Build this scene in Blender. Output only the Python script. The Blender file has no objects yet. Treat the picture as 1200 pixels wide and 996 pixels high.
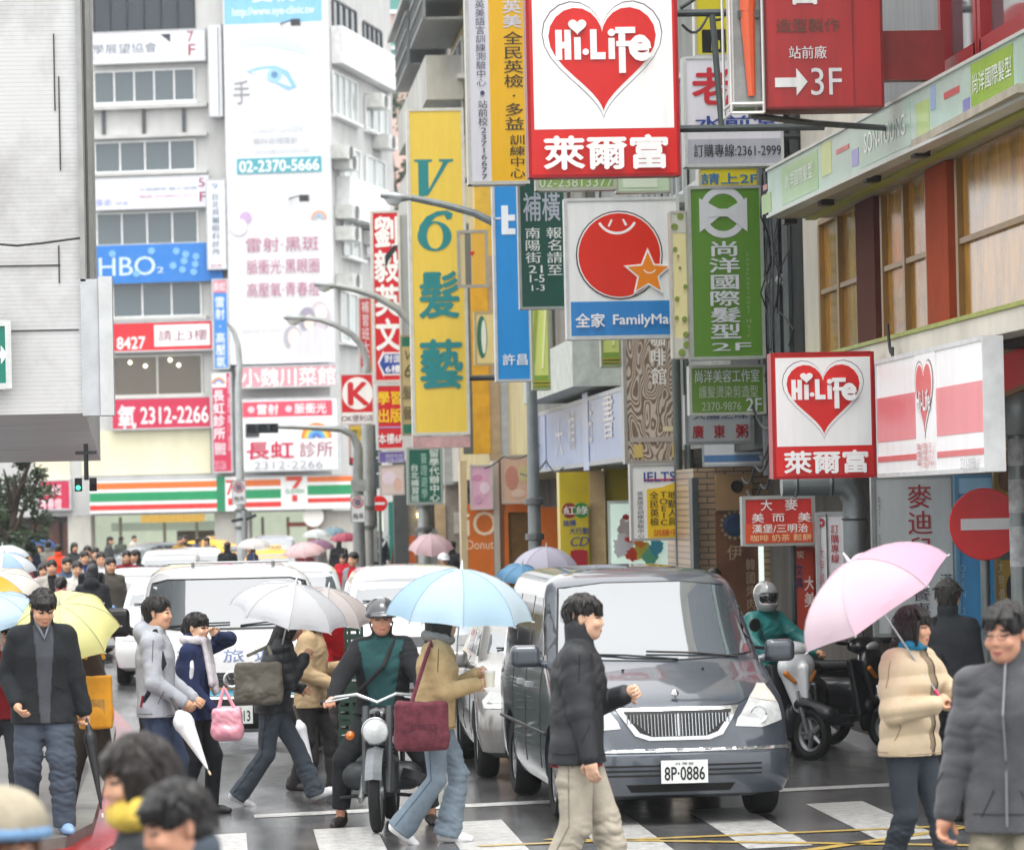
import bpy, bmesh, math, random
import numpy as np
from mathutils import Vector, Matrix, geometry
from mathutils.bvhtree import BVHTree
R = math.radians
sc = bpy.context.scene
COL = sc.collection
random.seed(7)
# ------------------------------------------------------------------ camera, light, exposure
F, CX, CY, CAMH = 4800.0, 600.0, 498.0, 2.32          # long lens, standing on steps above the crowd
_d = Vector(((260 - CX) / F, (CY - 602) / F, -1)).normalized()
_u = Vector((-.02, 1, 0)); _u = (_u - _d * _u.dot(_d)).normalized()
_r = _d.cross(_u)
ROT = Matrix((_r, _d, _u))
CAM = Vector((0, 0, CAMH))
cd = bpy.data.cameras.new('camera'); cam = bpy.data.objects.new('camera', cd); COL.objects.link(cam)
cam.matrix_world = Matrix.Translation(CAM) @ ROT.to_4x4()
cd.sensor_width = 36; cd.sensor_fit = 'HORIZONTAL'; cd.lens = 36 * F / 1200
cd.clip_start = .5; cd.clip_end = 2000
cd.dof.use_dof = True; cd.dof.focus_distance = 34; cd.dof.aperture_fstop = 5.0
sc.camera = cam
SUN = Vector((.10, -.36, .92)).normalized()
w = bpy.data.worlds.new('World'); sc.world = w; w.use_nodes = True
nt = w.node_tree; nt.nodes.clear()
_o = nt.nodes.new('ShaderNodeOutputWorld'); _b = nt.nodes.new('ShaderNodeBackground')
_s = nt.nodes.new('ShaderNodeTexSky'); _s.sky_type = 'NISHITA'; _s.sun_disc = False
_s.sun_elevation = math.asin(SUN.z); _s.sun_rotation = math.atan2(SUN.x, SUN.y)
_s.air_density = 1.0; _s.dust_density = 6.0; _s.ozone_density = 1.0
_h = nt.nodes.new('ShaderNodeHueSaturation'); _h.inputs['Saturation'].default_value = .22
nt.links.new(_s.outputs[0], _h.inputs['Color'])
# an even overcast deck over the clear-sky model: twice as bright overhead as at the horizon
_t = nt.nodes.new('ShaderNodeTexCoord'); _p = nt.nodes.new('ShaderNodeSeparateXYZ'); nt.links.new(_t.outputs['Generated'], _p.inputs[0])
_q = nt.nodes.new('ShaderNodeMapRange'); _q.inputs[1].default_value = 0; _q.inputs[2].default_value = 1; _q.inputs[3].default_value = 7.0; _q.inputs[4].default_value = 12.5
nt.links.new(_p.outputs['Z'], _q.inputs[0])
_c = nt.nodes.new('ShaderNodeMix'); _c.data_type = 'RGBA'; _c.inputs[0].default_value = .72
nt.links.new(_h.outputs[0], _c.inputs[6]); nt.links.new(_q.outputs[0], _c.inputs[7]); nt.links.new(_c.outputs[2], _b.inputs['Color'])
_b.inputs['Strength'].default_value = .15
nt.links.new(_b.outputs[0], _o.inputs['Surface'])
sl = bpy.data.lights.new('sun', 'SUN'); sl.energy = .9; sl.angle = R(24); sl.color = (1, .97, .93)
so = bpy.data.objects.new('sun', sl); COL.objects.link(so); so.location = (0, -20, 60)
so.rotation_euler = SUN.to_track_quat('Z', 'Y').to_euler()
sc.view_settings.view_transform = 'Standard'; sc.view_settings.look = 'None'
sc.view_settings.exposure = 0.92; sc.view_settings.gamma = 1.0
sc.render.engine = 'CYCLES'
sc.cycles.max_bounces = 6; sc.cycles.volume_bounces = 0; sc.cycles.diffuse_bounces = 3
sc.cycles.glossy_bounces = 3; sc.cycles.use_denoising = True; sc.cycles.sample_clamp_indirect = 6

# ------------------------------------------------------------------ pixel <-> world
def ray(px, py):
    return ROT @ Vector(((px - CX) / F, (CY - py) / F, -1))
def at(px, py, Y):
    d = ray(px, py); return CAM + d * (Y / d.y)
def gnd(px, py, z=0):
    d = ray(px, py); return CAM + d * ((z - CAMH) / d.z)
def mpp(Y): return Y / F

# ------------------------------------------------------------------ materials
def lin(h):
    if not isinstance(h, str): return tuple(h)
    h = h.lstrip('#'); c = [int(h[i:i + 2], 16) / 255 for i in (0, 2, 4)]
    return tuple(x / 12.92 if x <= .04045 else ((x + .055) / 1.055) ** 2.4 for x in c)
_mats = {}
def mat(h, rough=.5, metal=0.0, dirt=.12, scale=4.0, bump=0.0, bscale=60.0, spec=.5, coat=0.0, ior=1.45, emit=0, trans=0, sheen=0, stretch=None):
    key = (h, rough, metal, dirt, scale, bump, bscale, spec, coat, ior, emit, trans, sheen, stretch)
    if key in _mats: return _mats[key]
    m = bpy.data.materials.new('paint_' + str(h).strip('#()').replace(', ', '_')[:12]); m.use_nodes = True
    n = m.node_tree.nodes; l = m.node_tree.links; b = n['Principled BSDF']
    c = lin(h); b.inputs['Roughness'].default_value = rough; b.inputs['Metallic'].default_value = metal
    b.inputs['IOR'].default_value = ior; b.inputs['Specular IOR Level'].default_value = spec
    b.inputs['Coat Weight'].default_value = coat; b.inputs['Coat Roughness'].default_value = .04
    b.inputs['Sheen Weight'].default_value = sheen
    b.inputs['Base Color'].default_value = (*c, 1)
    tc = n.new('ShaderNodeTexCoord'); vec = tc.outputs['Object']
    if stretch:
        mp = n.new('ShaderNodeMapping'); mp.inputs['Scale'].default_value = stretch
        l.new(vec, mp.inputs[0]); vec = mp.outputs[0]
    if dirt > 0:
        t = n.new('ShaderNodeTexNoise'); t.inputs['Scale'].default_value = scale; t.inputs['Detail'].default_value = 5
        t.inputs['Roughness'].default_value = .65; l.new(vec, t.inputs['Vector'])
        r = n.new('ShaderNodeMapRange'); r.inputs[1].default_value = .32; r.inputs[2].default_value = .68
        r.inputs[3].default_value = 1 - dirt; r.inputs[4].default_value = 1.0
        l.new(t.outputs[0], r.inputs[0])
        x = n.new('ShaderNodeMix'); x.data_type = 'RGBA'; x.blend_type = 'MULTIPLY'; x.inputs[0].default_value = 1
        x.inputs[6].default_value = (*c, 1); l.new(r.outputs[0], x.inputs[7]); l.new(x.outputs[2], b.inputs['Base Color'])
    if bump > 0:
        t2 = n.new('ShaderNodeTexNoise'); t2.inputs['Scale'].default_value = bscale; t2.inputs['Detail'].default_value = 4
        l.new(vec, t2.inputs['Vector'])
        bp = n.new('ShaderNodeBump'); bp.inputs['Strength'].default_value = bump; bp.inputs['Distance'].default_value = .01
        l.new(t2.outputs[0], bp.inputs['Height']); l.new(bp.outputs[0], b.inputs['Normal'])
    if emit:
        b.inputs['Emission Color'].default_value = (*c, 1); b.inputs['Emission Strength'].default_value = emit
    if trans:
        tr = n.new('ShaderNodeBsdfTranslucent'); tr.inputs[0].default_value = (*c, 1)
        ms = n.new('ShaderNodeMixShader'); ms.inputs[0].default_value = trans
        l.new(b.outputs[0], ms.inputs[1]); l.new(tr.outputs[0], ms.inputs[2])
        l.new(ms.outputs[0], n['Material Output'].inputs[0])
    _mats[key] = m
    return m
def plastic(h, **k): return mat(h, **{**dict(rough=.35, dirt=.09), **k})
def cloth(h, **k): return mat(h, **{**dict(rough=.85, dirt=.25, scale=9, bump=.35, bscale=90, spec=.2, sheen=.03), **k})
def steel(h='8a8f92', **k): return mat(h, **{**dict(rough=.42, metal=.5, dirt=.25), **k})
def paint(h, **k): return mat(h, **{**dict(rough=.3, dirt=.06, coat=1.0, scale=2), **k})
def wallm(h, **k): return mat(h, **{**dict(rough=.85, dirt=.3, scale=1.2, bump=.15, bscale=25, stretch=(1, 1, .45)), **k})
def glass(h='1a2226', rough=.04, ior=1.9, dirt=0): return mat(h, rough=rough, ior=ior, dirt=dirt)
DARK = '15171a'

# ------------------------------------------------------------------ mesh builder
class MB:
    def __init__(s): s.v = []; s.f = []; s.m = []; s.mi = 0
    def add(s, vs, fs):
        k = len(s.v); s.v += [tuple(v) for v in vs]; s.f += [tuple(i + k for i in f) for f in fs]; s.m += [s.mi] * len(fs)
    def box(s, a, b):
        x0, x1 = sorted((a[0], b[0])); y0, y1 = sorted((a[1], b[1])); z0, z1 = sorted((a[2], b[2]))
        s.add([(x0, y0, z0), (x1, y0, z0), (x1, y1, z0), (x0, y1, z0), (x0, y0, z1), (x1, y0, z1), (x1, y1, z1), (x0, y1, z1)],
              [(0, 3, 2, 1), (4, 5, 6, 7), (0, 1, 5, 4), (1, 2, 6, 5), (2, 3, 7, 6), (3, 0, 4, 7)]); return s
    def tube(s, pts, r, n=10, caps=True):
        pts = [Vector(p) for p in pts]
        rs = list(r) if isinstance(r, (list, tuple)) else [r] * len(pts)
        k = len(s.v); up = None; vs = []
        for i, p in enumerate(pts):
            t = (pts[min(i + 1, len(pts) - 1)] - pts[max(i - 1, 0)])
            t = t.normalized() if t.length > 1e-9 else Vector((0, 0, 1))
            if up is None:
                up = Vector((0, 0, 1)) if abs(t.z) < .9 else Vector((1, 0, 0))
            a = t.cross(up)
            if a.length < 1e-6: a = t.orthogonal()
            a.normalize(); b = a.cross(t).normalized(); up = b
            for j in range(n):
                q = 2 * math.pi * j / n
                vs.append(p + (a * math.cos(q) + b * math.sin(q)) * rs[i])
        fs = []
        for i in range(len(pts) - 1):
            for j in range(n):
                j2 = (j + 1) % n
                fs.append((i * n + j, i * n + j2, (i + 1) * n + j2, (i + 1) * n + j))
        if caps:
            fs.append(tuple(range(n))[::-1]); fs.append(tuple((len(pts) - 1) * n + j for j in range(n)))
        s.add(vs, fs); return s
    def lathe(s, prof, o=(0, 0, 0), ax=(0, 0, 1), n=24):
        ax = Vector(ax).normalized(); a = ax.orthogonal().normalized(); b = ax.cross(a); o = Vector(o)
        vs = []
        for r_, h_ in prof:
            for j in range(n):
                q = 2 * math.pi * j / n
                vs.append(o + ax * h_ + (a * math.cos(q) + b * math.sin(q)) * r_)
        fs = []
        for i in range(len(prof) - 1):
            for j in range(n):
                j2 = (j + 1) % n
                fs.append((i * n + j, i * n + j2, (i + 1) * n + j2, (i + 1) * n + j))
        s.add(vs, fs); return s
    def prism(s, poly, y0, y1):                        # poly in (x,z), front at y0 (< y1)
        n = len(poly)
        if sum(poly[i][0] * poly[(i + 1) % n][1] - poly[(i + 1) % n][0] * poly[i][1] for i in range(n)) < 0: poly = poly[::-1]
        vs = [(x, y0, z) for x, z in poly] + [(x, y1, z) for x, z in poly]
        fs = [tuple(range(n)), tuple(range(n, 2 * n))[::-1]] + [(i, n + i, n + (i + 1) % n, (i + 1) % n) for i in range(n)]
        s.add(vs, fs); return s
    def build(s, name, ms, parent=None, smooth=False, loc=(0, 0, 0), rz=0, ang=35):
        me = bpy.data.meshes.new(name); me.from_pydata(s.v, [], s.f)
        ms = ms if isinstance(ms, (list, tuple)) else [ms]
        for m in ms: me.materials.append(m)
        if len(ms) > 1: me.polygons.foreach_set('material_index', s.m)
        if smooth:
            me.polygons.foreach_set('use_smooth', [True] * len(me.polygons)); me.set_sharp_from_angle(angle=R(ang))
        me.update()
        o = bpy.data.objects.new(name, me); COL.objects.link(o); o.location = loc; o.rotation_euler = (0, 0, rz)
        if parent: o.parent = parent
        return o
def tag(o, label=None, cat=None, group=None, kind=None):
    if label: o['label'] = label
    if cat: o['category'] = cat
    if group: o['group'] = group
    if kind: o['kind'] = kind
    return o
def thing(name, label, cat, loc=(0, 0, 0), rz=0, group=None):
    o = bpy.data.objects.new(name, None); o.empty_display_size = .2; COL.objects.link(o)
    o.location = loc; o.rotation_euler = (0, 0, rz)
    return tag(o, label, cat, group)
def kids(o): return [c for c in bpy.data.objects if c.parent == o]
def dup(o, parent=None):
    c = o.copy(); COL.objects.link(c)
    if parent: c.parent = parent
    for k in kids(o): dup(k, c)
    return c

# ------------------------------------------------------------------ lettering
_tc = {}
def glyphs(txt, bold=0):
    k = (txt, bold)
    if k not in _tc:
        cu = bpy.data.curves.new('lettering', 'FONT'); cu.body = txt; cu.offset = bold; cu.resolution_u = 3
        o = bpy.data.objects.new('lettering', cu); me = o.to_mesh()
        _tc[k] = ([tuple(v.co) for v in me.vertices], [tuple(p.vertices) for p in me.polygons])
        o.to_mesh_clear(); bpy.data.objects.remove(o); bpy.data.curves.remove(cu)
    return _tc[k]
def _shifts(b):
    if b >= .02: b *= .62; return [(-b, 0), (b, 0), (0, -b), (0, b)]
    return [(-b * .7, 0), (b * .7, 0)] if b > 0 else [(0, 0)]
def put_text(mb, txt, x0, z0, x1, z1, y, bold=0, slant=0):
    vs, fs = glyphs(txt)
    if not vs: return
    ax = min(v[0] for v in vs); bx = max(v[0] for v in vs); ay = min(v[1] for v in vs); by = max(v[1] for v in vs)
    sx = (x1 - x0) / max(bx - ax, 1e-3); sz = (z1 - z0) / max(by - ay, 1e-3)
    for i, (dx, dz) in enumerate(_shifts(bold)):
        mb.add([(x0 + (v[0] - ax + dx) * sx + slant * (v[1] - ay) * sz, y - .0004 * i, z0 + (v[1] - ay + dz) * sz) for v in vs], fs)
def put_vert(mb, txt, x0, z0, x1, z1, y, bold=0):
    n = len(txt); ch = (z1 - z0) / n
    for i, c in enumerate(txt):
        if c == ' ': continue
        vs, fs = glyphs(c)
        w_ = max(v[0] for v in vs) + min(v[0] for v in vs)
        cx = (x0 + x1) / 2; sx = (x1 - x0); zt = z1 - i * ch; lat = ord(c) < 128
        for j, (dx, dz) in enumerate(_shifts(bold)):
            yy = y - .0004 * j
            if lat: mb.add([(cx + (v[0] + dx - w_ / 2) * sx * 1.15, yy, zt - ch + ((v[1] + dz) / .74 * .84 + .08) * ch) for v in vs], fs)
            else: mb.add([(cx + (v[0] + dx - w_ / 2) * sx, yy, zt - ch + (v[1] + dz + .13) * .97 * ch) for v in vs], fs)
def heart(cx, cy, w_, h_, n=40):
    P = []
    for i in range(n):
        t = 2 * math.pi * i / n
        x = math.sin(t) ** 3; z = (13 * math.cos(t) - 5 * math.cos(2 * t) - 2 * math.cos(3 * t) - math.cos(4 * t)) / 17
        P.append((cx + x * w_ / 2, cy - (z + .17) * h_ / 1.67))
    return P
def ell(cx, cy, rx, ry, n=32):
    return [(cx + rx * math.cos(2 * math.pi * i / n), cy + ry * math.sin(2 * math.pi * i / n)) for i in range(n)]
def arc(cx, cy, r0, r1, a0, a1, n=18):
    A = [R(a0 + (a1 - a0) * i / n) for i in range(n + 1)]
    return [(cx + r1 * math.cos(a), cy - r1 * math.sin(a)) for a in A] + [(cx + r0 * math.cos(a), cy - r0 * math.sin(a)) for a in reversed(A)]

# ------------------------------------------------------------------ vertical planes carrying signs and facades
class Pl:
    """Vertical plane through O; u runs along it (picture left to right), front faces the camera side."""
    def __init__(s, O, ang):
        s.O = Vector(O); s.ang = ang; s.U = Vector((math.cos(ang), math.sin(ang), 0)); s.N = Vector((math.sin(ang), -math.cos(ang), 0))
    def uv(s, px, py):
        d = ray(px, py); t = (s.O - CAM).dot(s.N) / d.dot(s.N); p = CAM + d * t
        return (p - s.O).dot(s.U), p.z
    def rect(s, x0, y0, x1, y1):
        xm, ym = (x0 + x1) / 2, (y0 + y1) / 2
        return s.uv(x0, ym)[0], s.uv(xm, y1)[1], s.uv(x1, ym)[0], s.uv(xm, y0)[1]
def PY(Y): return Pl((0, Y, 0), 0)
def PX(X): return Pl((X, 0, 0), R(-90))

def sign(name, label, cat, pl, rc, thick=.16, face='f2f2f0', frame='b9bcbd', items=(), group=None, fw=.03, rough=.28, back=None, base=None, dirt=.06):
    """rc and the items are measured on the photograph; the sign is a real box on its plane."""
    if not isinstance(pl, Pl): pl = PY(pl)
    u0, z0, u1, z1 = pl.rect(*rc)
    um = (u0 + u1) / 2
    loc = pl.O + pl.U * um; zb = z0 if base is None else base
    root = thing(name, label, cat, (loc.x, loc.y, zb), pl.ang, group)
    W, Hh = (u1 - u0) / 2, z1 - z0; zo = z0 - zb
    fx = lambda px: (px - rc[0]) / (rc[2] - rc[0]) * 2 * W - W
    fz = lambda py: zo + (rc[3] - py) / (rc[3] - rc[1]) * Hh
    MB().box((-W, 0, zo), (W, thick, zo + Hh)).build('panel', plastic(face, rough=rough, dirt=dirt + .05, scale=2.2, stretch=(3, 1, .45)), root)
    if frame:
        b = MB(); e = -.012
        b.box((-W - .004, e, zo), (-W + fw, thick + .004, zo + Hh)); b.box((W - fw, e, zo), (W + .004, thick + .004, zo + Hh))
        b.box((-W + fw, e, zo - .004), (W - fw, thick + .004, zo + fw)); b.box((-W + fw, e, zo + Hh - fw), (W - fw, thick + .004, zo + Hh + .004))
        b.build('frame', mat(frame, rough=.4, metal=.3, dirt=.25), root)
    grp = {}; y = -.002
    for it in items:
        y -= .0025; k = it[0]
        if k in 'tv':
            key = ('lettering', it[6]); mb = grp.setdefault(key, MB())
            bold = it[7] if len(it) > 7 else .012
            if k == 't': put_text(mb, it[1], fx(it[2]), fz(it[5]), fx(it[4]), fz(it[3]), y - .002, bold, it[8] if len(it) > 8 else 0)
            else: put_vert(mb, it[1], fx(it[2]), fz(it[5]), fx(it[4]), fz(it[3]), y - .002, bold)
            continue
        if k == 'r': pts, col, nm = [(it[1], it[2]), (it[3], it[2]), (it[3], it[4]), (it[1], it[4])], it[5], 'colour_band'
        elif k == 'p': pts, col, nm = it[1], it[2], 'emblem'
        elif k == 'e': pts, col, nm = ell(*it[1:5]), it[5], 'emblem'
        elif k == 'h': pts, col, nm = heart(*it[1:5]), it[5], 'emblem'
        elif k == 'a': pts, col, nm = arc(*it[1:7]), it[7], 'emblem'
        q = [(fx(a), fz(b)) for a, b in pts]
        grp.setdefault((nm, col, round(y, 4)), MB()).prism(q, y, -.0005 if k != 'a' else y + .002)
    for key, mb in grp.items():
        mb.build(key[0], plastic(key[1], rough=rough, dirt=dirt + .05, scale=2.2, stretch=(3, 1, .45)), root)
    root['_w'] = W; root['_h'] = Hh; root['_t'] = thick
    return root
def beam(root, pts, r=.03, col='3a3f41', name='bracket', n=8):
    """a tube given in the thing's own space"""
    return MB().tube(pts, r, n).build(name, steel(col, metal=.2), root, smooth=True)
# ================================================================== ground
def wet_asphalt():
    m = bpy.data.materials.new('wet_asphalt'); m.use_nodes = True
    n = m.node_tree.nodes; l = m.node_tree.links; b = n['Principled BSDF']
    tc = n.new('ShaderNodeTexCoord'); mp = n.new('ShaderNodeMapping'); mp.inputs['Scale'].default_value = (1, .35, 1)
    l.new(tc.outputs['Object'], mp.inputs[0])
    t = n.new('ShaderNodeTexNoise'); t.inputs['Scale'].default_value = .9; t.inputs['Detail'].default_value = 6; t.inputs['Roughness'].default_value = .7
    l.new(mp.outputs[0], t.inputs['Vector'])
    r = n.new('ShaderNodeMapRange'); r.inputs[1].default_value = .38; r.inputs[2].default_value = .62; r.inputs[3].default_value = .03; r.inputs[4].default_value = .26
    l.new(t.outputs[0], r.inputs[0]); l.new(r.outputs[0], b.inputs['Roughness'])
    t3 = n.new('ShaderNodeTexNoise'); t3.inputs['Scale'].default_value = 3; t3.inputs['Detail'].default_value = 8; l.new(tc.outputs['Object'], t3.inputs['Vector'])
    cr = n.new('ShaderNodeValToRGB'); cr.color_ramp.elements[0].color = (.045, .047, .05, 1); cr.color_ramp.elements[1].color = (.14, .14, .142, 1)
    l.new(t3.outputs[0], cr.inputs[0]); l.new(cr.outputs[0], b.inputs['Base Color'])
    t2 = n.new('ShaderNodeTexNoise'); t2.inputs['Scale'].default_value = 55; t2.inputs['Detail'].default_value = 3; l.new(tc.outputs['Object'], t2.inputs['Vector'])
    t4 = n.new('ShaderNodeTexNoise'); t4.inputs['Scale'].default_value = 2.2; t4.inputs['Detail'].default_value = 3; l.new(mp.outputs[0], t4.inputs['Vector'])
    ad = n.new('ShaderNodeMath'); ad.operation = 'MULTIPLY_ADD'; ad.inputs[1].default_value = 2.0
    l.new(t4.outputs[0], ad.inputs[0]); l.new(t2.outputs[0], ad.inputs[2])
    bp = n.new('ShaderNodeBump'); bp.inputs['Strength'].default_value = .28; bp.inputs['Distance'].default_value = .006
    l.new(ad.outputs[0], bp.inputs['Height']); l.new(bp.outputs[0], b.inputs['Normal'])
    return m
def worn_paint(name, col):
    m = bpy.data.materials.new(name); m.use_nodes = True
    n = m.node_tree.nodes; l = m.node_tree.links; b = n['Principled BSDF']
    tc = n.new('ShaderNodeTexCoord'); t = n.new('ShaderNodeTexNoise'); t.inputs['Scale'].default_value = 11; t.inputs['Detail'].default_value = 10; t.inputs['Roughness'].default_value = .82
    l.new(tc.outputs['Object'], t.inputs['Vector'])
    cr = n.new('ShaderNodeValToRGB'); cr.color_ramp.elements[0].position = .34; cr.color_ramp.elements[0].color = (.14, .14, .14, 1)
    cr.color_ramp.elements[1].position = .60; cr.color_ramp.elements[1].color = (*col, 1)
    l.new(t.outputs[0], cr.inputs[0]); l.new(cr.outputs[0], b.inputs['Base Color']); b.inputs['Roughness'].default_value = .3
    return m
ASPH = wet_asphalt()
g = MB(); g.add([(-300, -40, 0), (300, -40, 0), (300, 700, 0), (-300, 700, 0)], [(0, 1, 2, 3)])
tag(g.build('road', ASPH), kind='structure')
# left pavement with concrete kerb and red painted gutter
KL = [(-9, 27.2), (-3.2, 27.4), (-1.8, 27.8), (-1.28, 28.4), (-1.14, 29.6), (-1.2, 36), (-1.32, 43), (-1.8, 50), (-2.7, 60), (-3.0, 80), (-3.0, 128), (-3.6, 131), (-5.5, 132), (-30, 132)]
def offset_line(P, d):
    o = []
    for i, p in enumerate(P):
        a = Vector(P[max(i - 1, 0)]); b = Vector(P[min(i + 1, len(P) - 1)]); t = (b - a).normalized()
        o.append((p[0] + t.y * d, p[1] - t.x * d))
    return o
def strip(mb, A, B, z0, z1, zb=-.02):
    for i in range(len(A) - 1):
        a, b, c, d_ = A[i], A[i + 1], B[i + 1], B[i]
        v = [(*a, z0), (*b, z0), (*c, z1), (*d_, z1), (*a, zb), (*b, zb), (*c, zb), (*d_, zb)]
        mb.add(v, [(0, 3, 2, 1), (0, 1, 5, 4), (3, 7, 6, 2), (0, 4, 7, 3), (1, 2, 6, 5)])
pav = MB(); n_ = len(KL)
pav.add([(x, y, .13) for x, y in KL] + [(-40, 132, .13), (-40, 27.2, .13)], [tuple(range(n_ + 2))[::1]])
PAVM = mat('6b6a68', rough=.28, dirt=.45, scale=1.4, bump=.3, bscale=18)
o = pav.build('pavement', PAVM); tag(o, kind='structure')
k = MB(); strip(k, KL, offset_line(KL, .17), .132, .125); tag(k.build('kerb', mat('77756f', rough=.4, dirt=.4, scale=3)), kind='structure')
k = MB(); strip(k, offset_line(KL[:9], .172), offset_line(KL[:9], .42), .05, .02)
tag(k.build('kerb_gutter', mat('b3242c', rough=.22, dirt=.45, scale=3.5, bump=.3, bscale=12)), kind='structure')
# pavement under the arcade to the right
k = MB(); k.box((6.0, 33.5, -.02), (30, 140, .12)); tag(k.build('arcade_floor', mat('5a5854', rough=.3, dirt=.4)), kind='structure')
WP = worn_paint('white_road_paint', (.62, .62, .60)); YP = worn_paint('yellow_road_paint', (.62, .40, .02))
mk = MB()
for i in range(-2, 8):
    x = .62 + .95 * i; sk = .32 * (x - .6)
    mk.add([(x, 26.4 + sk, .004), (x + .46, 26.4 + sk + .15, .004), (x + .46, 30.0 + sk + .15, .004), (x, 30.0 + sk, .004)], [(0, 1, 2, 3)])
mk.add([(.2, 31.3, .004), (6, 33.1, .004), (6, 33.45, .004), (.2, 31.65, .004)], [(0, 1, 2, 3)])
for a, b in (((-.95, 34), (-.85, 60)), ((3.9, 36), (3.95, 60))):
    mk.add([(a[0], a[1], .004), (a[0] + .12, a[1], .004), (b[0] + .12, b[1], .004), (b[0], b[1], .004)], [(0, 1, 2, 3)])
tag(mk.build('road_marking', WP), kind='structure')
mk = MB()
for p, q in ((gnd(560, 992), gnd(1125, 968)), (gnd(640, 984), gnd(1200, 992)), (gnd(940, 998), gnd(1200, 960)), (gnd(-20, 1040), gnd(1300, 1015))):
    t = (q - p).normalized(); s_ = Vector((-t.y, t.x, 0)) * .06
    mk.add([(*(p + s_).xy, .008), (*(p - s_).xy, .008), (*(q - s_).xy, .008), (*(q + s_).xy, .008)], [(0, 1, 2, 3)])
tag(mk.build('road_marking', YP), kind='structure')

# ================================================================== facade helpers
def fbox(root, pl, rc, n0, n1, m, name):
    u0, z0, u1, z1 = pl.rect(*rc)
    return MB().box((u0, -n1, z0), (u1, -n0, z1)).build(name, m, root)
def fwin(root, pl, rc, cols=2, fr='e4e6e6', gl='2e3a3f', bar=.06, n=.03, sill=True, name='window', deep=.0):
    u0, z0, u1, z1 = pl.rect(*rc) if len(rc) == 4 else rc[0]
    b = MB()
    for i in range(cols + 1):
        u = u0 + (u1 - u0) * i / cols; b.box((u - bar / 2, -n - .05, z0), (u + bar / 2, -n, z1))
    b.box((u0 - bar / 2, -n - .05, z0 - bar), (u1 + bar / 2, -n, z0)); b.box((u0 - bar / 2, -n - .05, z1), (u1 + bar / 2, -n, z1 + bar))
    if sill: b.box((u0 - .15, -n - .16, z0 - bar - .1), (u1 + .15, -n + .02, z0 - bar - .002))
    w_ = b.build(name, plastic(fr, rough=.5, dirt=.2), root)
    MB().box((u0, -n - .012, z0), (u1, -n + .02, z1)).build('pane', glass(gl, rough=.08, ior=1.6), w_)
    return w_
WHITE = 'c4c5c3'
# ------------------------------------------------------------------ far clinic building (angled to the street)
FC = at(389, 560, 165); FC.z = 0
PA = Pl(FC, R(-13)); PB = Pl(FC, R(77))
fb = thing('clinic_building', 'white office block with giant eye clinic billboard and convenience store at its foot', 'building', FC, PA.ang)
ul = PA.uv(-40, 300)[0]; uc = PA.uv(104, 580)[0]
wm = wallm(WHITE, dirt=.2)
zf = PA.uv(260, 601)[1]
MB().box((ul, 0, zf), (0, 15, 30)).build('wall', wm, fb)
MB().box((ul, 4, 0), (-.2, 15, zf - .002)).build('shop_interior', mat('d5dfc8', rough=.8, emit=.35, dirt=.3, scale=.8), fb)  # back wall glows by itself to stand for the lit shop
for x0, x1 in ((80, 107), (252, 292), (372, 418)):
    a = PA.rect(x0, 600, x1, 700); MB().box((a[0], .02, 0), (a[2], .7, zf - .004)).build('pillar', wallm('c9c6bc', dirt=.25), fb)
fbox(fb, PA, (360, 600, 378, 700), -.6, -.1, wallm('a8765a'), 'brick_pier')
fbox(fb, PA, (378, 606, 425, 700), -.9, -.5, wallm('b9bcbb'), 'shutter')
# cream blind panel and white lower fascia
fbox(fb, PA, (96, 504, 247, 556), .01, .06, wallm('e9e3c4', dirt=.12), 'cream_panel')
fbox(fb, PA, (40, 540, 82, 562), .01, .06, wallm('e9e3c4', dirt=.12), 'cream_panel')
# floors of the front: windows between sign bands
fwin(fb, PA, (110, -16, 228, 36), 6, fr='20272e', gl='232d36', sill=False)
for rc, c in (((111, 84, 228, 119), 5), ((112, 167, 229, 200), 4), ((114, 250, 232, 286), 4), ((133, 332, 236, 370), 3)):
    fwin(fb, PA, rc, c, gl='59656a' if rc[1] < 340 else '3d4f4c')
fwin(fb, PA, (133, 418, 237, 462), 2, gl='5a5348', fr='c8c6c0')
for y in (126, 160, 204, 288, 374):
    fbox(fb, PA, (100, y - 2, 244, y + 2), .01, .28, wm, 'ledge')
for x in (122, 169, 216):
    fbox(fb, PA, (x - 2, 128, x + 2, 158), .02, .10, steel('55585a'), 'bracket')
# bright dots of lamps inside the restaurant window
for x, y in ((153, 425), (171, 429), (200, 422), (210, 428)):
    b = MB(); u, z = PA.uv(x, y); b.lathe([(.001, -.09), (.09, 0), (.001, .09)], (u, -.1, z), n=8)
    b.build('pendant_lamp', mat('fff4d8', emit=3, dirt=0), fb)
# storefront furniture of the shop: counter, menu light panel, doors
fbox(fb, PA, (158, 603, 232, 612), -1.2, -1.0, mat('d2a84a', dirt=.6, scale=9, rough=.5, emit=.5), 'menu_panel')
fbox(fb, PA, (110, 612, 250, 622), -3.0, -2.8, mat('b9c9b4', rough=.6, emit=.2), 'shelf')  # shelf emits faintly too, lamplight put into its material
for x in (132, 184, 222, 245, 300, 330):
    fbox(fb, PA, (x - 1.5, 606, x + 1.5, 690), -1.4, -1.3, steel('8d8470'), 'door_frame')
fbox(fb, PA, (186, 622, 246, 690), -3.4, -3.2, mat('6c5a44', rough=.6, dirt=.5, scale=3), 'counter')
fbox(fb, PA, (330, 612, 362, 617), -1.0, -.9, mat('b0553c', dirt=.2), 'shelf')
b = MB(); u, z = PA.uv(369, 605); b.lathe([(.001, -.05), (.42, -.05), (.42, .05), (.001, .05)], (u, -.25, z), (0, 1, 0)); b.build('clock_disc', plastic('f3efe6'), fb, smooth=True)
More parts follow.
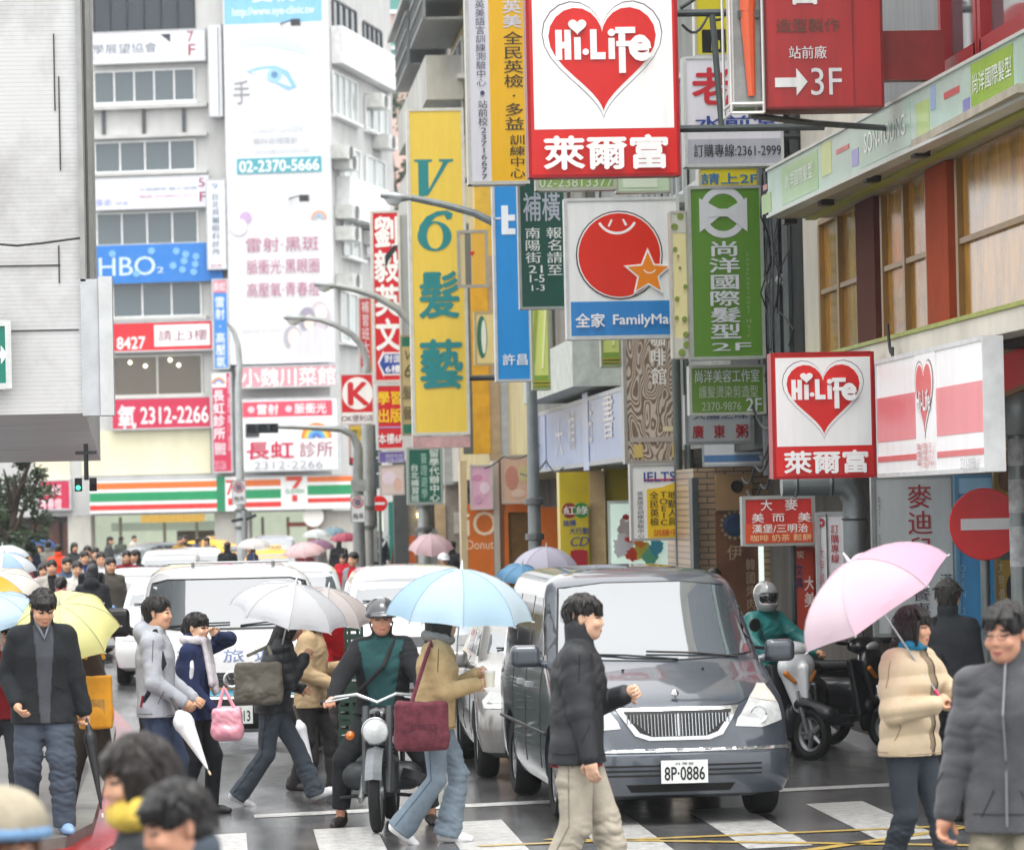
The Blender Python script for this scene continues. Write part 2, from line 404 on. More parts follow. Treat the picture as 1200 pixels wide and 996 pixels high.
# left shopfront with brown doors, next to it
fbox(fb, PA, (-30, 600, 82, 700), -2.0, -1.8, mat('4c3a2c', rough=.4, dirt=.5, scale=2), 'shopfront')
for x in (5, 26, 46, 62):
    fbox(fb, PA, (x, 612, x + 12, 690), -1.75, -1.6, mat('7d3c22', rough=.3, dirt=.5, scale=2), 'shop_door')
# side face: windows, sills, air conditioners, panels
for rc, c in (((389, 8, 416, 46), 4), ((425, 33, 446, 70), 4), ((389, 92, 417, 138), 4), ((427, 120, 452, 155), 3), ((402, 176, 421, 218), 2), ((428, 188, 450, 222), 2), ((401, 256, 421, 300), 2), ((428, 270, 450, 300), 2), ((398, 345, 418, 400), 2), ((428, 350, 452, 396), 2)):
    u0, z0, u1, z1 = PB.rect(*rc)
    b = MB()
    dk = rc[1] < 40
    fr = plastic('2a2f33' if dk else 'dfe1e0', rough=.5)
    for i in range(c + 1):
        uu = u0 + (u1 - u0) * i / c; b.box((uu - .09, -.09, z0), (uu + .09, -.03, z1))
    b.box((u0, -.09, z0 - .08), (u1, -.03, z0)); b.box((u0, -.09, z1), (u1, -.03, z1 + .08)); b.box((u0 - .2, -.3, z0 - .2), (u1 + .2, .0, z0 - .082))
    # parts of the side wall are turned with the wall
    wn = b.build('window', fr, fb); wn.rotation_euler = (0, 0, R(90))
    p = MB().box((u0, -.03, z0), (u1, .05, z1)).build('pane', glass('39454c' if dk else '9aa5a4', rough=.1, ior=1.5), wn)
def bbox_(rc, n0, n1, m, name):
    o = fbox(fb, PB, rc, n0, n1, m, name); o.rotation_euler = (0, 0, R(90)); return o
bbox_((388, 50, 455, 92), .02, .5, plastic('e6e8e8', dirt=.25), 'balcony_panel')
bbox_((394, 216, 440, 262), .02, .6, plastic('eceeee', dirt=.2), 'balcony_panel')
for x, y in ((432, 120), (441, 168), (390, 180), (394, 192), (397, 250), (397, 275), (430, 262), (430, 280), (398, 330)):
    ac = bbox_((x - 5, y - 8, x + 5, y + 8), .02, .75, plastic('d4d6d2', dirt=.3), 'air_conditioner')
    u0, z0, u1, z1 = PB.rect(x - 5, y - 8, x + 5, y + 8)
    MB().lathe([(.001, 0), (.26, 0), (.28, .03)], ((u0 + u1) / 2, -.76, (z0 + z1) / 2), (0, -1, 0), 16).build('fan_grille', steel('6a6d6e'), ac)
# ------------------------------------------------------------------ pink apartment block and pale blocks beyond
def block(name, label, Y, px0, px1, ytop, col, rows=(), cols=(), depth=12, wcol='5c6f70', ybot=None):
    pl = PY(Y); u0, z0, u1, z1 = pl.rect(px0, ytop, px1, ybot or 640)
    r = thing(name, label, 'building', (0, Y, 0), 0)
    MB().box((u0, 0, 0), (u1, depth, z1)).build('wall', wallm(col), r)
    for y0, y1 in rows:
        for x0, x1, c in cols: fwin(r, pl, (x0, y0, x1, y1), c, gl=wcol, bar=.12)
    return r
block('apartment_block', 'pale pink apartment tower with green glass bands far behind the trees', 232, 444, 520, -60, 'd9b9ae', ((-40, -18), (-4, 12), (38, 54), (58, 73)), ((453, 490, 2), (500, 514, 1)), wcol='4f8c86')
block('shop_block', 'whitish block closing the far end of the side street', 215, 405, 560, 250, 'c9c9c4', ((300, 330), (380, 410), (460, 490)), ((412, 428, 2), (440, 456, 2), (462, 478, 2)))
# ------------------------------------------------------------------ clad building overhanging the left pavement
lb = thing('clad_building', 'white siding clad building overhanging the crowd with a road sign on its face', 'building', (0, 0, 0))
Y1, Y2 = 37.0, 47.0
c1 = at(96, 300, Y1); c2 = at(118, 542, Y2)
zl = at(60, 485, Y1).z; zr = at(60, 541, Y2).z
def siding():
    m = bpy.data.materials.new('white_siding'); m.use_nodes = True
    n = m.node_tree.nodes; l = m.node_tree.links; b = n['Principled BSDF']; b.inputs['Roughness'].default_value = .5
    tc = n.new('ShaderNodeTexCoord'); sp = n.new('ShaderNodeSeparateXYZ'); l.new(tc.outputs['Object'], sp.inputs[0])
    fr = n.new('ShaderNodeMath'); fr.operation = 'FRACT'; mu = n.new('ShaderNodeMath'); mu.operation = 'MULTIPLY'; mu.inputs[1].default_value = 26
    l.new(sp.outputs['Z'], mu.inputs[0]); l.new(mu.outputs[0], fr.inputs[0])
    bp = n.new('ShaderNodeBump'); bp.inputs['Strength'].default_value = .8; bp.inputs['Distance'].default_value = .012; l.new(fr.outputs[0], bp.inputs['Height']); l.new(bp.outputs[0], b.inputs['Normal'])
    t = n.new('ShaderNodeTexNoise'); t.inputs['Scale'].default_value = 1.1; t.inputs['Detail'].default_value = 8; t.inputs['Roughness'].default_value = .7; l.new(tc.outputs['Object'], t.inputs['Vector'])
    cr = n.new('ShaderNodeValToRGB'); cr.color_ramp.elements[0].position = .3; cr.color_ramp.elements[0].color = (.62, .62, .61, 1); cr.color_ramp.elements[1].position = .55; cr.color_ramp.elements[1].color = (.84, .85, .85, 1)
    l.new(t.outputs[0], cr.inputs[0])
    g1 = n.new('ShaderNodeMath'); g1.operation = 'GREATER_THAN'; g1.inputs[1].default_value = .16; l.new(fr.outputs[0], g1.inputs[0])
    g2 = n.new('ShaderNodeMapRange'); g2.inputs[3].default_value = .80; g2.inputs[4].default_value = 1; l.new(g1.outputs[0], g2.inputs[0])
    mx = n.new('ShaderNodeMix'); mx.data_type = 'RGBA'; mx.blend_type = 'MULTIPLY'; mx.inputs[0].default_value = 1; l.new(cr.outputs[0], mx.inputs[6]); l.new(g2.outputs[0], mx.inputs[7]); l.new(mx.outputs[2], b.inputs['Base Color'])
    return m
SID = siding(); GREYW = wallm('8d8f90', dirt=.4)
b = MB()
xl = -7
v = [(xl, Y1, zl), (c1.x, Y1, zl), (c2.x, Y2, zr), (xl, Y2, zr), (xl, Y1, 12), (c1.x, Y1, 12), (c2.x, Y2, 12), (xl, Y2, 12)]
b.add(v, [(0, 1, 5, 4), (1, 2, 6, 5), (2, 3, 7, 6), (4, 5, 6, 7)]); b.build('wall', SID, lb)
b = MB(); b.add(v[:4], [(0, 3, 2, 1)]); b.build('underside', mat('e4e6e8', rough=.45, dirt=.35, scale=2, stretch=(.3, 3, 1)), lb)
# dark gap and pipes on the return face; the lower boxed duct beside it
b = MB()
for px0, px1, Y in ((91, 97, 36.9), (99, 107, 39)):
    a = at(px0, 160, Y); c = at(px1, 160, Y); z0 = at(px0, 330, Y).z; b.box((a.x, Y, z0), (c.x, Y + .5, 12))
b.build('corner_trim', steel('a7a9a8', metal=.1), lb)
b = MB(); a = at(96.5, 200, 38.2); c = at(101, 200, 38.2); b.box((a.x, 38.2, at(97, 330, 38.2).z), (c.x, 38.7, 12)); b.build('gap', steel('4a4c4c', metal=.1), lb)
a = at(96, 430, 36.9); c = at(133, 430, 36.9); zt = at(110, 327, 36.9).z; zb = at(110, 487, 36.9).z
b = MB(); am = at(117, 430, 36.9)
b.box((a.x, 36.9, zb), (am.x - .004, 37.2, zt)); b.build('duct_box', plastic('c4c8cb', rough=.5, dirt=.2), lb)
b = MB(); b.box((am.x, 36.85, zb), (c.x, 37.25, zt + .02)); b.build('duct_box', plastic('d2d5d6', rough=.5, dirt=.2), lb)
b = MB()
for yy in (388, 312): b.box((at(-10, yy, 36.9).x, 36.985, at(50, yy, 37).z), (at(92 if yy > 350 else 70, yy, 36.9).x, 37.01, at(50, yy, 37).z + .012))
for xx, y0, y1 in ((68, 288, 332), (68, 90, 200), (62, 40, 130)):
    p = at(xx, y0, 37); q = at(xx, y1, 37); b.box((p.x, 36.985, q.z), (p.x + .012, 37.01, p.z))
b.build('seam', mat('4c4c4c', rough=.8), lb)
sg = sign('road_sign', 'green direction sign with white arrow fixed on the white siding', 'sign', 36.8, (-42, 376, 13, 456), .05, '0e7a68', 'd8dcda', (('p', [(-30, 412), (1, 412), (1, 405), (9, 416), (1, 427), (1, 420), (-30, 420)], 'f2f2f2'),), fw=.05)
# cable on the siding
tag(MB().tube([at(-5, 286, 36.6), at(20, 288, 36.6), at(50, 285, 36.6), at(94, 279, 36.6)], .012, 6).build('cable', mat('333333')), 'thin sagging cable strung across the white siding', 'cable')

# ------------------------------------------------------------------ row of buildings along the right-hand side
XW = 5.85
PR = PX(XW)
def row_building(name, label, px0, px1, top, col, z0=3.1, depth=8, **k):
    r = thing(name, label, 'building', (XW, 0, 0), R(-90))
    u0 = PR.uv(px0, 594)[0]; u1 = PR.uv(px1, 594)[0]
    MB().box((u0, 0, z0), (u1, depth, top)).build('wall', wallm(col, **k), r)
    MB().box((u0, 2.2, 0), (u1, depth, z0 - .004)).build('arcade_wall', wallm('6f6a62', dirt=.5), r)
    return r, u0, u1
# corner building with the salon windows
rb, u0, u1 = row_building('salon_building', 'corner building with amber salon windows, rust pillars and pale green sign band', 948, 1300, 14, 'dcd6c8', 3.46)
for rc, c in (((968, 250, 1014, 402), 2), ((1042, 214, 1096, 385), 2), ((1131, 170, 1215, 362), 1), ((1215, 140, 1300, 330), 2)):
    u0, z0, u1, z1 = PR.rect(*rc); z0, z1 = 3.70, 4.97
    b = MB()
    for i in range(c + 1):
        uu = u0 + (u1 - u0) * i / c; b.box((uu - .05, -.07, z0), (uu + .05, -.01, z1))
    b.box((u0, -.07, z0 - .05), (u1, -.01, z0)); b.box((u0, -.07, z1), (u1, -.01, z1 + .05))
    b.box((u0, -.06, 4.30), (u1, -.01, 4.345)); b.box((u0 - .12, -.05, z0), (u0 - .06, -.01, z1)); b.box((u1 + .06, -.05, z0), (u1 + .12, -.01, z1))
    wn = b.build('window', mat('8a6a3a', rough=.4, dirt=.2), rb)
    MB().box((u0, -.02, z0), (u1, .05, z1)).build('pane', mat('c8923a', rough=.14, ior=1.4, spec=.45, dirt=.7, scale=1.3, stretch=(2.2, 1, .8)), wn)
for px0, px1, col in ((1016, 1038, '5a342c'), (1100, 1126, 'a0482c')):
    u0, z0, u1, z1 = PR.rect(px0, 200, px1, 400); MB().box((u0, -.10, 3.67), (u1, -.0, 4.98)).build('pillar', mat(col, rough=.8, spec=.1, dirt=.2), rb)
u0 = PR.uv(948, 594)[0]; u1 = PR.uv(1300, 594)[0]
MB().box((u0, -.34, 3.47), (u1, -.0, 3.63)).build('ledge', wallm('d9d4c6', dirt=.3), rb)
MB().box((u0, -.36, 3.632), (u1, -.0, 3.665)).build('ledge_edge', mat('98a03a', rough=.5, dirt=.4), rb)
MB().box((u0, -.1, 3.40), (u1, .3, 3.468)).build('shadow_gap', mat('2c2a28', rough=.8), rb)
u0 = -38.35
MB().box((u0, -.55, 4.99), (u1, -.0, 5.05)).build('soffit', mat('aea694', rough=.6, dirt=.3), rb)
MB().box((u0, -.3, 4.97), (u1, -.2, 4.988)).build('soffit_strip', mat('98a03a', rough=.5), rb)
for px in (980, 1027, 1086, 1148):
    u = PR.uv(px, 300)[0]; MB().box((u - .1, -.5, 4.94), (u + .1, -.38, 4.985)).build('soffit_lamp', mat('1b1b1c'), rb)
# upper storey above the band: red window frames and grey shutters
for px0, px1, y0, y1 in ((1118, 1160, -20, 70), (1165, 1230, -20, 40)):
    u0, z0, u1, z1 = PR.rect(px0, y0, px1, y1); b = MB()
    for uu in (u0, u1): b.box((uu - .06, -.12, 5.6), (uu + .06, -.02, 8))
    b.box((u0, -.12, 5.6), (u1, -.02, 5.75)); wn = b.build('window', mat('8e1c20', rough=.5), rb)
    MB().box((u0, -.03, 5.75), (u1, .05, 8)).build('pane', glass('4a5256', ior=1.6), wn)
u0, z0, u1, z1 = PR.rect(1080, 0, 1210, 60); MB().box((u0, -.2, 5.42), (u1, -.02, 5.6)).build('red_ledge', mat('8e1c20', rough=.5, dirt=.3), rb)
u0, _, u1, _ = PR.rect(1036, 0, 1110, 60); MB().box((u0, -.05, 5.42), (u1, -.02, 12)).build('shutter', mat('7c8284', rough=.5, metal=.2, dirt=.4, scale=3, stretch=(4, 1, .3)), rb)
# dark passage between the corner building and the tiled one, walled in dark grey
r2, a0, a1 = row_building('passage_building', 'narrow dark building full of pipes behind the green salon sign', 862, 946, 15, '3d4140', 2.9, 6, )
for px in (908, 916, 925, 936):
    u = PR.uv(px, 300)[0]; MB().tube([(u, -.12, 2.6), (u, -.12, 9)], .05, 8).build('pipe', steel('5a6062'), r2, smooth=True)
for px, y in ((905, 235), (905, 337)):
    b = MB(); u, z = PR.uv(px, y); b.tube([(u - .6, -.10, z), (u + 1.6, -.10, z)], .06, 8)
    b.build('rail', steel('c8cccc'), r2, smooth=True)
b = MB()
rr = random.Random(3)
for i in range(8):
    u, z = PR.uv(rr.uniform(908, 945), rr.uniform(250, 420)); P = [(u + rr.uniform(-.3, .3), -.1 - .15 * rr.random(), z + t * .3 + rr.uniform(-.1, .1)) for t in range(-3, 4)]
    b.tube(P, .009, 5)
b.build('cable', mat('2b2c2d', rough=.6), r2)
# tiled building: end wall with beige tiles faces the camera
def tiles(h, grout, sx, sz):
    m = bpy.data.materials.new('tile'); m.use_nodes = True; n = m.node_tree.nodes; l = m.node_tree.links; b = n['Principled BSDF']
    tc = n.new('ShaderNodeTexCoord'); mp = n.new('ShaderNodeMapping'); mp.inputs['Rotation'].default_value = (R(90), 0, 0); l.new(tc.outputs['Object'], mp.inputs[0])
    br = n.new('ShaderNodeTexBrick'); br.offset = .5; br.inputs['Scale'].default_value = 1; br.inputs['Brick Width'].default_value = sx; br.inputs['Row Height'].default_value = sz
    br.inputs['Mortar Size'].default_value = .008; br.inputs['Color1'].default_value = (*lin(h), 1); br.inputs['Color2'].default_value = (*[c * .75 for c in lin(h)], 1); br.inputs['Mortar'].default_value = (*lin(grout), 1)
    l.new(mp.outputs[0], br.inputs['Vector']); l.new(br.outputs[0], b.inputs['Base Color']); b.inputs['Roughness'].default_value = .35
    return m
TILE = tiles('b39a7c', '5c5248', .22, .075)
tb = thing('tiled_shop', 'beige tiled shop front with brown door panel and round blue emblem', 'shop', (0, 49, 0))
pt = PY(49)
u0, z0, u1, z1 = pt.rect(814, 548, 902, 720); MB().box((u0, 0, 0), (u1, 3, z1)).build('wall', TILE, tb)
fbox(tb, pt, (838, 556, 880, 598), .01, .12, mat('b99468', rough=.45, dirt=.15), 'box_panel')
u, z = pt.uv(862, 570); MB().lathe([(.001, 0), (.06, 0), (.075, .02)], (u, -.125, z), (0, -1, 0), 16).build('vent_hole', mat('16120f'), tb)
dr = fbox(tb, pt, (839, 600, 888, 720), .01, .07, mat('8f5f40', rough=.35, dirt=.55, scale=2.5, stretch=(1, 1, .4)), 'door')
b = MB(); u, z = pt.uv(860, 615)
b.lathe([(.001, 0), (.1, 0), (.14, -.01)], (u, -.085, z), (0, -1, 0), 20); b.build('emblem', mat('2c4a70', dirt=.4, scale=20), dr)
b = MB()
for i in range(16):
    a = i * math.pi / 8; b.lathe([(.001, 0), (.022, .0), (.02, .01)], (u + .16 * math.cos(a), -.075, z + .16 * math.sin(a)), (0, -1, 0), 8)
put_text(b, '伊', u - .1, z - .42, u + .08, z - .24, -.078, .01); put_vert(b, '韓國烤肉專賣店', u + .12, z - 1.5, u + .24, z - .4, -.078)
b.build('lettering', mat('c9b090'), dr)
fbox(tb, pt, (889, 640, 895, 720), .01, .05, mat('e8f4ee', emit=.5, dirt=0), 'light_strip')
fbox(tb, pt, (808, 560, 815, 720), .05, .4, steel('4a5052', metal=.2), 'corner_post')
# building behind the wood grain sign: grey corrugated wall, white ledge
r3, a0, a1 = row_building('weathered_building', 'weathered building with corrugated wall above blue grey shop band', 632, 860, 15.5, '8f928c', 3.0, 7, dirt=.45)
u0, z0, u1, z1 = PR.rect(645, 360, 705, 440); MB().box((u0, -.2, 4.6), (u1, -.02, 7.5)).build('corrugated_panel', mat('8a857c', rough=.7, dirt=.6, scale=2, stretch=(9, 1, .3)), r3)
for px in (652, 668, 690, 712): u = PR.uv(px, 400)[0]; MB().tube([(u, -.3, 4.3), (u, -.3, 8)], .06, 8).build('pipe', steel('77776f'), r3, smooth=True)
u0 = PR.uv(668, 594)[0]; u1 = PR.uv(735, 594)[0]
MB().box((u0, -.75, 4.05), (u1, -.02, 4.75)).build('balcony_panel', mat('c2c8c0', rough=.5, dirt=.35), r3)
for px in (640, 700, 770, 800, 840):
    for z in (6.2, 9.2):
        u = PR.uv(px, 400)[0]; fwin(r3, PR, ((u - 1.1, z, u + 1.1, z + 1.4),), 3, gl='3d4648', fr='b4b8b6')
# yellow pillared shop on its ground floor (record shop)
ys = thing('record_shop', 'yellow pillared record shop front with lit poster case', 'shop', (0, 62, 0))
p6 = PY(62)
def yb(rc, n0, n1, m, nm): return fbox(ys, p6, rc, n0, n1, m, nm)
YEL = mat('c9b21e', rough=.3, dirt=.15)
yb((657, 553, 692, 720), -.5, .0, YEL, 'pillar'); yb((692, 552, 710, 720), -.5, .02, mat('cdb184', rough=.2, dirt=.4, scale=2), 'pillar'); yb((710, 548, 800, 720), -.5, -.1, mat('b49f18', rough=.3), 'wall')
ps = yb((713, 586, 786, 720), -.1, .1, plastic('dfeae2', dirt=.03), 'poster_case')
yb((716, 590, 783, 716), .1, .11, mat('d8eee0', rough=.2, dirt=.1, emit=.25), 'poster_case_face')
def blob(px, py, rx, ry, col, n=.115, nm='poster_print', root=ys, pl=p6, seed=1):
    r_ = random.Random(seed * 77 + int(px)); q = []
    for i in range(22):
        a = 2 * math.pi * i / 22; f = 1 + .22 * math.sin(3 * a + r_.random() * 6) + .1 * r_.random(); q.append(pl.uv(px + rx * f * math.cos(a), py + ry * f * math.sin(a)))
    return MB().prism(q, -n - .004, -n + .002).build(nm, mat(col, rough=.3, dirt=.15), root)
for i, (px, py, rx, ry, c) in enumerate(((731, 622, 7, 14, 'cfc0bc'), (733, 606, 5, 3, 'b8303a'), (729, 640, 12, 12, 'e8e6ea'), (742, 650, 9, 7, 'd8482c'), (752, 645, 9, 9, 'd9c84a'), (760, 652, 9, 8, '6cbf9a'), (768, 642, 8, 9, '4fb0c8'), (748, 636, 6, 5, 'e88a3a'), (737, 632, 6, 3, 'd84030'))):
    blob(px, py, rx, ry, c, .115 + .003 * i, seed=i)
sign('shop_poster', 'yellow record shop poster with red and green badges on the pillar', 'poster', 61.9, (659, 590, 690, 668), .03, 'd2bb2a', None, (('e', 668, 598, 9, 9, '8f2a20'), ('e', 682, 598, 9, 9, '2d8a3c'), ('t', '紅綠', 661, 593, 690, 603, 'f2efe0', .02), ('t', '搶購', 660, 609, 675, 616, '27458c', .02), ('t', '大行動', 667, 618, 690, 626, '27458c', .02), ('t', 'CD', 667, 629, 688, 640, '4a4f8a', .01, .3), ('t', '1', 672, 645, 684, 667, 'b3202c', .05)), rough=.4)
# orange shops further on
os_ = thing('orange_shop', 'orange fronted shop with glass door between poster panels', 'shop', (0, 76, 0))
p7 = PY(76); ORG = mat('d8701e', rough=.3, dirt=.15)
for rc, n, m, nm in (((548, 590, 578, 700), .1, ORG, 'panel'), ((591, 590, 634, 600), .1, ORG, 'lintel'), ((591, 600, 596, 700), .1, ORG, 'door_frame'), ((596, 600, 634, 700), .02, mat('7c5c36', rough=.12, ior=1.6, dirt=.4), 'door'), ((634, 594, 657, 700), .12, ORG, 'panel'), ((578, 540, 585, 700), .16, plastic('b9b2a6'), 'pillar'), ((585, 540, 590, 700), .1, mat('8e5a34'), 'pillar'), ((540, 540, 548, 700), .1, plastic('c7b48c'), 'pillar')):
    fbox(os_, p7, rc, -.4, n, m, nm)
u, z = p7.uv(562, 615); b = MB(); put_text(b, 'iO', u - .25, z - .2, u + .3, z + .25, -.104, .0); put_text(b, 'Donut', u - .25, z - .45, u + .25, z - .28, -.104); b.build('lettering', plastic('f0d8b8'), os_)
sign('shop_poster', 'pink blossom poster panel above the orange shop', 'poster', 75.7, (551, 545, 577, 597), .05, 'e3b3c8', 'd8d0cc', (('e', 560, 560, 6, 4, 'd890b4'), ('e', 568, 572, 6, 7, 'efd6e0'), ('e', 560, 585, 5, 5, 'd8a0bc')), rough=.3)
sign('shop_poster', 'peach coloured poster panel over the shop door', 'poster', 75.6, (588, 533, 628, 590), .05, 'd9b49a', 'cbbfae', (('e', 600, 560, 8, 14, 'c98a78'), ('e', 613, 555, 6, 10, 'cfc08a'), ('e', 607, 578, 8, 5, 'e2c4b0')), rough=.3)
# yellow cladding building behind the blue sign
r4, a0, a1 = row_building('yellow_clad_building', 'building clad in yellow vertical panels behind the tall blue sign', 540, 631, 16, 'c8b98a', 3.0, 7, dirt=.3)
p8 = PY(83)
for rc, n, col in (((541, 262, 552, 532), .02, '5c625c'), ((552, 270, 572, 532), .12, 'd9a21c'), ((572, 300, 584, 540), .1, 'b29a7a'), ((584, 446, 628, 545), .06, 'b4b8bc'), ((600, 446, 606, 545), .1, '8f9690'), ((556, 215, 580, 300), .1, 'd9b23c')):
    o = fbox(r4, p8, rc, -.3, n, mat(col, rough=.45, dirt=.3), 'cladding'); o.rotation_euler = (0, 0, R(90)); o.location = (-83, -XW, 0)
# balconies with dark cages above the yellow sign
r5, a0, a1 = row_building('cage_balcony_building', 'grey building with black caged balconies above the yellow hair sign', 501, 539, 19, 'cfcbc2', 3.0, 8, dirt=.4)
row_building('low_building', 'low grey corner building behind the red english school sign', 455, 500, 9.5, 'b9b6ae', 3.0, 8)
for px0, px1, y0, y1 in ((507, 524, 30, 92), (528, 546, -30, 40)):
    u0, z0, u1, z1 = PR.rect(px0, y0, px1, y1); b = MB()
    for i in range(9):
        uu = u0 + (u1 - u0) * i / 8; b.box((uu - .05, -1.0, z0), (uu + .05, -.94, z1))
    for i in range(4):
        zz = z0 + (z1 - z0) * i / 3; b.box((u0, -1.02, zz - .03), (u1, -.02, zz + .03))
    b.build('balcony_cage', steel('7d8283', metal=.2), r5)
u0, z0, u1, z1 = PR.rect(500, 0, 528, 20); MB().box((u0, -1.1, z0), (u1, -.02, z0 + .12)).build('canopy', mat('b4b6b4', rough=.7), r5)
for px0, px1, y0, y1 in ((507, 522, 120, 160), (528, 545, 60, 100), (528, 545, 130, 170)):
    u0, z0, u1, z1 = PR.rect(px0, y0, px1, y1); fwin(r5, PR, ((u0, z0, u1, z1),), 3, gl='5a6668', fr='c8cac8')
for px0, px1, y0, y1 in ((505, 545, 100, 150), (505, 545, 190, 240)):
    u0, z0, u1, z1 = PR.rect(px0, y0, px1, y1); MB().box((u0, -.9, z0), (u1, -.02, z1)).build('balcony_panel', wallm('c4c4be', dirt=.35), r5)
# narrow shop fronts below the green vertical sign
ns = thing('narrow_shop', 'grey narrow shop front with warm lamp behind the green signs', 'shop', (0, 104, 0))
p9 = PY(104)
for rc, n, col, nm in (((462, 540, 478, 700), .1, '4c5252', 'pillar'), ((478, 590, 490, 700), 0, '8a8478', 'wall'), ((490, 590, 511, 700), -.2, '6d6558', 'door'), ((511, 590, 523, 700), .05, 'cbb08a', 'pillar'), ((523, 555, 548, 700), .0, 'a39a8c', 'wall'), ((520, 520, 545, 568), .3, 'b4b6b4', 'balcony_panel'), ((532, 600, 546, 625), .05, 'd8d2c8', 'notice'), ((478, 628, 488, 700), .06, 'd06a2c', 'panel')):
    fbox(ns, p9, rc, -.6, n, mat(col, rough=.5, dirt=.3), nm)
u, z = p9.uv(494, 604); MB().lathe([(.001, -.12), (.11, -.05), (.13, .05), (.001, .14)], (u, -.05, z), n=12).build('lamp', mat('ffdf9a', emit=4, dirt=0), ns, smooth=True)
ts = thing('teal_shutter', 'teal folding shutter by the far side street corner', 'shutter', (0, 126, 0))
pt2 = PY(126)
fbox(ts, pt2, (456, 588, 466, 720), 0, .2, mat('17806f', rough=.5), 'leaf'); fbox(ts, pt2, (450, 588, 456, 720), 0, .15, mat('d8dad8', rough=.5), 'post')
# ================================================================== signs
RED, GRN = 'd3201c', '5a8a2c'
def hilife(rc, wm_=1.0):
    """white panel with a red heart over a red name strip, scaled to the rectangle"""
    x0, y0, x1, y1 = rc; W, Hh = x1 - x0, y1 - y0
    X = lambda a: x0 + a * W
    Yv = lambda a: y0 + a * Hh
    I = [('r', X(.0), Yv(0), X(1), Yv(1), RED), ('r', X(.04), Yv(.04 if y0 > 0 else -.05), X(.965), Yv(.745), 'f4f5f5')]
    cx, cy, hw, hh = X(.5), Yv(.385), W * .80, Hh * .62
    I += [('h', cx, cy, hw, hh, '5b4a58'), ('h', cx, cy, hw * .985, hh * .982, 'f4f5f5'), ('h', cx, cy - hh * .005, hw * .89, hh * .88, RED)]
    Q = lambda a: X(.19 + (a - .155) * 1.03)
    for a, b, c, d in ((.155, .197, .215, .375), (.213, .255, .215, .375), (.19, .22, .28, .315), (.275, .317, .255, .375), (.378, .42, .215, .375), (.40, .475, .338, .375), (.495, .535, .262, .375), (.56, .603, .205, .45), (.54, .668, .205, .238), (.545, .65, .28, .308)):
        I.append(('r', Q(a), Yv(c), Q(b), Yv(d), 'f6f6f6'))
    I += [('e', Q(.347), Yv(.335), W * .021, W * .021, 'f6f6f6'), ('e', Q(.515), Yv(.234), W * .024, W * .024, 'f6f6f6'), ('h', Q(.296), Yv(.205), W * .12, Hh * .08, 'f6f6f6'), ('t', 'e', Q(.635), Yv(.258), Q(.755), Yv(.378), 'f6f6f6', .07)]
    I += [('t', '萊爾富', X(.10), Yv(.785), X(.91), Yv(.96), 'f6f6f6', .045)]
    return I
rc = (618, -12, 795, 207)
s = sign('shop_sign', 'largest white and red heart sign, high above the street on dark arms', 'sign', 38.5, rc, .25, 'f4f5f5', 'a81c24', hilife(rc), fw=.025)
W, Hh = s['_w'], s['_h']
for zz in (.45, 1.55): beam(s, [(W, .12, zz), (W + 1.4, .12, zz)], .035, '3c4446')
beam(s, [(W + .35, .12, 1.55), (W + .42, .12, .45)], .03, '4a5254'); beam(s, [(W + .05, .15, 1.6), (W + .6, .15, 1.95)], .02, '3c4446')
rc = (905, 413, 1025, 560)
s = sign('shop_sign', 'smaller white and red heart sign hanging low above the grey duct', 'sign', 33.6, rc, .22, 'f4f5f5', 'b01c22', hilife(rc), fw=.02)
beam(s, [(s['_w'], .1, .3), (s['_w'] + .5, .1, .3)], .03)
# smile sign
C = (726, 299)
star = lambda k: [(759 + k * (1 if i % 2 == 0 else .45) * math.sin(i * math.pi / 5 + .0), 321 - k * (1 if i % 2 == 0 else .45) * math.cos(i * math.pi / 5 + .0)) for i in range(10)]
s = sign('shop_sign', 'square white sign with smiling red disc and little orange star', 'sign', 45, (663, 232, 797, 397), .22, 'eceeee', 'd4d8d8', (
    ('r', 668, 353, 792, 393, '2f86cc'), ('e', C[0], C[1], 51, 52, '3a2a30'), ('e', C[0], C[1], 49.5, 50.5, 'f4f4f4'), ('e', C[0], C[1], 48, 49, 'dc2a14'),
    ('a', 724, 250, 22, 25, 208, 332, 'f4f4f4'), ('p', [(713, 265), (717, 257), (719, 258), (715, 266)], 'f4f4f4'), ('p', [(730, 257), (732, 257), (736, 264), (733, 265)], 'f4f4f4'),
    ('p', star(30), 'f4f4f4'), ('p', star(25), 'f08a1c'), ('a', 761, 313, 7, 8.5, 210, 330, 'f8e8d0'),
    ('t', '全家', 673, 367, 707, 383, 'f4f4f4', .035), ('t', 'FamilyMart', 717, 369, 795, 384, 'f4f4f4', .03)), fw=.03)
beam(s, [(s['_w'], .1, .6), (s['_w'] + .8, .1, .6)], .03); beam(s, [(s['_w'], .1, 1.2), (s['_w'] + .8, .1, 1.2)], .03)
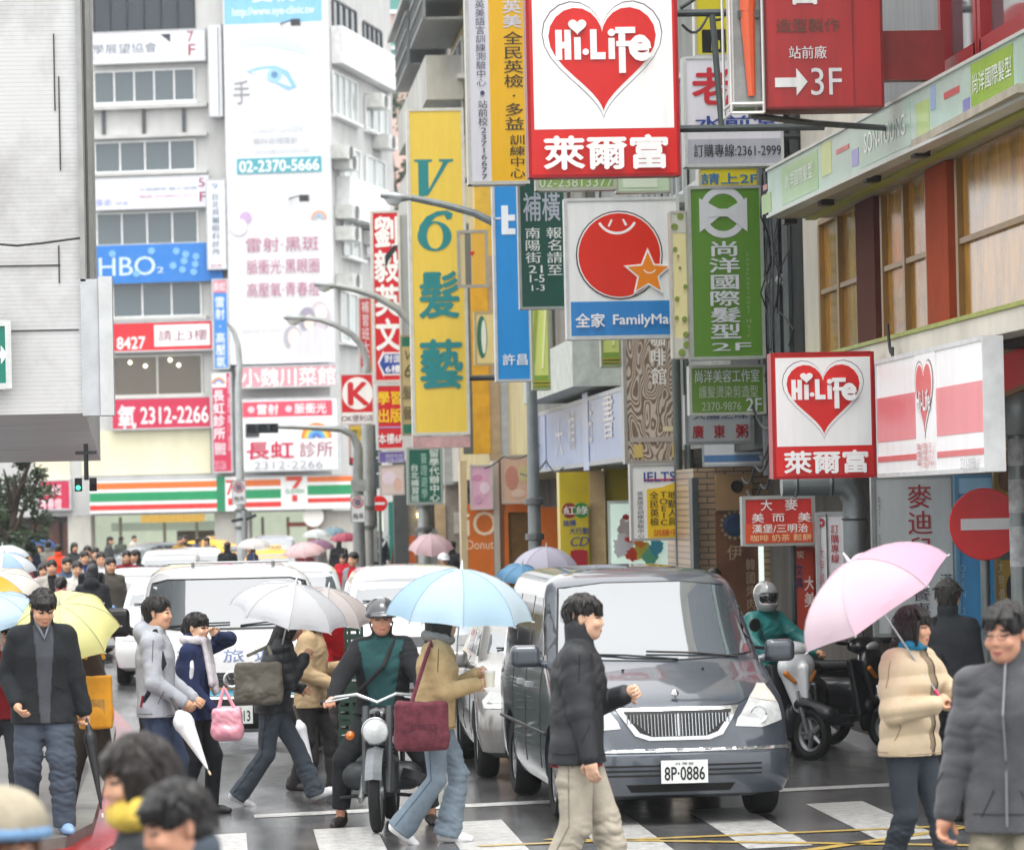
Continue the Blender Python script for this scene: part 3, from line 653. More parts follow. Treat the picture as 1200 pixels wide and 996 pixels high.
# polka dotted lamp box
dots = [('e', x, y, r, r, '7d9440') for x, y, r in ((799, 254, 4), (792, 266, 4), (792, 292, 2.5), (797, 314, 1.5), (803, 336, 2.5), (793, 350, 2.5), (801, 374, 3), (792, 372, 2), (803, 404, 4), (797, 413, 4), (795, 300, 1.2), (802, 392, 3))]
sign('lamp_box', 'slim cream lamp box with green polka dots beside the green salon sign', 'lamp box', 42.6, (787, 248, 807, 420), .2, 'e6dca4', 'c8c6b8', [('r', 787, 249, 807, 273, 'cfcfc4'), ('r', 787, 396, 807, 420, 'cfcfc4')] + dots, fw=.02)
LG = 'd4d8dc'
s = sign('salon_sign', 'tall green salon sign with round silver emblem on top', 'sign', 42.4, (808, 218, 895, 421), .24, GRN, 'b4b8b2', (
    ('a', 849, 246, 19, 27, 20, 160, LG), ('a', 849, 252, 19, 27, 200, 340, LG), ('p', [(821, 232), (846, 246), (846, 253), (821, 272)], LG), ('p', [(877, 232), (852, 246), (852, 253), (877, 272)], LG), ('r', 832, 245, 866, 254, LG),
    ('v', '尚洋國際髮型', 830, 282, 868, 398, LG, .025), ('v', 'International Hair', 872, 296, 880, 396, '93ab74', 0), ('t', '2F', 832, 402, 878, 411, LG, .0)), fw=.03)
s2 = s
for zz in (.5, 1.3): beam(s, [(s['_w'], .12, zz), (s['_w'] + .7, .12, zz)], .04, 'c6caca')
sign('salon_sign', 'small wide green salon sign with silver lettering under the tall one', 'sign', 42.6, (808, 428, 897, 486), .2, '61892f', 'b9beb4', (
    ('t', '尚洋美容工作室', 815, 433, 890, 448, LG, .01), ('t', '護髮燙染剪造型', 819, 452, 888, 466, 'b9c4ae', .0), ('t', '2370-9876', 822, 471, 868, 481, 'aab89c'), ('t', '2F', 874, 467, 892, 482, LG, .01)), fw=.025)
sign('noodle_sign', 'faded grey sign with dark red characters under the small green one', 'sign', 44.5, (803, 462, 882, 520), .2, 'a7abae', '8e9294', (
    ('t', '大腸之味', 812, 482, 876, 491, '343a6a', .01), ('t', '廣', 811, 498, 824, 513, '9a1e28', .03), ('t', '東', 836, 498, 849, 513, '9a1e28', .03), ('t', '粥', 862, 498, 876, 513, '9a1e28', .03)), fw=.03)
aw = sign('awning_sign', 'white awning board with blue stripe above the tiled shop', 'sign', 46.5, (823, 486, 892, 546), .5, 'e4e8ec', 'b8bcc0', (('r', 824, 533, 891, 541, '4f82b8'), ('r', 881, 487, 891, 516, 'e8ecf0'), ('v', '小吃', 883, 490, 890, 514, '5a78a8')), fw=.02)
aw.rotation_euler.z = R(-8)
# water shop sign behind the arms
s = sign('water_sign', 'white sign with big red character and blue strokes behind the dark arms', 'sign', 40.6, (802, 66, 917, 195), .25, 'd3d3dc', 'c4c8c8', (
    ('r', 804, 163, 916, 193, 'a5a9b4'), ('t', '老', 812, 80, 858, 122, 'b8202c', .035), ('t', '水前宮', 814, 136, 912, 152, '1f3f8c', .03), ('t', '訂購專線:2361-2999', 812, 169, 914, 184, '26262c', .01)), fw=.025)
beam(s, [(s['_w'], .1, .3), (s['_w'] + .3, .1, .3)], .03)
sign('yellow_sign', 'yellow sign with blue lettering peeking out above the tall green salon sign', 'sign', 44, (819, 196, 892, 240), .2, 'e0cf30', 'c8c8bc', (('t', '請上2F', 822, 203, 888, 216, '2f78b4', .02),), fw=.02)
sign('yellow_sign', 'bright yellow sign with black strokes at the top behind the arms', 'sign', 44.5, (814, -15, 858, 66), .2, 'dfd12e', 'c8c8bc', (('r', 822, 35, 850, 62, '1c1c1e'), ('r', 833, 50, 835, 60, 'dfd12e'), ('r', 841, 48, 843, 58, 'dfd12e')), fw=.02)
# red box sign with arrow
s = sign('workshop_sign', 'dark red box sign with white arrow on a truss and a glazed side box', 'sign', 31.2, (896, -30, 1034, 127), .45, 'a31a1c', '6e1c1c', (
    ('t', '古', 926, -26, 962, 5, 'e4e4e4', .03), ('t', '造型製作', 910, 22, 984, 38, '5e3020', .02), ('t', '站前廠', 924, 54, 968, 69, 'd4d4d4', .01),
    ('p', [(907, 91), (932, 91), (932, 80), (945, 96), (932, 112), (932, 102), (907, 102)], 'dcdcdc'), ('t', '3F', 949, 80, 985, 112, 'd4d4d6', .0), ('r', 999, -30, 1000.5, 127, '7c1416')), fw=.015, dirt=.3)
W, Hh = s['_w'], s['_h']
MB().box((-W - .24, .02, .02), (-W - .004, .4, Hh)).build('side_panel', mat('8f9290', rough=.2, dirt=.4), s)
b = MB(); b.tube([(-W - .11, -.005, .1), (-W - .13, -.005, .75)], [.03, .06], 10); b.tube([(-W - .13, -.005, .75), (-W - .11, -.005, Hh)], [.06, .075], 10); b.build('bottle_print', mat('d8603c', rough=.3), s, smooth=True)
MB().box((-W - .2, -.03, .70), (-W - .04, .015, .76)).build('label_strip', plastic('4a4a48'), s)
b = MB()
for x in (-W - .27, -W - .02):
    for y in (-.03, .42): b.tube([(x, y, -.03), (x, y, Hh)], .012, 6)
for zz in (-.03, .04): b.tube([(-W - .27, -.03, zz), (-W - .02, -.03, zz)], .012, 6); b.tube([(-W - .27, -.03, zz), (-W - .27, .42, zz)], .012, 6)
b.build('cage_frame', steel('d8d8d4'), s, smooth=True)
MB().box((W, .1, .22), (W + .5, .3, .6)).build('truss', mat('7c2420', rough=.5, dirt=.3), s)
beam(s, [(-W - .1, .2, -.03), (0, .5, -.07), (W + .3, .8, -.10), (W + .55, .7, .1)], .025, '5a6060')
# pale green sign band of the salon building: long sign along the facade
pb = Pl((5.13, 38.5, 0), R(-88.7))
u0 = pb.uv(900, 230)[0]; u1 = pb.uv(1300, 100)[0]
bn = thing('salon_band', 'long pale green sign band running along the salon windows', 'sign', (5.13, 38.5, 0), R(-88.7))
MB().box((u0, 0, 4.99), (u1, .1, 5.40)).build('panel', mat('a9c4b8', rough=.3, dirt=.2), bn)
MB().box((u0, -.02, 5.40), (u1, .12, 5.425)).build('trim', plastic('b8bdb6'), bn); MB().box((u0, -.02, 4.965), (u1, .12, 4.99)).build('trim', plastic('b8bdb6'), bn)
def on_band(a, b_, z0, z1, col, nm='colour_band', y=-.004):
    x0 = pb.uv(a, 594 - (5.2 - 2.32) * 0)[0]; x1 = pb.uv(b_, 594)[0]; MB().box((x0, y, z0), (x1, -.0005, z1)).build(nm, mat(col, rough=.3, dirt=.15), bn); return x0, x1
for a, b_, z0, z1, c in ((901, 912, 5.02, 5.2, '7fae4a'), (903, 908, 5.24, 5.29, 'b05a5e'), (925, 968, 5.02, 5.36, '8fb682'), (990, 1005, 5.23, 5.27, 'b85a5a'), (1008, 1016, 5.06, 5.2, '8a90c0'), (1018, 1078, 5.02, 5.36, '9dbcaa'), (1085, 1100, 5.02, 5.3, 'a8c47a'), (1118, 1136, 5.23, 5.28, 'b85a5a'), (1140, 1148, 5.06, 5.16, '7a80b8'), (1150, 1200, 5.01, 5.38, '86b03c'), (1205, 1300, 5.01, 5.38, '9dbcaa'), (972, 984, 5.1, 5.38, 'b9c98a'), (1102, 1108, 5.2, 5.38, '8aa8c8')):
    x0, x1 = on_band(a, b_, z0, z1, c)
b = MB()
for a, b_, t, z0, z1 in ((930, 962, '尚洋國際髮型', 5.14, 5.28), (1024, 1072, 'SON-YOUNG', 5.12, 5.28), (1153, 1199, '尚洋國際髮型', 5.16, 5.3)):
    put_text(b, t, pb.uv(a, 594)[0], z0, pb.uv(b_, 594)[0], z1, -.009, .01)
b.build('lettering', plastic('dfe6e0'), bn)
# convenience fascia along the facade
ph = PX(5.3)
s = sign('shop_fascia', 'long white and red shop fascia with a narrow heart along the facade', 'sign', ph, (1028, 408, 1155, 556), .13, 'f2f3f3', 'd8dada', (
    ('r', 1028, 456, 1155, 512, 'e0646c'), ('r', 1028, 530, 1155, 537, 'd2282c'), ('r', 1079, 409, 1103, 555, 'f2f3f3'),
    ('h', 1090, 468, 22, 92, '5a3c42'), ('h', 1090, 468, 20, 88, 'f4f4f4'), ('h', 1090, 466, 18, 78, 'd8201e'), ('t', 'Hi-Life', 1082, 456, 1098, 480, 'f6f6f6', .03), ('v', '萊爾富', 1081, 518, 1086, 545, 'c0282c'), ('v', '便利商店', 1088, 518, 1094, 548, 'c0282c'), ('v', '24小時', 1096, 518, 1101, 546, 'c0282c'),
    ('t', '2311-0888', 1132, 540, 1148, 552, '8a9094', 0)), fw=.03)
# red menu sign
s = sign('breakfast_sign', 'small red breakfast sign with white and orange lettering', 'sign', 37.5, (870, 581, 955, 639), .14, 'c0281e', 'a4a4a0', (
    ('t', '大', 892, 585, 905, 598, 'efe6e2', .02), ('t', '麥', 920, 585, 935, 598, 'efe6e2', .02), ('t', '美', 881, 601, 895, 612, 'efe6e2', .02), ('t', '而', 905, 602, 919, 611, 'efe6e2', .02), ('t', '美', 935, 601, 950, 612, 'efe6e2', .02),
    ('r', 873, 613.5, 952, 636, 'd0481c'), ('t', '漢堡/三明治', 881, 614, 946, 624, 'f2ece8', .02), ('t', '咖啡 奶茶 鬆餅', 879, 626, 950, 634, 'f2c090', .02)), fw=.03, dirt=.2)
beam(s, [(s['_w'] * .4, .07, 0), (s['_w'] * .4, .07, -1.6)], .025)
# standing boards by the arcade, facing the crossing
def board(name, label, Y, rc, face, items, frame='c8ccca', thick=.08, **k):
    return sign(name, label, 'board', Y, rc, thick, face, frame, items, **k)
board('menu_board', 'tall grey board with dark red characters beside the blue panel', 36.2, (1023, 556, 1120, 745), 'ccd2d2', (('v', '麥迪兒', 1064, 566, 1094, 658, 'a81e30', .01), ('v', '漢堡咖啡', 1100, 672, 1116, 740, '3a5a50', .0), ('v', '早餐專賣', 1066, 668, 1090, 742, '5a4a58', 0), ('v', '0311 5771', 1028, 580, 1034, 660, '8a9290', 0)), frame='9ea4a4', dirt=.1)
board('panel_board', 'plain bright blue panel between the grey board and the poster', 36.0, (1121, 556, 1168, 760), '3d96d2', (('v', 'OPEN 24H', 1124, 660, 1132, 740, '8ac0e4', 0), ('r', 1122, 556, 1167, 578, '9acdf0')), frame='6a9cc0', dirt=.1)
board('poster_board', 'yellow and brown pasted poster board at the far side of the blue panel', 35.8, (1167, 535, 1260, 760), 'b89432', (('e', 1182, 560, 10, 16, '6e4a30'), ('e', 1190, 600, 12, 18, '8c5c3c'), ('r', 1172, 640, 1210, 655, '4a5a50'), ('e', 1190, 690, 12, 22, '2c2826'), ('v', '大特價中', 1169, 655, 1176, 720, 'd8ccb0', 0)), frame='8a7442', dirt=.3)
board('phone_board', 'white vertical board with red phone lettering next to the grey duct', 37.3, (958, 600, 996, 740), 'e4e2e4', (('v', '訂購專線', 974, 614, 984, 660, 'b8283a', .01), ('v', ':2361', 974, 662, 984, 720, 'b8283a', .01), ('a', 963, 612, 2, 5, 0, 350, 'b8283a'), ('v', '大甲鮮奶', 960, 640, 966, 700, 'c87a84', 0), ('r', 969, 601, 970.5, 739, '5a6064')), frame='b0b4b4')
board('menu_board', 'narrow red vertical board with dark characters below the breakfast sign', 37.8, (929, 641, 957, 745), 'bd3a24', (('v', '大美', 942, 674, 956, 712, 'ecd8d0', .03), ('v', '文具', 932, 660, 942, 690, '28305a', .02), ('t', '炭', 934, 645, 943, 654, 'e8d0b8', .01)), frame='8e3024')
# wood grain cafe sign
def woodgrain():
    m = bpy.data.materials.new('carved_wood_grain'); m.use_nodes = True; n = m.node_tree.nodes; l = m.node_tree.links; b = n['Principled BSDF']; b.inputs['Roughness'].default_value = .5
    tc = n.new('ShaderNodeTexCoord'); mp = n.new('ShaderNodeMapping'); mp.inputs['Scale'].default_value = (1.6, 1, .55); l.new(tc.outputs['Object'], mp.inputs[0])
    t = n.new('ShaderNodeTexNoise'); t.inputs['Scale'].default_value = 2.6; t.inputs['Detail'].default_value = 1.5; l.new(mp.outputs[0], t.inputs[0])
    mu = n.new('ShaderNodeMath'); mu.operation = 'MULTIPLY'; mu.inputs[1].default_value = 22; l.new(t.outputs[0], mu.inputs[0])
    fr = n.new('ShaderNodeMath'); fr.operation = 'PINGPONG'; fr.inputs[1].default_value = .5; l.new(mu.outputs[0], fr.inputs[0])
    cr = n.new('ShaderNodeValToRGB'); cr.color_ramp.elements[0].position = .18; cr.color_ramp.elements[0].color = (*lin('c0b4a4'), 1); cr.color_ramp.elements[1].position = .3; cr.color_ramp.elements[1].color = (*lin('75604f'), 1)
    l.new(fr.outputs[0], cr.inputs[0]); l.new(cr.outputs[0], b.inputs['Base Color']); return m
s = sign('cafe_sign', 'brown wood grain cafe sign with white vertical characters', 'sign', 52, (731, 385, 800, 543), .25, '8a7360', 'a8a49c', (('v', '咖啡館', 763, 385, 782, 452, 'f0eee8', .015), ('v', 'COFFEE', 786, 396, 796, 452, 'b05a4a', 0), ('r', 737, 512, 796, 518, 'b0a59c'), ('r', 741, 521, 752, 536, 'cdb46a'), ('r', 786, 520, 795, 536, 'cdb46a'), ('r', 776, 500, 790, 506, 'd8cfa8')), fw=.04)
[c for c in kids(s) if c.name.startswith('panel')][0].data.materials[0] = woodgrain()
s = sign('language_sign', 'white and yellow language school sign with vertical black lettering', 'sign', 51, (739, 543, 805, 633), .2, 'eef0f0', 'b8bab8', (
    ('p', [(758, 573), (775, 571), (806, 561), (806, 633), (758, 633)], 'eec71e'), ('t', 'IELTS', 755, 553, 792, 564, '2a4a9a', .02), ('r', 755, 561, 792, 563.5, 'c8283a'),
    ('v', '全民英檢', 761, 575, 772, 616, '2c2a26', .015), ('v', 'TOEIC', 772, 575, 783, 616, '2c2a26', .01), ('v', '地勤人員', 782, 575, 793, 616, '2c2a26', .015), ('v', '空服員班', 793, 575, 803, 616, '2c2a26', .015), ('t', '訓練中心', 765, 620, 803, 628, 'c8481e', .015), ('v', '英美語言訓練測驗中心', 746, 575, 754, 630, '3a3a4a', .0)), fw=.03)
post = thing('sign_post', 'pair of dark posts carrying the language school sign', 'post', at(800, 640, 50.8).xy.to_3d())
for px in (796, 809):
    x = at(px, 600, 50.9).x - post.location.x; MB().tube([(x, .1, 0), (x, .1, 4.2)], .055, 10).build('post', steel('5a6260'), post, smooth=True)
# long blue grey fascia along the facade
sign('shop_fascia', 'faded blue grey shop fascia with worn white characters', 'sign', PX(5.5), (632, 468, 731, 547), .3, '7d97c0', 'a0a4a8', (('t', '大', 655, 488, 665, 530, 'd4cfd0', .0), ('t', '補', 672, 480, 680, 525, 'c8c8cc', .0), ('t', '帖', 693, 476, 700, 522, 'd0c8c8', 0), ('t', '書', 712, 470, 722, 520, 'cfc8c8', 0), ('r', 690, 462, 696, 552, '94a8cc'), ('r', 638, 474, 642, 545, '8ba2c8')), fw=.06, dirt=.35)
# english school sign
sign('language_sign', 'tall white and golden yellow language school sign beside the biggest heart sign', 'sign', 47, (547, -18, 618, 216), .3, 'd9d9e2', 'c6c6c0', (
    ('r', 574, -18, 617, 214, 'ecb60e'), ('v', '英美', 590, 0, 613, 34, 'd5d4dc', .03), ('v', '全民英檢·多益', 590, 37, 614, 154, '3a3220', .012), ('v', '訓練中心', 595, 158, 614, 210, '3a3220', .01), ('v', '英美語言訓練測驗中心', 558, 0, 570, 102, '4c5068', .0), ('e', 565, 109, 2.5, 2.5, '3a4068'), ('v', '站前校', 559, 117, 571, 148, '3a3c44', .0), ('v', '23716677', 559, 149, 572, 211, '3a3c44', 0.0)), fw=.035)
# green phone sign, blue sign, dark green address sign
sign('phone_sign', 'green phone number sign peeking out below the largest heart sign', 'sign', 41.5, (628, 196, 722, 223), .2, '7c9c52', 'a9ada0', (('t', '02-23813377', 632, 208, 718, 219, 'c4ccc0', .0),), fw=.03)
sign('phone_sign', 'pale green translucent sign below the largest heart sign', 'sign', 42.5, (722, 196, 786, 226), .15, 'b8ccb0', 'a9ada0', (('r', 730, 208, 770, 220, 'cfdcc6'),), fw=.02)
s = sign('street_sign', 'tall bright blue sign with white characters at its foot', 'sign', 57, (579, 200, 621, 447), .25, '1f8ad2', 'c4c8cc', (('r', 580, 266, 620, 266.8, '1876b8'), ('t', '許昌', 587, 415, 616, 428, 'e6ecf0', .02), ('p', [(589, 241), (597, 241), (597, 252), (605, 252), (605, 259), (597, 259), (597, 268), (605, 268), (605, 275), (589, 275)], 'e6ecf2'), ('r', 580, 255, 588, 257, 'e6ecf2')), fw=.03)
s = sign('address_sign', 'dark green sign with white address columns next to the smiling disc sign', 'sign', 48, (608, 208, 664, 362), .2, '0d4f43', 'a4aaa8', (
    ('t', '補橫', 614, 226, 657, 259, 'b4bcc8', .02), ('v', '南陽街', 615, 266, 634, 309, 'e4ece8', .012), ('t', '21', 619, 311, 635, 320, 'e4ece8', .01), ('t', '1-5', 620, 322, 637, 331, 'e4ece8', .01), ('t', '1-3', 622, 334, 637, 341, 'e4ece8', .01), ('v', '報名請至', 640, 266, 659, 324, 'e4ece8', .012)), fw=.025)
def ribbon(label, Y, rc):
    x0, y0, x1, y1 = rc; h_ = (y1 - y0)
    I = [('r', x0, y0, x1, y0 + 17, '82a23c'), ('r', x0, y1 - 17, x1, y1, '82a23c'), ('p', [(x0 + 4, y0 + 18), (x0 + 9, y0 + 18), (x0 + 3, y1 - 30), (x0 + 1, y1 - 40)], '9aa84a'), ('p', [(x1 - 5, y0 + 25), (x1 - 3, y0 + 25), (x1 - 8, y1 - 25), (x1 - 10, y1 - 25)], 'eef2b8')]
    for i in (5, 9): I += [('r', x0, y0 + i, x1, y0 + i + 1.2, 'c8a83c'), ('r', x0, y1 - i - 1, x1, y1 - i, 'c8a83c')]
    return sign('lamp_box', label, 'lamp box', Y, rc, .2, 'd0dc7c', 'a0aa84', I, fw=.025)
ribbon('slim lime green lamp box with swirl next to the blue sign', 55, (623, 335, 644, 457))
ribbon('lime green lamp box whose foot shows under the smiling disc sign', 47, (704, 330, 727, 430))
# hair salon yellow sign
TQ = '1d7f80'
s = sign('hair_sign', 'tall yellow hair salon sign with teal characters', 'sign', 72, (480, 127, 547, 510), .35, 'e2c24a', 'd4d2c8', (
    ('p', [(488, 187), (509, 187), (509, 189.5), (504.5, 190.5), (504.5, 222), (522, 190.5), (517, 189.5), (517, 187), (534, 187), (534, 189.5), (528, 191), (504, 229), (492.5, 231), (492.5, 190.5), (488, 189.5)], TQ), ('p', [(490 + 0, 278), (493, 264), (501, 254), (513, 248), (526, 247), (532, 251), (530, 257), (525, 258), (522, 252), (513, 254), (505, 261), (501, 272), (500, 280)], TQ), ('p', [(510 + 20 * math.cos(a), 277 - 17.5 * math.sin(a)) for a in [i * math.pi / 16 for i in range(33)]] + [(510.5 + 9.5 * math.cos(a), 277 - 15 * math.sin(a)) for a in [-i * math.pi / 16 for i in range(33)]], TQ), ('t', '髮', 491, 319, 537, 372, TQ, .035), ('t', '藝', 491, 399, 539, 455, TQ, .04)), fw=.05, rough=.4)
MB().box((-s['_w'], .0, -.22), (s['_w'], .3, -.02)).build('base_tray', mat('c9a09c', dirt=.4), s)
beam(s, [(s['_w'], .2, 1), (s['_w'] + 1.5, .2, 1)], .05); beam(s, [(s['_w'], .2, 4.5), (s['_w'] + 1.5, .2, 4.5)], .05)
s = sign('hair_sign', 'slim tan hair salon lamp box with green caps beside the yellow sign', 'sign', 74, (470, 393, 485, 510), .3, 'c2ae7c', 'a89c7c', (('r', 470, 393, 485, 406, '14705a'), ('r', 470, 497, 485, 510, '14705a'), ('t', 'V', 473, 411, 482, 422, '5e5640', 0, .2), ('t', '6', 473, 426, 482, 442, '5e5640', 0, .2), ('t', '髮', 472, 452, 483, 468, '5e5640', .01), ('t', '藝', 472, 476, 483, 492, '5e5640', .01)), fw=.03)
sign('wire_frame_sign', 'clear acrylic panel with a red mark standing out from the yellow cladding', 'sign', 71, (536, 270, 572, 337), .05, 'cbb98a', 'a8a498', (('r', 545, 272, 552, 336, '6a6a62'), ('r', 553, 272, 571, 336, 'd9a83a'), ('p', [(550, 295), (557, 295), (553.5, 301)], 'c8281e')), fw=.05)
sign('clinic_sign', 'green and white sign seen edge on below the acrylic panel', 'sign', 78, (556, 365, 582, 428), .2, 'd8c890', 'b8ac84', (('e', 565, 395, 6, 25, '2c6a58'), ('e', 567, 395, 3, 20, 'd8e0d4')), fw=.04)
# red english school sign, study sign, purple plate
s = sign('school_sign', 'tall red english school sign with white characters and blue arrow', 'sign', 88, (436, 247, 470, 448), .3, 'cf1626', 'd8d4d0', (
    ('v', '劉毅英文', 439, 252, 469, 412, 'efeff0', .05), ('p', [(441, 425), (448, 410), (448, 413), (470, 413), (470, 440), (448, 440), (448, 443)], 'e8e4e4'), ('p', [(443, 426), (449, 415), (470, 415), (470, 438), (449, 438)], '2748a0'), ('t', '對面', 449, 416, 469, 425, 'eef0f4', .02), ('t', '6樓', 450, 428, 469, 437, 'eef0f4', .03), ('p', [(452, 300), (462, 288), (468, 288), (463, 296), (456, 306), (452, 316)], '2a2c30')), fw=.05)
MB().box((s['_w'] + .01, .1, .1), (s['_w'] + .28, .5, s['_h'] - .1)).build('side_panel', plastic('a2a8ac'), s)
sign('school_sign', 'red and yellow study publisher sign below the red english school sign', 'sign', 87, (441, 450, 473, 527), .3, 'cf1626', 'd8d4d0', (('t', '學習', 443, 459, 471, 474, 'f2c81e', .04), ('t', '出版', 444, 479, 471, 495, 'f2c81e', .04), ('r', 442, 500, 472, 501.5, 'a0a0d8'), ('t', '本樓6F', 443, 508, 471, 520, 'f0ecec', .03)), fw=.04)
sign('school_sign', 'small purple plate under the study publisher sign', 'sign', 87, (444, 529, 474, 542), .2, '6a5aa0', 'a09ab8', (('t', '國際英語', 452, 532, 472, 536, 'c8c4dc'), ('t', '2370-2288', 452, 537, 472, 541, 'c8c4dc')), fw=.02)
sign('banner_sign', 'washed out pale banner hanging under the purple plate', 'sign', 92, (445, 545, 474, 580), .15, 'd8c8c4', 'c4bcb8', (('e', 456, 560, 8, 8, 'e2d4e0'), ('e', 466, 568, 5, 8, 'd8b4a8')), fw=.03)
sign('shop_sign', 'far thin red sign half hidden behind the red english school sign', 'sign', 112, (421, 349, 437, 436), .3, 'c92434', 'd0a8a0', (('v', '補習班大樓', 424, 352, 433, 430, 'ecd8d8', .02), ('r', 434, 352, 437, 436, 'dc8a4c')), fw=.04)
sign('shop_sign', 'square white sign with red ring and letter above the signal arm', 'sign', 100, (399, 438, 438, 497), .3, 'f0eeee', 'd8d4d4', (('r', 400, 439, 437, 483, 'cf1a26'), ('e', 419, 461, 18, 19, 'f2f0f0'), ('t', 'K', 409, 449, 432, 474, 'cf1a26', .06), ('t', 'OK便利店', 400, 486, 437, 494, '6a4a5a', .01)), fw=.03)
sign('shop_sign', 'yellow and white narrow sign hanging behind the signal pole', 'sign', 110, (409, 497, 429, 545), .3, 'dcdcd8', 'c8a8a4', (('r', 409, 497, 429, 516, 'd8b83a'), ('t', '樂天', 412, 503, 428, 511, '5a5230'), ('v', '天天', 418, 517, 428, 540, '5a6474'), ('r', 409, 536, 429, 545, 'c82c3a')), fw=.04)
sign('school_sign', 'green twin sign with white vertical lettering below the yellow hair sign', 'sign', 84, (477, 524, 519, 591), .25, '0e5c4c', '9aa6a0', (('v', '台北補習班', 481, 543, 491, 588, 'd4e0da', .02), ('v', '留學代辦中心', 503, 526, 515, 588, 'd4e0da', .025), ('v', '簽證遊學', 493, 530, 501, 585, '9cc0b4', .01)), fw=.05)
# ------------------------------------------------------------------ signs on the clinic building
def psign(name, label, rc, face, items, thick=.25, fw=.06, frame='c8cacc', dy=.0, **k):
    s_ = sign(name, label, 'sign', Pl(FC + PA.N * (.32 + dy), PA.ang), rc, thick, face, frame, items, fw=fw, **k); return s_
psign('association_sign', 'white banner sign with grey characters and dark red floor mark on the upper floors', (108, 36, 241, 74), 'dfe2ea', (('t', '學展望協會', 108, 50, 184, 62, '6a7078', .0), ('t', 'World Association Taiwan', 108, 64, 184, 68, 'c0c6ce'), ('p', [(188, 41), (200, 41), (200, 51)], '3a3a44'), ('t', '7', 220, 39, 227, 51, 'a03a4a', .01), ('t', 'F', 221, 54, 229, 67, 'a03a4a', .01)))
psign('association_sign', 'white banner sign with blue and pink print on a middle floor', (110, 207, 245, 245), 'e2e4ee', (('t', '美術', 112, 231, 131, 241, '7a8ac8', .0), ('t', '研習', 135, 235, 150, 240, '9aa4d0'), ('t', '吉橋鋼琴·聽力保健', 163, 220, 231, 224, '9aaab8'), ('t', '電話 (02)8431-2215', 163, 228, 231, 233, 'd0a0b8'), ('t', '5', 233, 211, 240, 221, 'a03a5a'), ('t', 'F', 234, 227, 241, 238, 'a03a5a')))
psign('cloth_banner', 'bright blue cloth banner with pale bubbles and letters', (112, 286, 261, 331), '2f7ccc', [('t', 'HBO', 116, 300, 182, 322, 'c8dcf0', .01), ('t', '2', 184, 313, 192, 320, 'c8dcf0')] + [('e', x, y, 4, 4, '7ab4e8') for x, y in ((207, 295), (203, 312), (218, 299), (216, 307), (214, 317), (230, 302), (229, 311), (227, 320), (178, 294), (160, 320), (132, 296))], thick=.06, frame=None, rough=.7)
psign('clinic_board', 'red board with white number and a white plate with floor characters', (128, 376, 250, 412), 'd4222e', (('t', '8427', 137, 394, 170, 408, 'f2f0f0', .03), ('r', 181, 381, 246, 406, 'f0eef0'), ('t', '請上3樓', 186, 387, 243, 400, '8a3a50', .0)))
psign('clinic_board', 'crimson board with a big white phone number under the restaurant window', (130, 465, 248, 503), 'c8244c', (('t', '氧', 138, 474, 159, 501, 'f0e8ec', .03), ('t', '2312-2266', 165, 477, 244, 496, 'f4eef0', .03)))
psign('clinic_board', 'small crimson clinic board beside the traffic signal above brown doors', (44, 562, 83, 598), 'c41e48', (('t', '雀斑', 47, 568, 72, 580, 'f0d8e0', .03), ('t', '青春痘', 47, 584, 72, 596, 'f0d8e0', .03)))
psign('blade_sign', 'blank white blade sign beside the upper banner', (244, 28, 260, 137), 'e4e6ea', (('r', 255, 32, 257, 135, '8a9098'),), thick=.5, dy=.3)
psign('blade_sign', 'white blade sign with dark vertical characters above the blue one', (242, 210, 265, 316), 'e4e8ee', (('t', '9', 249, 215, 256, 222, '4a78a8', 0), ('v', '台北貝爾眼科診所', 248, 226, 258, 300, '4a6070', .01), ('t', '診所', 246, 309, 260, 314, 'c07a88')), thick=.5, dy=.3)
psign('blade_sign', 'blue blade sign with white characters and pink top', (249, 327, 268, 433), '3a86d2', (('r', 249, 328, 267, 343, 'd87a8c'), ('t', '長虹', 251, 331, 265, 341, 'f4e8ec', .02), ('v', '雷射·高壓氧', 252, 347, 264, 431, 'e4eef8', .02)), thick=.5, dy=.3)
psign('blade_sign', 'red and white clinic blade sign with little rainbow on top', (248, 436, 272, 554), 'cb2c52', (('r', 249, 437, 266, 454, 'f0eef0'), ('a', 257, 450, 5.5, 8, 0, 180, 'e88a3c'), ('a', 257, 450, 3, 5.5, 0, 180, '5a9ad8'), ('v', '長虹診所', 250, 456, 264, 515, 'f2eaee', .03), ('v', '雷射門診', 267, 440, 271, 530, 'f0c8d4', 0), ('t', '健康檢查', 251, 518, 264, 533, 'f2eaee', .02), ('t', '2312-2266', 251, 540, 264, 550, 'e8b8c4')), thick=.5, dy=.3)
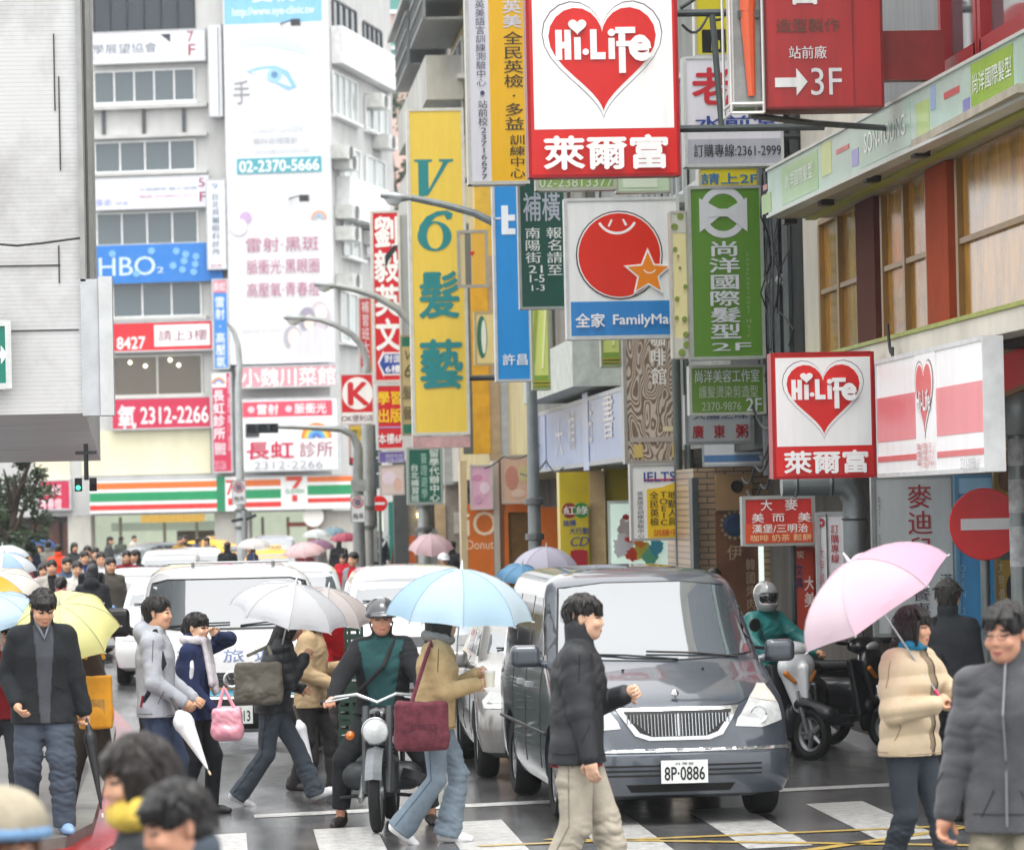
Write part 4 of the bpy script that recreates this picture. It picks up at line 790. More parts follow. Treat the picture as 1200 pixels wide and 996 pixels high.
# giant billboard
bb = psign('billboard', 'giant white eye clinic billboard covering the building corner', (265, -30, 386, 426), 'dcdee0', [
    ('r', 265, -30, 381, 27, '84bfe4'), ('t', 'http://www.eye-clinic.tw', 276, 8, 372, 20, 'e8f4fa', .02), ('t', '愛視', 300, -20, 350, 2, 'e8f4fa', .02),
    ('p', [(285, 42), (330, 44), (362, 58), (364, 67), (345, 60), (310, 52), (280, 54)], 'ccdfea'),
    ('p', [(290, 83), (305, 78), (325, 77), (340, 84), (350, 103), (340, 107), (325, 98), (312, 90)], '8fbfe2'), ('p', [(296, 84), (312, 81), (326, 82), (338, 92), (344, 103), (326, 96), (312, 91)], 'e0edf6'), ('e', 324, 89, 9, 8.5, '9cc8e8'), ('e', 324, 88, 4, 4, '5c8cb0'),
    ('t', '手', 275, 93, 295, 121, '8f8f94', -.01), ('t', '眼科近視雷射', 298, 161, 350, 169, 'b4b8c0'), ('t', 'ILASIK LASER', 296, 147, 358, 155, 'd4d8de'), ('t', '小心呵護您的眼睛', 284, 174, 364, 180, 'd0d4da'),
    ('r', 278, 185, 377, 203, '4fa2b0'), ('t', '02-2370-5666', 281, 188, 374, 201, 'f4f8f8', .03),
    ('e', 287, 254, 7, 7, 'c4a8cc'), ('e', 279, 265, 10, 10, 'e0d4e4'), ('a', 373, 258, 6, 9, 0, 180, 'e8a07c'), ('a', 373, 258, 3, 6, 0, 180, '9cc4e0')] +
    [('t', t, 287, y, 372, y + 17, 'b8708e', .0) for t, y in (('雷射·黑斑', 278), ('脈衝光·黑眼圈', 304), ('高壓氧·青春痘', 331))] +
    [('e', 371, 372, 12, 18, 'c9c0c6'), ('e', 357, 375, 10, 14, '9d98a8'), ('e', 339, 395, 10, 13, 'b4b0b8'), ('e', 373, 368, 7, 9, 'eedfd8'), ('e', 359, 379, 6, 9, 'e8d4ca'), ('e', 341, 396, 7, 10, 'ecdcd4'), ('p', [(330, 420), (338, 404), (352, 390), (366, 384), (386, 390), (386, 426), (332, 426)], 'd4d2e0'), ('t', '健康美麗·從心開始', 280, 384, 326, 388, 'd4d0d4')], thick=.4, fw=.05, dy=.25, frame='e0e2e4')
for px, py in ((347, 32), (357, 236)):
    u, z = PA.uv(px, py); u0, z0 = PA.uv((265 + 386) / 2, 426)
    lx = u - u0; lz = z - bb.location.z
    arm = MB().tube([(lx - .8, .0, lz + .08), (lx - .1, -.8, lz + .14)], .03, 6).build('lamp_arm', steel('5a5c5e'), bb, smooth=True)
    MB().box((lx - .18, -.98, lz - .12), (lx + .18, -.7, lz + .14)).build('floodlight', mat('2e3134', rough=.4), arm)
psign('restaurant_board', 'faded pink restaurant board with white brush characters under the billboard', (281, 428, 395, 454), 'e09aa4', (('t', '小魏川菜館', 283, 431, 393, 452, 'f6eeee', .03),), dy=.5)
psign('clinic_board', 'large white clinic board with rainbow, red characters and phone number', (283, 466, 397, 552), 'eeeef0', (
    ('r', 285, 470, 390, 488, 'dc4c64'), ('t', '雷射', 302, 473, 327, 485, 'f4eef0', .03), ('t', '脈衝光', 346, 473, 383, 485, 'f4eef0', .03), ('e', 295, 479, 4, 4, 'f0c8d0'), ('e', 339, 479, 4, 4, 'f0c8d0'),
    ('a', 371, 514, 14, 18, 0, 180, 'e8883c'), ('a', 371, 514, 10, 14, 0, 180, 'e8c84a'), ('a', 371, 514, 6, 10, 0, 180, '5aa8d8'), ('a', 371, 514, 2, 6, 0, 180, '4a70c0'),
    ('t', '長虹', 289, 517, 344, 537, 'c8204a', .03), ('t', '診所', 351, 518, 390, 536, 'a04a60', .0), ('t', '2312-2266', 297, 540, 378, 549, 'a0a4aa', .0), ('r', 288, 497, 304, 511, '3a3e42')), dy=.5)
MB().box((-1.9, -.02, -.3), (1.9, .3, -.08)).build('ledge', wallm('bdbdb8'), bb)
# convenience store fascia with stripes
OR_, GR_, RD_ = 'e8742c', '14935c', 'd8322c'
sv = psign('shop_fascia', 'long striped orange, green and red convenience store fascia', (104, 559, 416, 599), 'f2f2f0', [
    ('r', 104, 563, 330, 570.5, OR_), ('r', 104, 574.5, 330, 585, GR_), ('r', 104, 589, 330, 595, RD_), ('r', 361, 561, 416, 567, OR_), ('r', 361, 571, 416, 582, GR_), ('r', 361, 586, 416, 591, RD_),
    ('r', 255, 558, 265, 599, '15855a'), ('r', 265, 559, 278, 599, 'f0f0ee'),
    ('r', 336, 560, 346, 565, OR_), ('p', [(338, 560), (355, 560), (355, 564), (348, 574), (343, 574), (349, 565), (338, 565)], 'd8442c'), ('t', 'ELEVEN', 336, 575, 357, 580, '3a9a6a', .01), ('r', 343, 582, 349, 589, RD_), ('t', '7', 266, 563, 276, 580, RD_, .02), ('r', 268, 584, 273, 592, RD_)], thick=.5, fw=.04, dy=.15)
# ================================================================== street lamps, poles, signals, signs on poles, tree
LAMPG = 'a9adac'
def street_lamp(label, Y, pole_px, pole_top, arm, head, r=.085, col=LAMPG):
    """pole_px: where the pole meets the eye line; arm: photo points from the pole top to the head"""
    base = at(pole_px, 640, Y); base.z = 0
    L = lambda x, y, dy=0: at(x, y, Y + dy) - base
    t = thing('street_lamp', label, 'street lamp', base)
    top = L(*pole_top); top.x = 0
    MB().tube([(0, 0, 0), (0, 0, 1.2), (0, 0, top.z)], [r * 1.35, r, r * .75], 14).build('pole', steel(col), t, smooth=True)
    P = [Vector((0, 0, top.z))] + [L(*p) for p in arm]
    MB().tube(P, [r * .75 - (r * .3) * i / len(P) for i in range(len(P))], 10).build('arm', steel(col), t, smooth=True)
    (x0, y0), (x1, y1) = head; a = L(x0, y0); b_ = L(x1, y1); ax = b_ - a; n = ax.length
    m = MB(); m.tube([a + ax * f for f in (0, .12, .4, .75, 1)], [.03, n * .10, n * .16, n * .13, n * .05], 12)
    hd = m.build('lamp_head', steel('9b9fa0'), t, smooth=True)
    m = MB(); c = a + ax * .42
    m.lathe([(.001, -n * .30), (n * .2, -n * .24), (n * .30, -n * .08)], (c.x, c.y, c.z), (0, 0, 1), 16)
    m.build('lamp_glass', plastic('d6dada', rough=.2), hd, smooth=True)
    b = MB()
    for zz in (1.9, 2.4): b.lathe([(r * 1.0, -.05), (r * 1.35, -.04), (r * 1.35, .04), (r * 1.0, .05)], (0, 0, zz), n=14)
    b.build('clamp', steel('6d7070'), t, smooth=True)
    return t
street_lamp('tall grey street lamp whose arm crosses the yellow hair sign', 58, 627, (626, 430), [(625, 380), (620, 325), (609, 290), (588, 266), (556, 250), (520, 240), (482, 232)], [(446, 229), (482, 233)], r=.10, col='868c8c')
street_lamp('grey street lamp reaching out from behind the yellow hair sign', 86, 497, (497, 450), [(496, 420), (485, 382), (466, 362), (440, 347), (415, 339), (394, 335)], [(368, 333), (396, 336)], r=.13)
street_lamp('slender far street lamp with its arm curved over the billboard foot', 104, 432, (432, 440), [(430, 425), (424, 405), (412, 392), (395, 382), (376, 375), (360, 373)], [(332, 372), (362, 374)], r=.13)
street_lamp('thin far street lamp standing before the striped store fascia', 120, 283, (281, 450), [(281, 430), (279, 405), (275, 390), (271, 384)], [(266, 379), (273, 385)], r=.14, col='bfc4c4')
# traffic signal on a mast arm
Y = 98; b0 = at(421, 640, Y); b0.z = 0
t = thing('signal_mast', 'grey mast with a horizontal traffic signal on its arm by the big clinic board', 'traffic signal', b0)
L = lambda x, y: at(x, y, Y) - b0
MB().tube([(0, 0, 0), (0, 0, L(420, 560).z), L(420, 525), L(414, 510), L(400, 503), L(360, 501), L(326, 500)], [.16, .13, .11, .09, .08, .06, .05], 12).build('mast', steel('8f9494'), t, smooth=True)
a = L(288, 508); c = L(326, 496); MB().box((a.x, -.12, a.z), (c.x, .12, c.z)).build('signal_head', mat('3c4448', rough=.5), t)
m = MB()
for i in range(3): m.lathe([(.09, 0), (.10, -.14)], (a.x + .14 + i * .26, -.121, (a.z + c.z) / 2), (0, 1, 0), 14)
m.build('visor', mat('24282a', rough=.6), t, smooth=True)
a = L(411, 576); c = L(429, 562); MB().box((a.x, -.2, a.z), (c.x, -.15, c.z)).build('back_plate', steel('9aa0a0'), t)
m = MB(); a = L(398, 440 + 95); MB().tube([(0, 0, L(420, 590).z), (-.15, -.3, L(420, 590).z)], .05, 8).build('bracket', steel(), t)
def plate_sign(label, Y, px, rc, ground=True, post=True):
    s = sign('parking_sign', label, 'traffic sign', Y, rc, .03, 'd6dadb', '9a9fa0', (), fw=.02)
    x0, y0, x1, y1 = rc; cx, cy, w_ = (x0 + x1) / 2, y0 + (x1 - x0) * .5, (x1 - x0)
    W, Hh = s['_w'], s['_h']; m = MB(); zc = Hh - W
    m.lathe([(W * .62, 0), (W * .78, -.004)], (0, -.006, zc), (0, 1, 0), 24); m.build('ring', plastic('b02a30'), s)
    m = MB(); m.prism([(-W * .5, zc + W * .42), (-W * .42, zc + W * .5), (W * .5, zc - W * .42), (W * .42, zc - W * .5)], -.016, -.012); m.build('slash', plastic('b02a30'), s)
    m = MB(); m.prism(ell(0, zc, W * .5, W * .5, 20), -.008, -.002); m.build('disc', plastic('5c6a80'), s)
    m = MB(); put_text(m, '拖吊', -W * .7, Hh * .12, W * .7, Hh * .34, -.006, .02); m.build('lettering', plastic('2c2e30'), s)
    return s
plate_sign('grey no parking plate on the thin lamp pole before the striped store fascia', 119.5, 281, (272, 563, 288, 591))
plate_sign('grey no parking plate on the signal mast at the side street corner', 97.5, 420, (411, 580, 428, 612))
# far round no entry sign and the corner pole
Y = 110; b0 = at(449, 640, Y); b0.z = 0
def no_entry(label, Y, px, cy, rpx, r_post):
    b0 = at(px, 640, Y); b0.z = 0; c = at(px, cy, Y); r = rpx * Y / F
    t = thing('no_entry_sign', label, 'traffic sign', b0)
    MB().tube([(0, .05, 0), (0, .05, c.z + r * .6)], r_post, 12).build('post', steel('7d8384'), t, smooth=True)
    MB().lathe([(.001, -.012), (r, -.012), (r + .006, 0), (r, .012), (.001, .012)], (0, 0, c.z), (0, -1, 0), 48).build('disc', mat('e8141c', rough=.3, dirt=.1, scale=3), t, smooth=True)
    MB().prism([(-r * .70, c.z - r * .16), (r * .70, c.z - r * .16), (r * .70, c.z + r * .16), (-r * .70, c.z + r * .16)], -.017, -.011).build('bar', plastic('f0f1f4'), t)
    return t
no_entry('tiny far red no entry disc at the mouth of the side street', 108, 446, 590, 9, .05)
no_entry('large red no entry disc above the parked scooters', 33.2, 1155, 614, 42, .04)
for px, Y, top, col, lab in ((433, 106, 430, '9a9f9f', 'plain grey pole rising between the far lamp and the round red sign'), (501, 86.4, 500, '8d9292', 'stout grey pole in front of the twin green sign')):
    b0 = at(px, 640, Y); b0.z = 0; h_ = at(px, top, Y).z
    t = thing('utility_pole', lab, 'pole', b0)
    MB().tube([(0, 0, 0), (0, 0, h_)], [.18, .14], 14).build('shaft', steel(col), t, smooth=True)
    MB().box((-.2, -.28, 1.0), (.2, -.15, 1.9)).build('meter_box', steel('a4a8a6'), t)
# horn cameras and dark signal boxes by the side street
t = thing('signal_post', 'dark stacked traffic signal seen from behind at the side street mouth', 'traffic signal', (at(440, 640, 109).x, 109, 0))
MB().tube([(0, 0, 0), (0, 0, 4.6)], .07, 10).build('post', steel('5c6264'), t, smooth=True)
for i in range(3): MB().box((-.2, -.2, 2.9 + i * .42), (.2, .12, 3.28 + i * .42)).build('signal_head', mat('3a4a4c', rough=.5), t)
t = thing('camera_post', 'grey pole with traffic cameras beside the record of pillars at the store', 'camera pole', (at(287, 640, 118.6).x, 118.6, 0))
t['label'] = 'cluster of small traffic cameras on a short pole before the store'
MB().tube([(0, 0, 0), (0, 0, at(287, 598, 118.6).z)], .09, 10).build('post', steel('9ba0a0'), t, smooth=True)
zc = at(287, 606, 118.6).z
for dx in (-.35, .32): MB().tube([(dx * .2, -.05, zc - .05), (dx, -.3, zc + (.05 if dx > 0 else -.1))], .05, 8).build('camera', steel('3e4244'), t)
# signal hanging from the duct on the left building
b0 = at(101, 546, 38.6)
t = thing('hanging_signal', 'pair of small dark traffic signals hanging under the white duct', 'traffic signal', (b0.x, 38.6, at(101, 560, 38.6).z))
MB().tube([(0, 0, -.02), (0, 0, .32)], .022, 8).build('drop_pole', steel('4a4e50'), t); MB().box((-.1, -.03, .22), (.1, .03, .25)).build('cross_bar', steel('4a4e50'), t)
for dx, lit in ((-.075, True), (.062, False)):
    h_ = MB().box((dx - .033, -.08, -.125), (dx + .033, .05, -.0)).build('signal_head', mat('1d2224', rough=.5), t)
    MB().lathe([(.001, 0), (.022, 0)], (dx, -.084, -.09), (0, -1, 0), 12).build('lens', mat('4ae0b0', emit=1.5, dirt=0) if lit else mat('301818'), h_)
    MB().lathe([(.026, 0), (.028, -.03)], (dx, -.08, -.09), (0, 1, 0), 12).build('visor', mat('1d2224'), h_)
# the pole and lamp body cropped at the right edge with its red canopy sign
b0 = at(1193, 640, 30.2); b0.z = 0
t = thing('corner_pole', 'thick pole wrapped in pale notices at the edge by the poster board', 'pole', b0)
MB().tube([(0, 0, 0), (0, 0, at(1190, 500, 30.2).z)], .06, 16).build('shaft', steel('7e8484'), t, smooth=True)
m = MB(); zc = at(1190, 478, 30.2).z
m.lathe([(.001, -.22), (.10, -.2), (.17, -.08), (.17, .1), (.10, .2), (.001, .22)], (-.02, 0, zc), n=20); m.build('lamp_body', steel('8b9192'), t, smooth=True)
m = MB()
for zz, h_ in ((2.55, .2), (2.2, .25), (1.8, .3)): m.lathe([(.063, 0), (.063, h_)], (0, 0, zz), n=16)
m.build('notice', mat('b4b6b8', rough=.6, dirt=.5, scale=14), t, smooth=True)
sign('edge_sign', 'slanted red board with brown edge at the top of the corner pole', 'sign', 29.6, (1163, 402, 1250, 452), .5, 'cf2018', '8a6648', (), fw=.03).rotation_euler = (0, R(-22), R(-12))
sign('edge_sign', 'dark red wall board between the long fascia and the corner pole', 'sign', 31.5, (1150, 372, 1250, 530), .06, '9c5458', '8a5050', (('r', 1164, 508, 1186, 528, 'c9bb7a'), ('v', '營業', 1168, 510, 1182, 526, '5a5240', 0)), fw=.02)
# grey duct by the small heart sign
d0 = at(1003, 640, 34.6); d0.z = 0
t = thing('duct', 'fat grey vertical air duct with an elbow under the smaller heart sign', 'duct', d0)
zc = at(1003, 566, 34.6).z
MB().tube([(-.62, .05, zc), (-.2, .05, zc), (-.07, .05, zc - .03), (0, .05, zc - .14), (0, .05, zc - .3), (0, .05, 1.45), (0, .12, 1.32), (0, .35, 1.28), (0, 1.2, 1.28)], .10, 16).build('pipe', steel('81888a'), t, smooth=True)
m = MB()
for x in (-.5, -.2): m.lathe([(.1, -.02), (.115, 0), (.1, .02)], (x, .05, zc), (1, 0, 0), 16)
m.lathe([(.1, -.02), (.115, 0), (.1, .02)], (0, .05, zc - .3), n=16); m.build('flange', steel('6d7274'), t, smooth=True)
# cables round the signs on the right
rr = random.Random(11)
for i, P in enumerate((((880, 470, 43), (905, 500, 38), (890, 535, 44)), ((870, 560, 44), (885, 545, 42), (902, 530, 40)), ((876, 575, 44), (892, 568, 42), (905, 545, 40)), ((900, 190, 41), (906, 300, 40.5), (903, 410, 40)), ((800, 30, 39), (830, 18, 40), (858, 0, 41)), ((1040, 380, 33), (1046, 408, 32.8), (1044, 420, 32.6)), ((610, 555, 69), (640, 540, 66), (660, 548, 64)), ((552, 545, 77), (590, 535, 74), (632, 522, 70)))):
    pts = [at(*p) for p in P]; Q = []
    for k_ in range(len(pts) - 1):
        for j in range(6):
            f = j / 6; q = pts[k_].lerp(pts[k_ + 1], f); q.z -= .12 * math.sin(math.pi * f); Q.append(q)
    Q.append(pts[-1])
    o = MB().tube([q - Q[0] for q in Q], .014, 6).build('cable', mat('26282a', rough=.6), None, loc=Q[0])
    tag(o, ('loose black cable sagging behind the small green salon sign', 'black cable looping over the tiled shop corner', 'black cable hanging in front of the round vent', 'vertical cable beside the tall green salon sign', 'stay cable above the dark arms at the top', 'short cable tuft below the salon window ledge', 'cable strung above the record shop', 'cable strung across the peach poster panel')[i], 'cable')
# ------------------------------------------------------------------ trees
def leafy(name, label, base, h, rad, trunk_h, n=1500, leaf=.1, col='33492a', seed=1, squash=1.0):
    r_ = random.Random(seed); t = thing(name, label, 'tree', base)
    m = MB(); m.tube([(0, 0, 0), (.05, .05, trunk_h * .5), (0, .1, trunk_h), (.1, .1, h * .8)], [.16, .13, .1, .04], 10)
    tips = []
    for i in range(9):
        a = r_.uniform(0, 6.28); z0 = r_.uniform(trunk_h * .7, h * .75); q = Vector((math.cos(a) * rad * r_.uniform(.4, .85), math.sin(a) * rad * r_.uniform(.4, .85), z0 + r_.uniform(.2, .9) * (h - z0)))
        m.tube([(0, .05, z0 * .9), q * .5 + Vector((0, 0, z0 * .5)), q], [.06, .04, .015], 6); tips.append(q)
    m.build('trunk', mat('4a4038', rough=.9, dirt=.4, bump=.5), t, smooth=True)
    m = MB(); C = []
    for i in range(34):
        a = r_.uniform(0, 6.28); rr_ = rad * math.sqrt(r_.random()); zz = trunk_h * .85 + (h - trunk_h * .85) * r_.random()
        f = 1 - ((zz - trunk_h) / (h - trunk_h) - .45) ** 2 * 1.4
        C.append((Vector((math.cos(a) * rr_ * f, math.sin(a) * rr_ * f, zz)), r_.uniform(.3, .6) * rad * .55))
    for i in range(n):
        c, rc_ = r_.choice(C); d = Vector((r_.gauss(0, 1), r_.gauss(0, 1), r_.gauss(0, .8))).normalized() * rc_ * r_.random() ** .4
        p = c + d; a = Vector((r_.gauss(0, 1), r_.gauss(0, 1), r_.gauss(-.3, .6))).normalized(); b = a.orthogonal().normalized(); s_ = leaf * r_.uniform(.6, 1.3)
        m.add([p, p + a * s_ * .5 + b * s_ * .28, p + a * s_, p + a * s_ * .5 - b * s_ * .28], [(0, 1, 2, 3)])
    m.build('crown', mat(col, rough=.6, dirt=.5, scale=1.5), t)
    return t
tb_ = at(14, 640, 88); tb_.z = .13
leafy('broadleaf_tree', 'dark green street tree under the overhang of the white clad building', tb_, 3.75, .85, 1.7, 5200, .11, '35492c', 3)
tb_ = at(484, 640, 205); tb_.z = 0
leafy('balcony_tree', 'hazy grey green tree in front of the pink apartment tower', tb_, 24.2, 2.6, 17.5, 2600, .35, '4f6048', 5)
# ================================================================== implicit-surface modelling (bodies, clothes, scooter shells)
class SD:
    def __init__(s, lo, hi, h):
        s.lo = np.array(lo, float); s.h = h; s.n = np.ceil((np.array(hi) - s.lo) / h).astype(int) + 1
        s.D = np.full(s.n, 1.0, np.float32)
    def _win(s, lo, hi, pad):
        i0 = np.clip(((np.array(lo) - pad - s.lo) / s.h).astype(int), 0, s.n - 1); i1 = np.clip(((np.array(hi) + pad - s.lo) / s.h).astype(int) + 2, 1, s.n)
        ax = [(s.lo[a] + s.h * np.arange(i0[a], i1[a])).astype(np.float32) for a in range(3)]
        return tuple(slice(i0[a], i1[a]) for a in range(3)), ax[0][:, None, None], ax[1][None, :, None], ax[2][None, None, :]
    def _put(s, sl, d, k, sub):
        a = s.D[sl]
        if a.size == 0: return s
        if sub: a, d = -a, d
        if k > 0:
            h = np.clip(.5 + .5 * (d - a) / k, 0, 1); r = d * (1 - h) + a * h - k * h * (1 - h)
        else: r = np.minimum(a, d)
        s.D[sl] = -r if sub else r
        return s
    def cone(s, a, b, ra, rb, k=.012, fl=(1, 1, 1), sub=False):
        a = np.array(a, float); b = np.array(b, float); m = max(ra, rb) * max(fl)
        sl, x, y, z = s._win(np.minimum(a, b) - m, np.maximum(a, b) + m, k + .03)
        ax, ay, az = a / fl; bx, by, bz = b / fl; x, y, z = x / fl[0] - ax, y / fl[1] - ay, z / fl[2] - az
        u, v, w = bx - ax, by - ay, bz - az; L = u * u + v * v + w * w + 1e-9
        t = np.clip((x * u + y * v + z * w) / L, 0, 1)
        d = np.sqrt((x - t * u) ** 2 + (y - t * v) ** 2 + (z - t * w) ** 2) - (ra + (rb - ra) * t)
        return s._put(sl, d * min(fl), k, sub)
    def ell(s, c, r, k=.012, rot=None, sub=False):
        c = np.array(c, float); m = max(r) if rot is not None else np.array(r)
        sl, x, y, z = s._win(c - m, c + m, k + .03); x, y, z = x - c[0], y - c[1], z - c[2]
        if rot is not None:
            q = np.array(rot.transposed() if hasattr(rot, 'transposed') else rot); x, y, z = (q[i][0] * x + q[i][1] * y + q[i][2] * z for i in range(3))
        k0 = np.sqrt((x / r[0]) ** 2 + (y / r[1]) ** 2 + (z / r[2]) ** 2) + 1e-6
        k1 = np.sqrt((x / r[0] ** 2) ** 2 + (y / r[1] ** 2) ** 2 + (z / r[2] ** 2) ** 2) + 1e-6
        return s._put(sl, k0 * (k0 - 1) / k1, k, sub)
    def box(s, c, hf, rad=.01, k=.005, rot=None, sub=False):
        c = np.array(c, float); m = np.linalg.norm(hf) if rot is not None else np.array(hf)
        sl, x, y, z = s._win(c - m, c + m, k + .03); x, y, z = x - c[0], y - c[1], z - c[2]
        if rot is not None:
            q = np.array(rot.transposed()); x, y, z = (q[i][0] * x + q[i][1] * y + q[i][2] * z for i in range(3))
        qx, qy, qz = abs(x) - hf[0] + rad, abs(y) - hf[1] + rad, abs(z) - hf[2] + rad
        d = np.sqrt(np.maximum(qx, 0) ** 2 + np.maximum(qy, 0) ** 2 + np.maximum(qz, 0) ** 2) + np.minimum(np.maximum(qx, np.maximum(qy, qz)), 0) - rad
        return s._put(sl, d, k, sub)
    def folds(s, amp, f=(14, 14, 22), seed=0, mask=True):
        r = np.random.RandomState(seed); ax = [(s.lo[a] + s.h * np.arange(s.n[a])).astype(np.float32) for a in range(3)]
        x, y, z = ax[0][:, None, None], ax[1][None, :, None], ax[2][None, None, :]
        N = 0
        for o in range(4):
            g = f[0] * (1.6 ** o); q = r.randn(3); q /= np.linalg.norm(q); ph = r.rand(4) * 6.28; gz = f[2] * (1.55 ** o) * (.75 + .5 * r.rand())
            wv = np.sin(x * g * .7 + ph[0]) + np.sin(y * g * .7 + ph[1]) + .8 * np.sin(z * gz * .35 + ph[3])
            N = N + (1 - 1.9 * np.abs(np.sin(.5 * (z * gz + (x * q[0] + y * q[1]) * g + 1.3 * wv + ph[2])))) / (1.3 ** o)
        q = r.randn(4, 3) * 5.5; ph = r.rand(4) * 6.28
        mk = np.clip(.35 + .45 * sum(np.sin(x * a[0] + y * a[1] + z * a[2] + p) for a, p in zip(q, ph)), 0, 1) if mask else 1
        s.D += (amp * .45 * mk * N).astype(np.float32)
        return s
    def mesh(s):
        D = s.D; I = D < 0
        c = [(i, j, k) for i in (0, 1) for j in (0, 1) for k in (0, 1)]
        sh = tuple(x - 1 for x in D.shape)
        V = lambda A, o: A[o[0]:o[0] + sh[0], o[1]:o[1] + sh[1], o[2]:o[2] + sh[2]]
        cnt = sum(V(I, o).astype(np.int8) for o in c); act = (cnt > 0) & (cnt < 8); idx = np.argwhere(act)
        if len(idx) == 0: return [], []
        val = {o: D[idx[:, 0] + o[0], idx[:, 1] + o[1], idx[:, 2] + o[2]] for o in c}
        P = np.zeros((len(idx), 3)); W = np.zeros(len(idx))
        for o in c:
            for a in range(3):
                if o[a]: continue
                e = list(o); e[a] = 1; d0, d1 = val[o], val[tuple(e)]; m = (d0 < 0) != (d1 < 0)
                t = np.where(m, d0 / np.where(m, d0 - d1, 1), 0)
                p = np.tile(np.array(o, float), (len(idx), 1)); p[:, a] += t; P += p * m[:, None]; W += m
        P = (idx + P / W[:, None]) * s.h + s.lo
        ID = np.full(sh, -1, np.int64); ID[act] = np.arange(len(idx)); F_ = []
        for a in range(3):
            b, d = (a + 1) % 3, (a + 2) % 3
            s0 = [slice(1, -1)] * 3; s0[a] = slice(0, -1); s1 = list(s0); s1[a] = slice(1, None)
            A, B = I[tuple(s0)], I[tuple(s1)]; E = np.argwhere(A != B)
            if not len(E): continue
            E[:, b] += 1; E[:, d] += 1; inn = I[E[:, 0], E[:, 1], E[:, 2]]
            q = []
            for ob, od in ((0, 0), (-1, 0), (-1, -1), (0, -1)):
                e = E.copy(); e[:, b] += ob; e[:, d] += od; q.append(ID[e[:, 0], e[:, 1], e[:, 2]])
            q = np.stack(q, 1); q[~inn] = q[~inn][:, ::-1]; F_.append(q)
        Fq = np.concatenate(F_); return P, Fq[(Fq >= 0).all(1)]
def sdobj(name, sd, m, parent=None, assign=None, drop=None):
    P, Fq = sd if isinstance(sd, tuple) else sd.mesh()
    me = bpy.data.meshes.new(name)
    me.vertices.add(len(P)); me.vertices.foreach_set('co', np.asarray(P, np.float32).ravel())
    me.loops.add(len(Fq) * 4); me.loops.foreach_set('vertex_index', np.asarray(Fq, np.int32).ravel())
    me.polygons.add(len(Fq)); me.polygons.foreach_set('loop_start', np.arange(0, len(Fq) * 4, 4, dtype=np.int32))
    ms = m if isinstance(m, (list, tuple)) else [m]
    for q in ms: me.materials.append(q)
    if assign is not None: me.polygons.foreach_set('material_index', np.asarray(assign(P[Fq].mean(1)), np.int32))
    me.update(calc_edges=True); me.polygons.foreach_set('use_smooth', [True] * len(Fq)); me.validate()
    o = bpy.data.objects.new(name, me); COL.objects.link(o)
    if parent: o.parent = parent
    return o

# ================================================================== vehicles
def shell(levels, Mf=13, Ms=16, Mr=9):
    """closed car body lofted through plan outlines; front at y=0 looking to -y"""
    mb = MB(); rings = []
    for (w_, yf, zf, yr, zr, cf, cr, n) in levels:
        H_ = []
        for i in range(Mf):
            a = math.pi / 2 * i / (Mf - 1); H_.append((w_ * math.sin(a) ** (2 / n), yf + cf * (1 - math.cos(a) ** (2 / n) if math.cos(a) > 1e-6 else 1)))
        for i in range(1, Ms): H_.append((w_, yf + cf + (yr - cr - yf - cf) * i / Ms))
        for i in range(Mr):
            a = math.pi / 2 * (1 - i / (Mr - 1)); H_.append((w_ * math.sin(a) ** (2 / n) if a > 0 else 0, yr - cr * (1 - (math.cos(a) ** (2 / n) if math.cos(a) > 1e-6 else 0))))
        z = lambda y: zf + (zr - zf) * min(1, max(0, (y - yf) / (yr - yf)))
        rings.append([(x, y, z(y)) for x, y in H_] + [(-x, y, z(y)) for x, y in H_[-2:0:-1]])
    n = len(rings[0]); half = Mf + Ms - 1 + Mr
    vs = [p for r_ in rings for p in r_]; fs = []
    for i in range(len(rings) - 1):
        for j in range(n):
            j2 = (j + 1) % n; fs.append((i * n + j, (i + 1) * n + j, (i + 1) * n + j2, i * n + j2)[::-1])
    def cap(k, up):
        out = []
        for j in range(half - 1):
            a, b = j, j + 1; c, d_ = (n - b) % n, (n - a) % n
            q = [k * n + t for t in dict.fromkeys((a, b, c, d_))]
            out.append(tuple(q) if up else tuple(q[::-1]))
        return out
    fs += cap(0, False) + cap(len(rings) - 1, True)
    mb.add(vs, fs); return mb
def boolean_cut(o, cutters):
    for c in cutters:
        m = o.modifiers.new('cut', 'BOOLEAN'); m.operation = 'DIFFERENCE'; m.object = c; m.solver = 'EXACT'
    dg = bpy.context.evaluated_depsgraph_get(); me = bpy.data.meshes.new_from_object(o.evaluated_get(dg))
    o.modifiers.clear(); o.data = me
    for c in cutters: bpy.data.objects.remove(c)
    return o
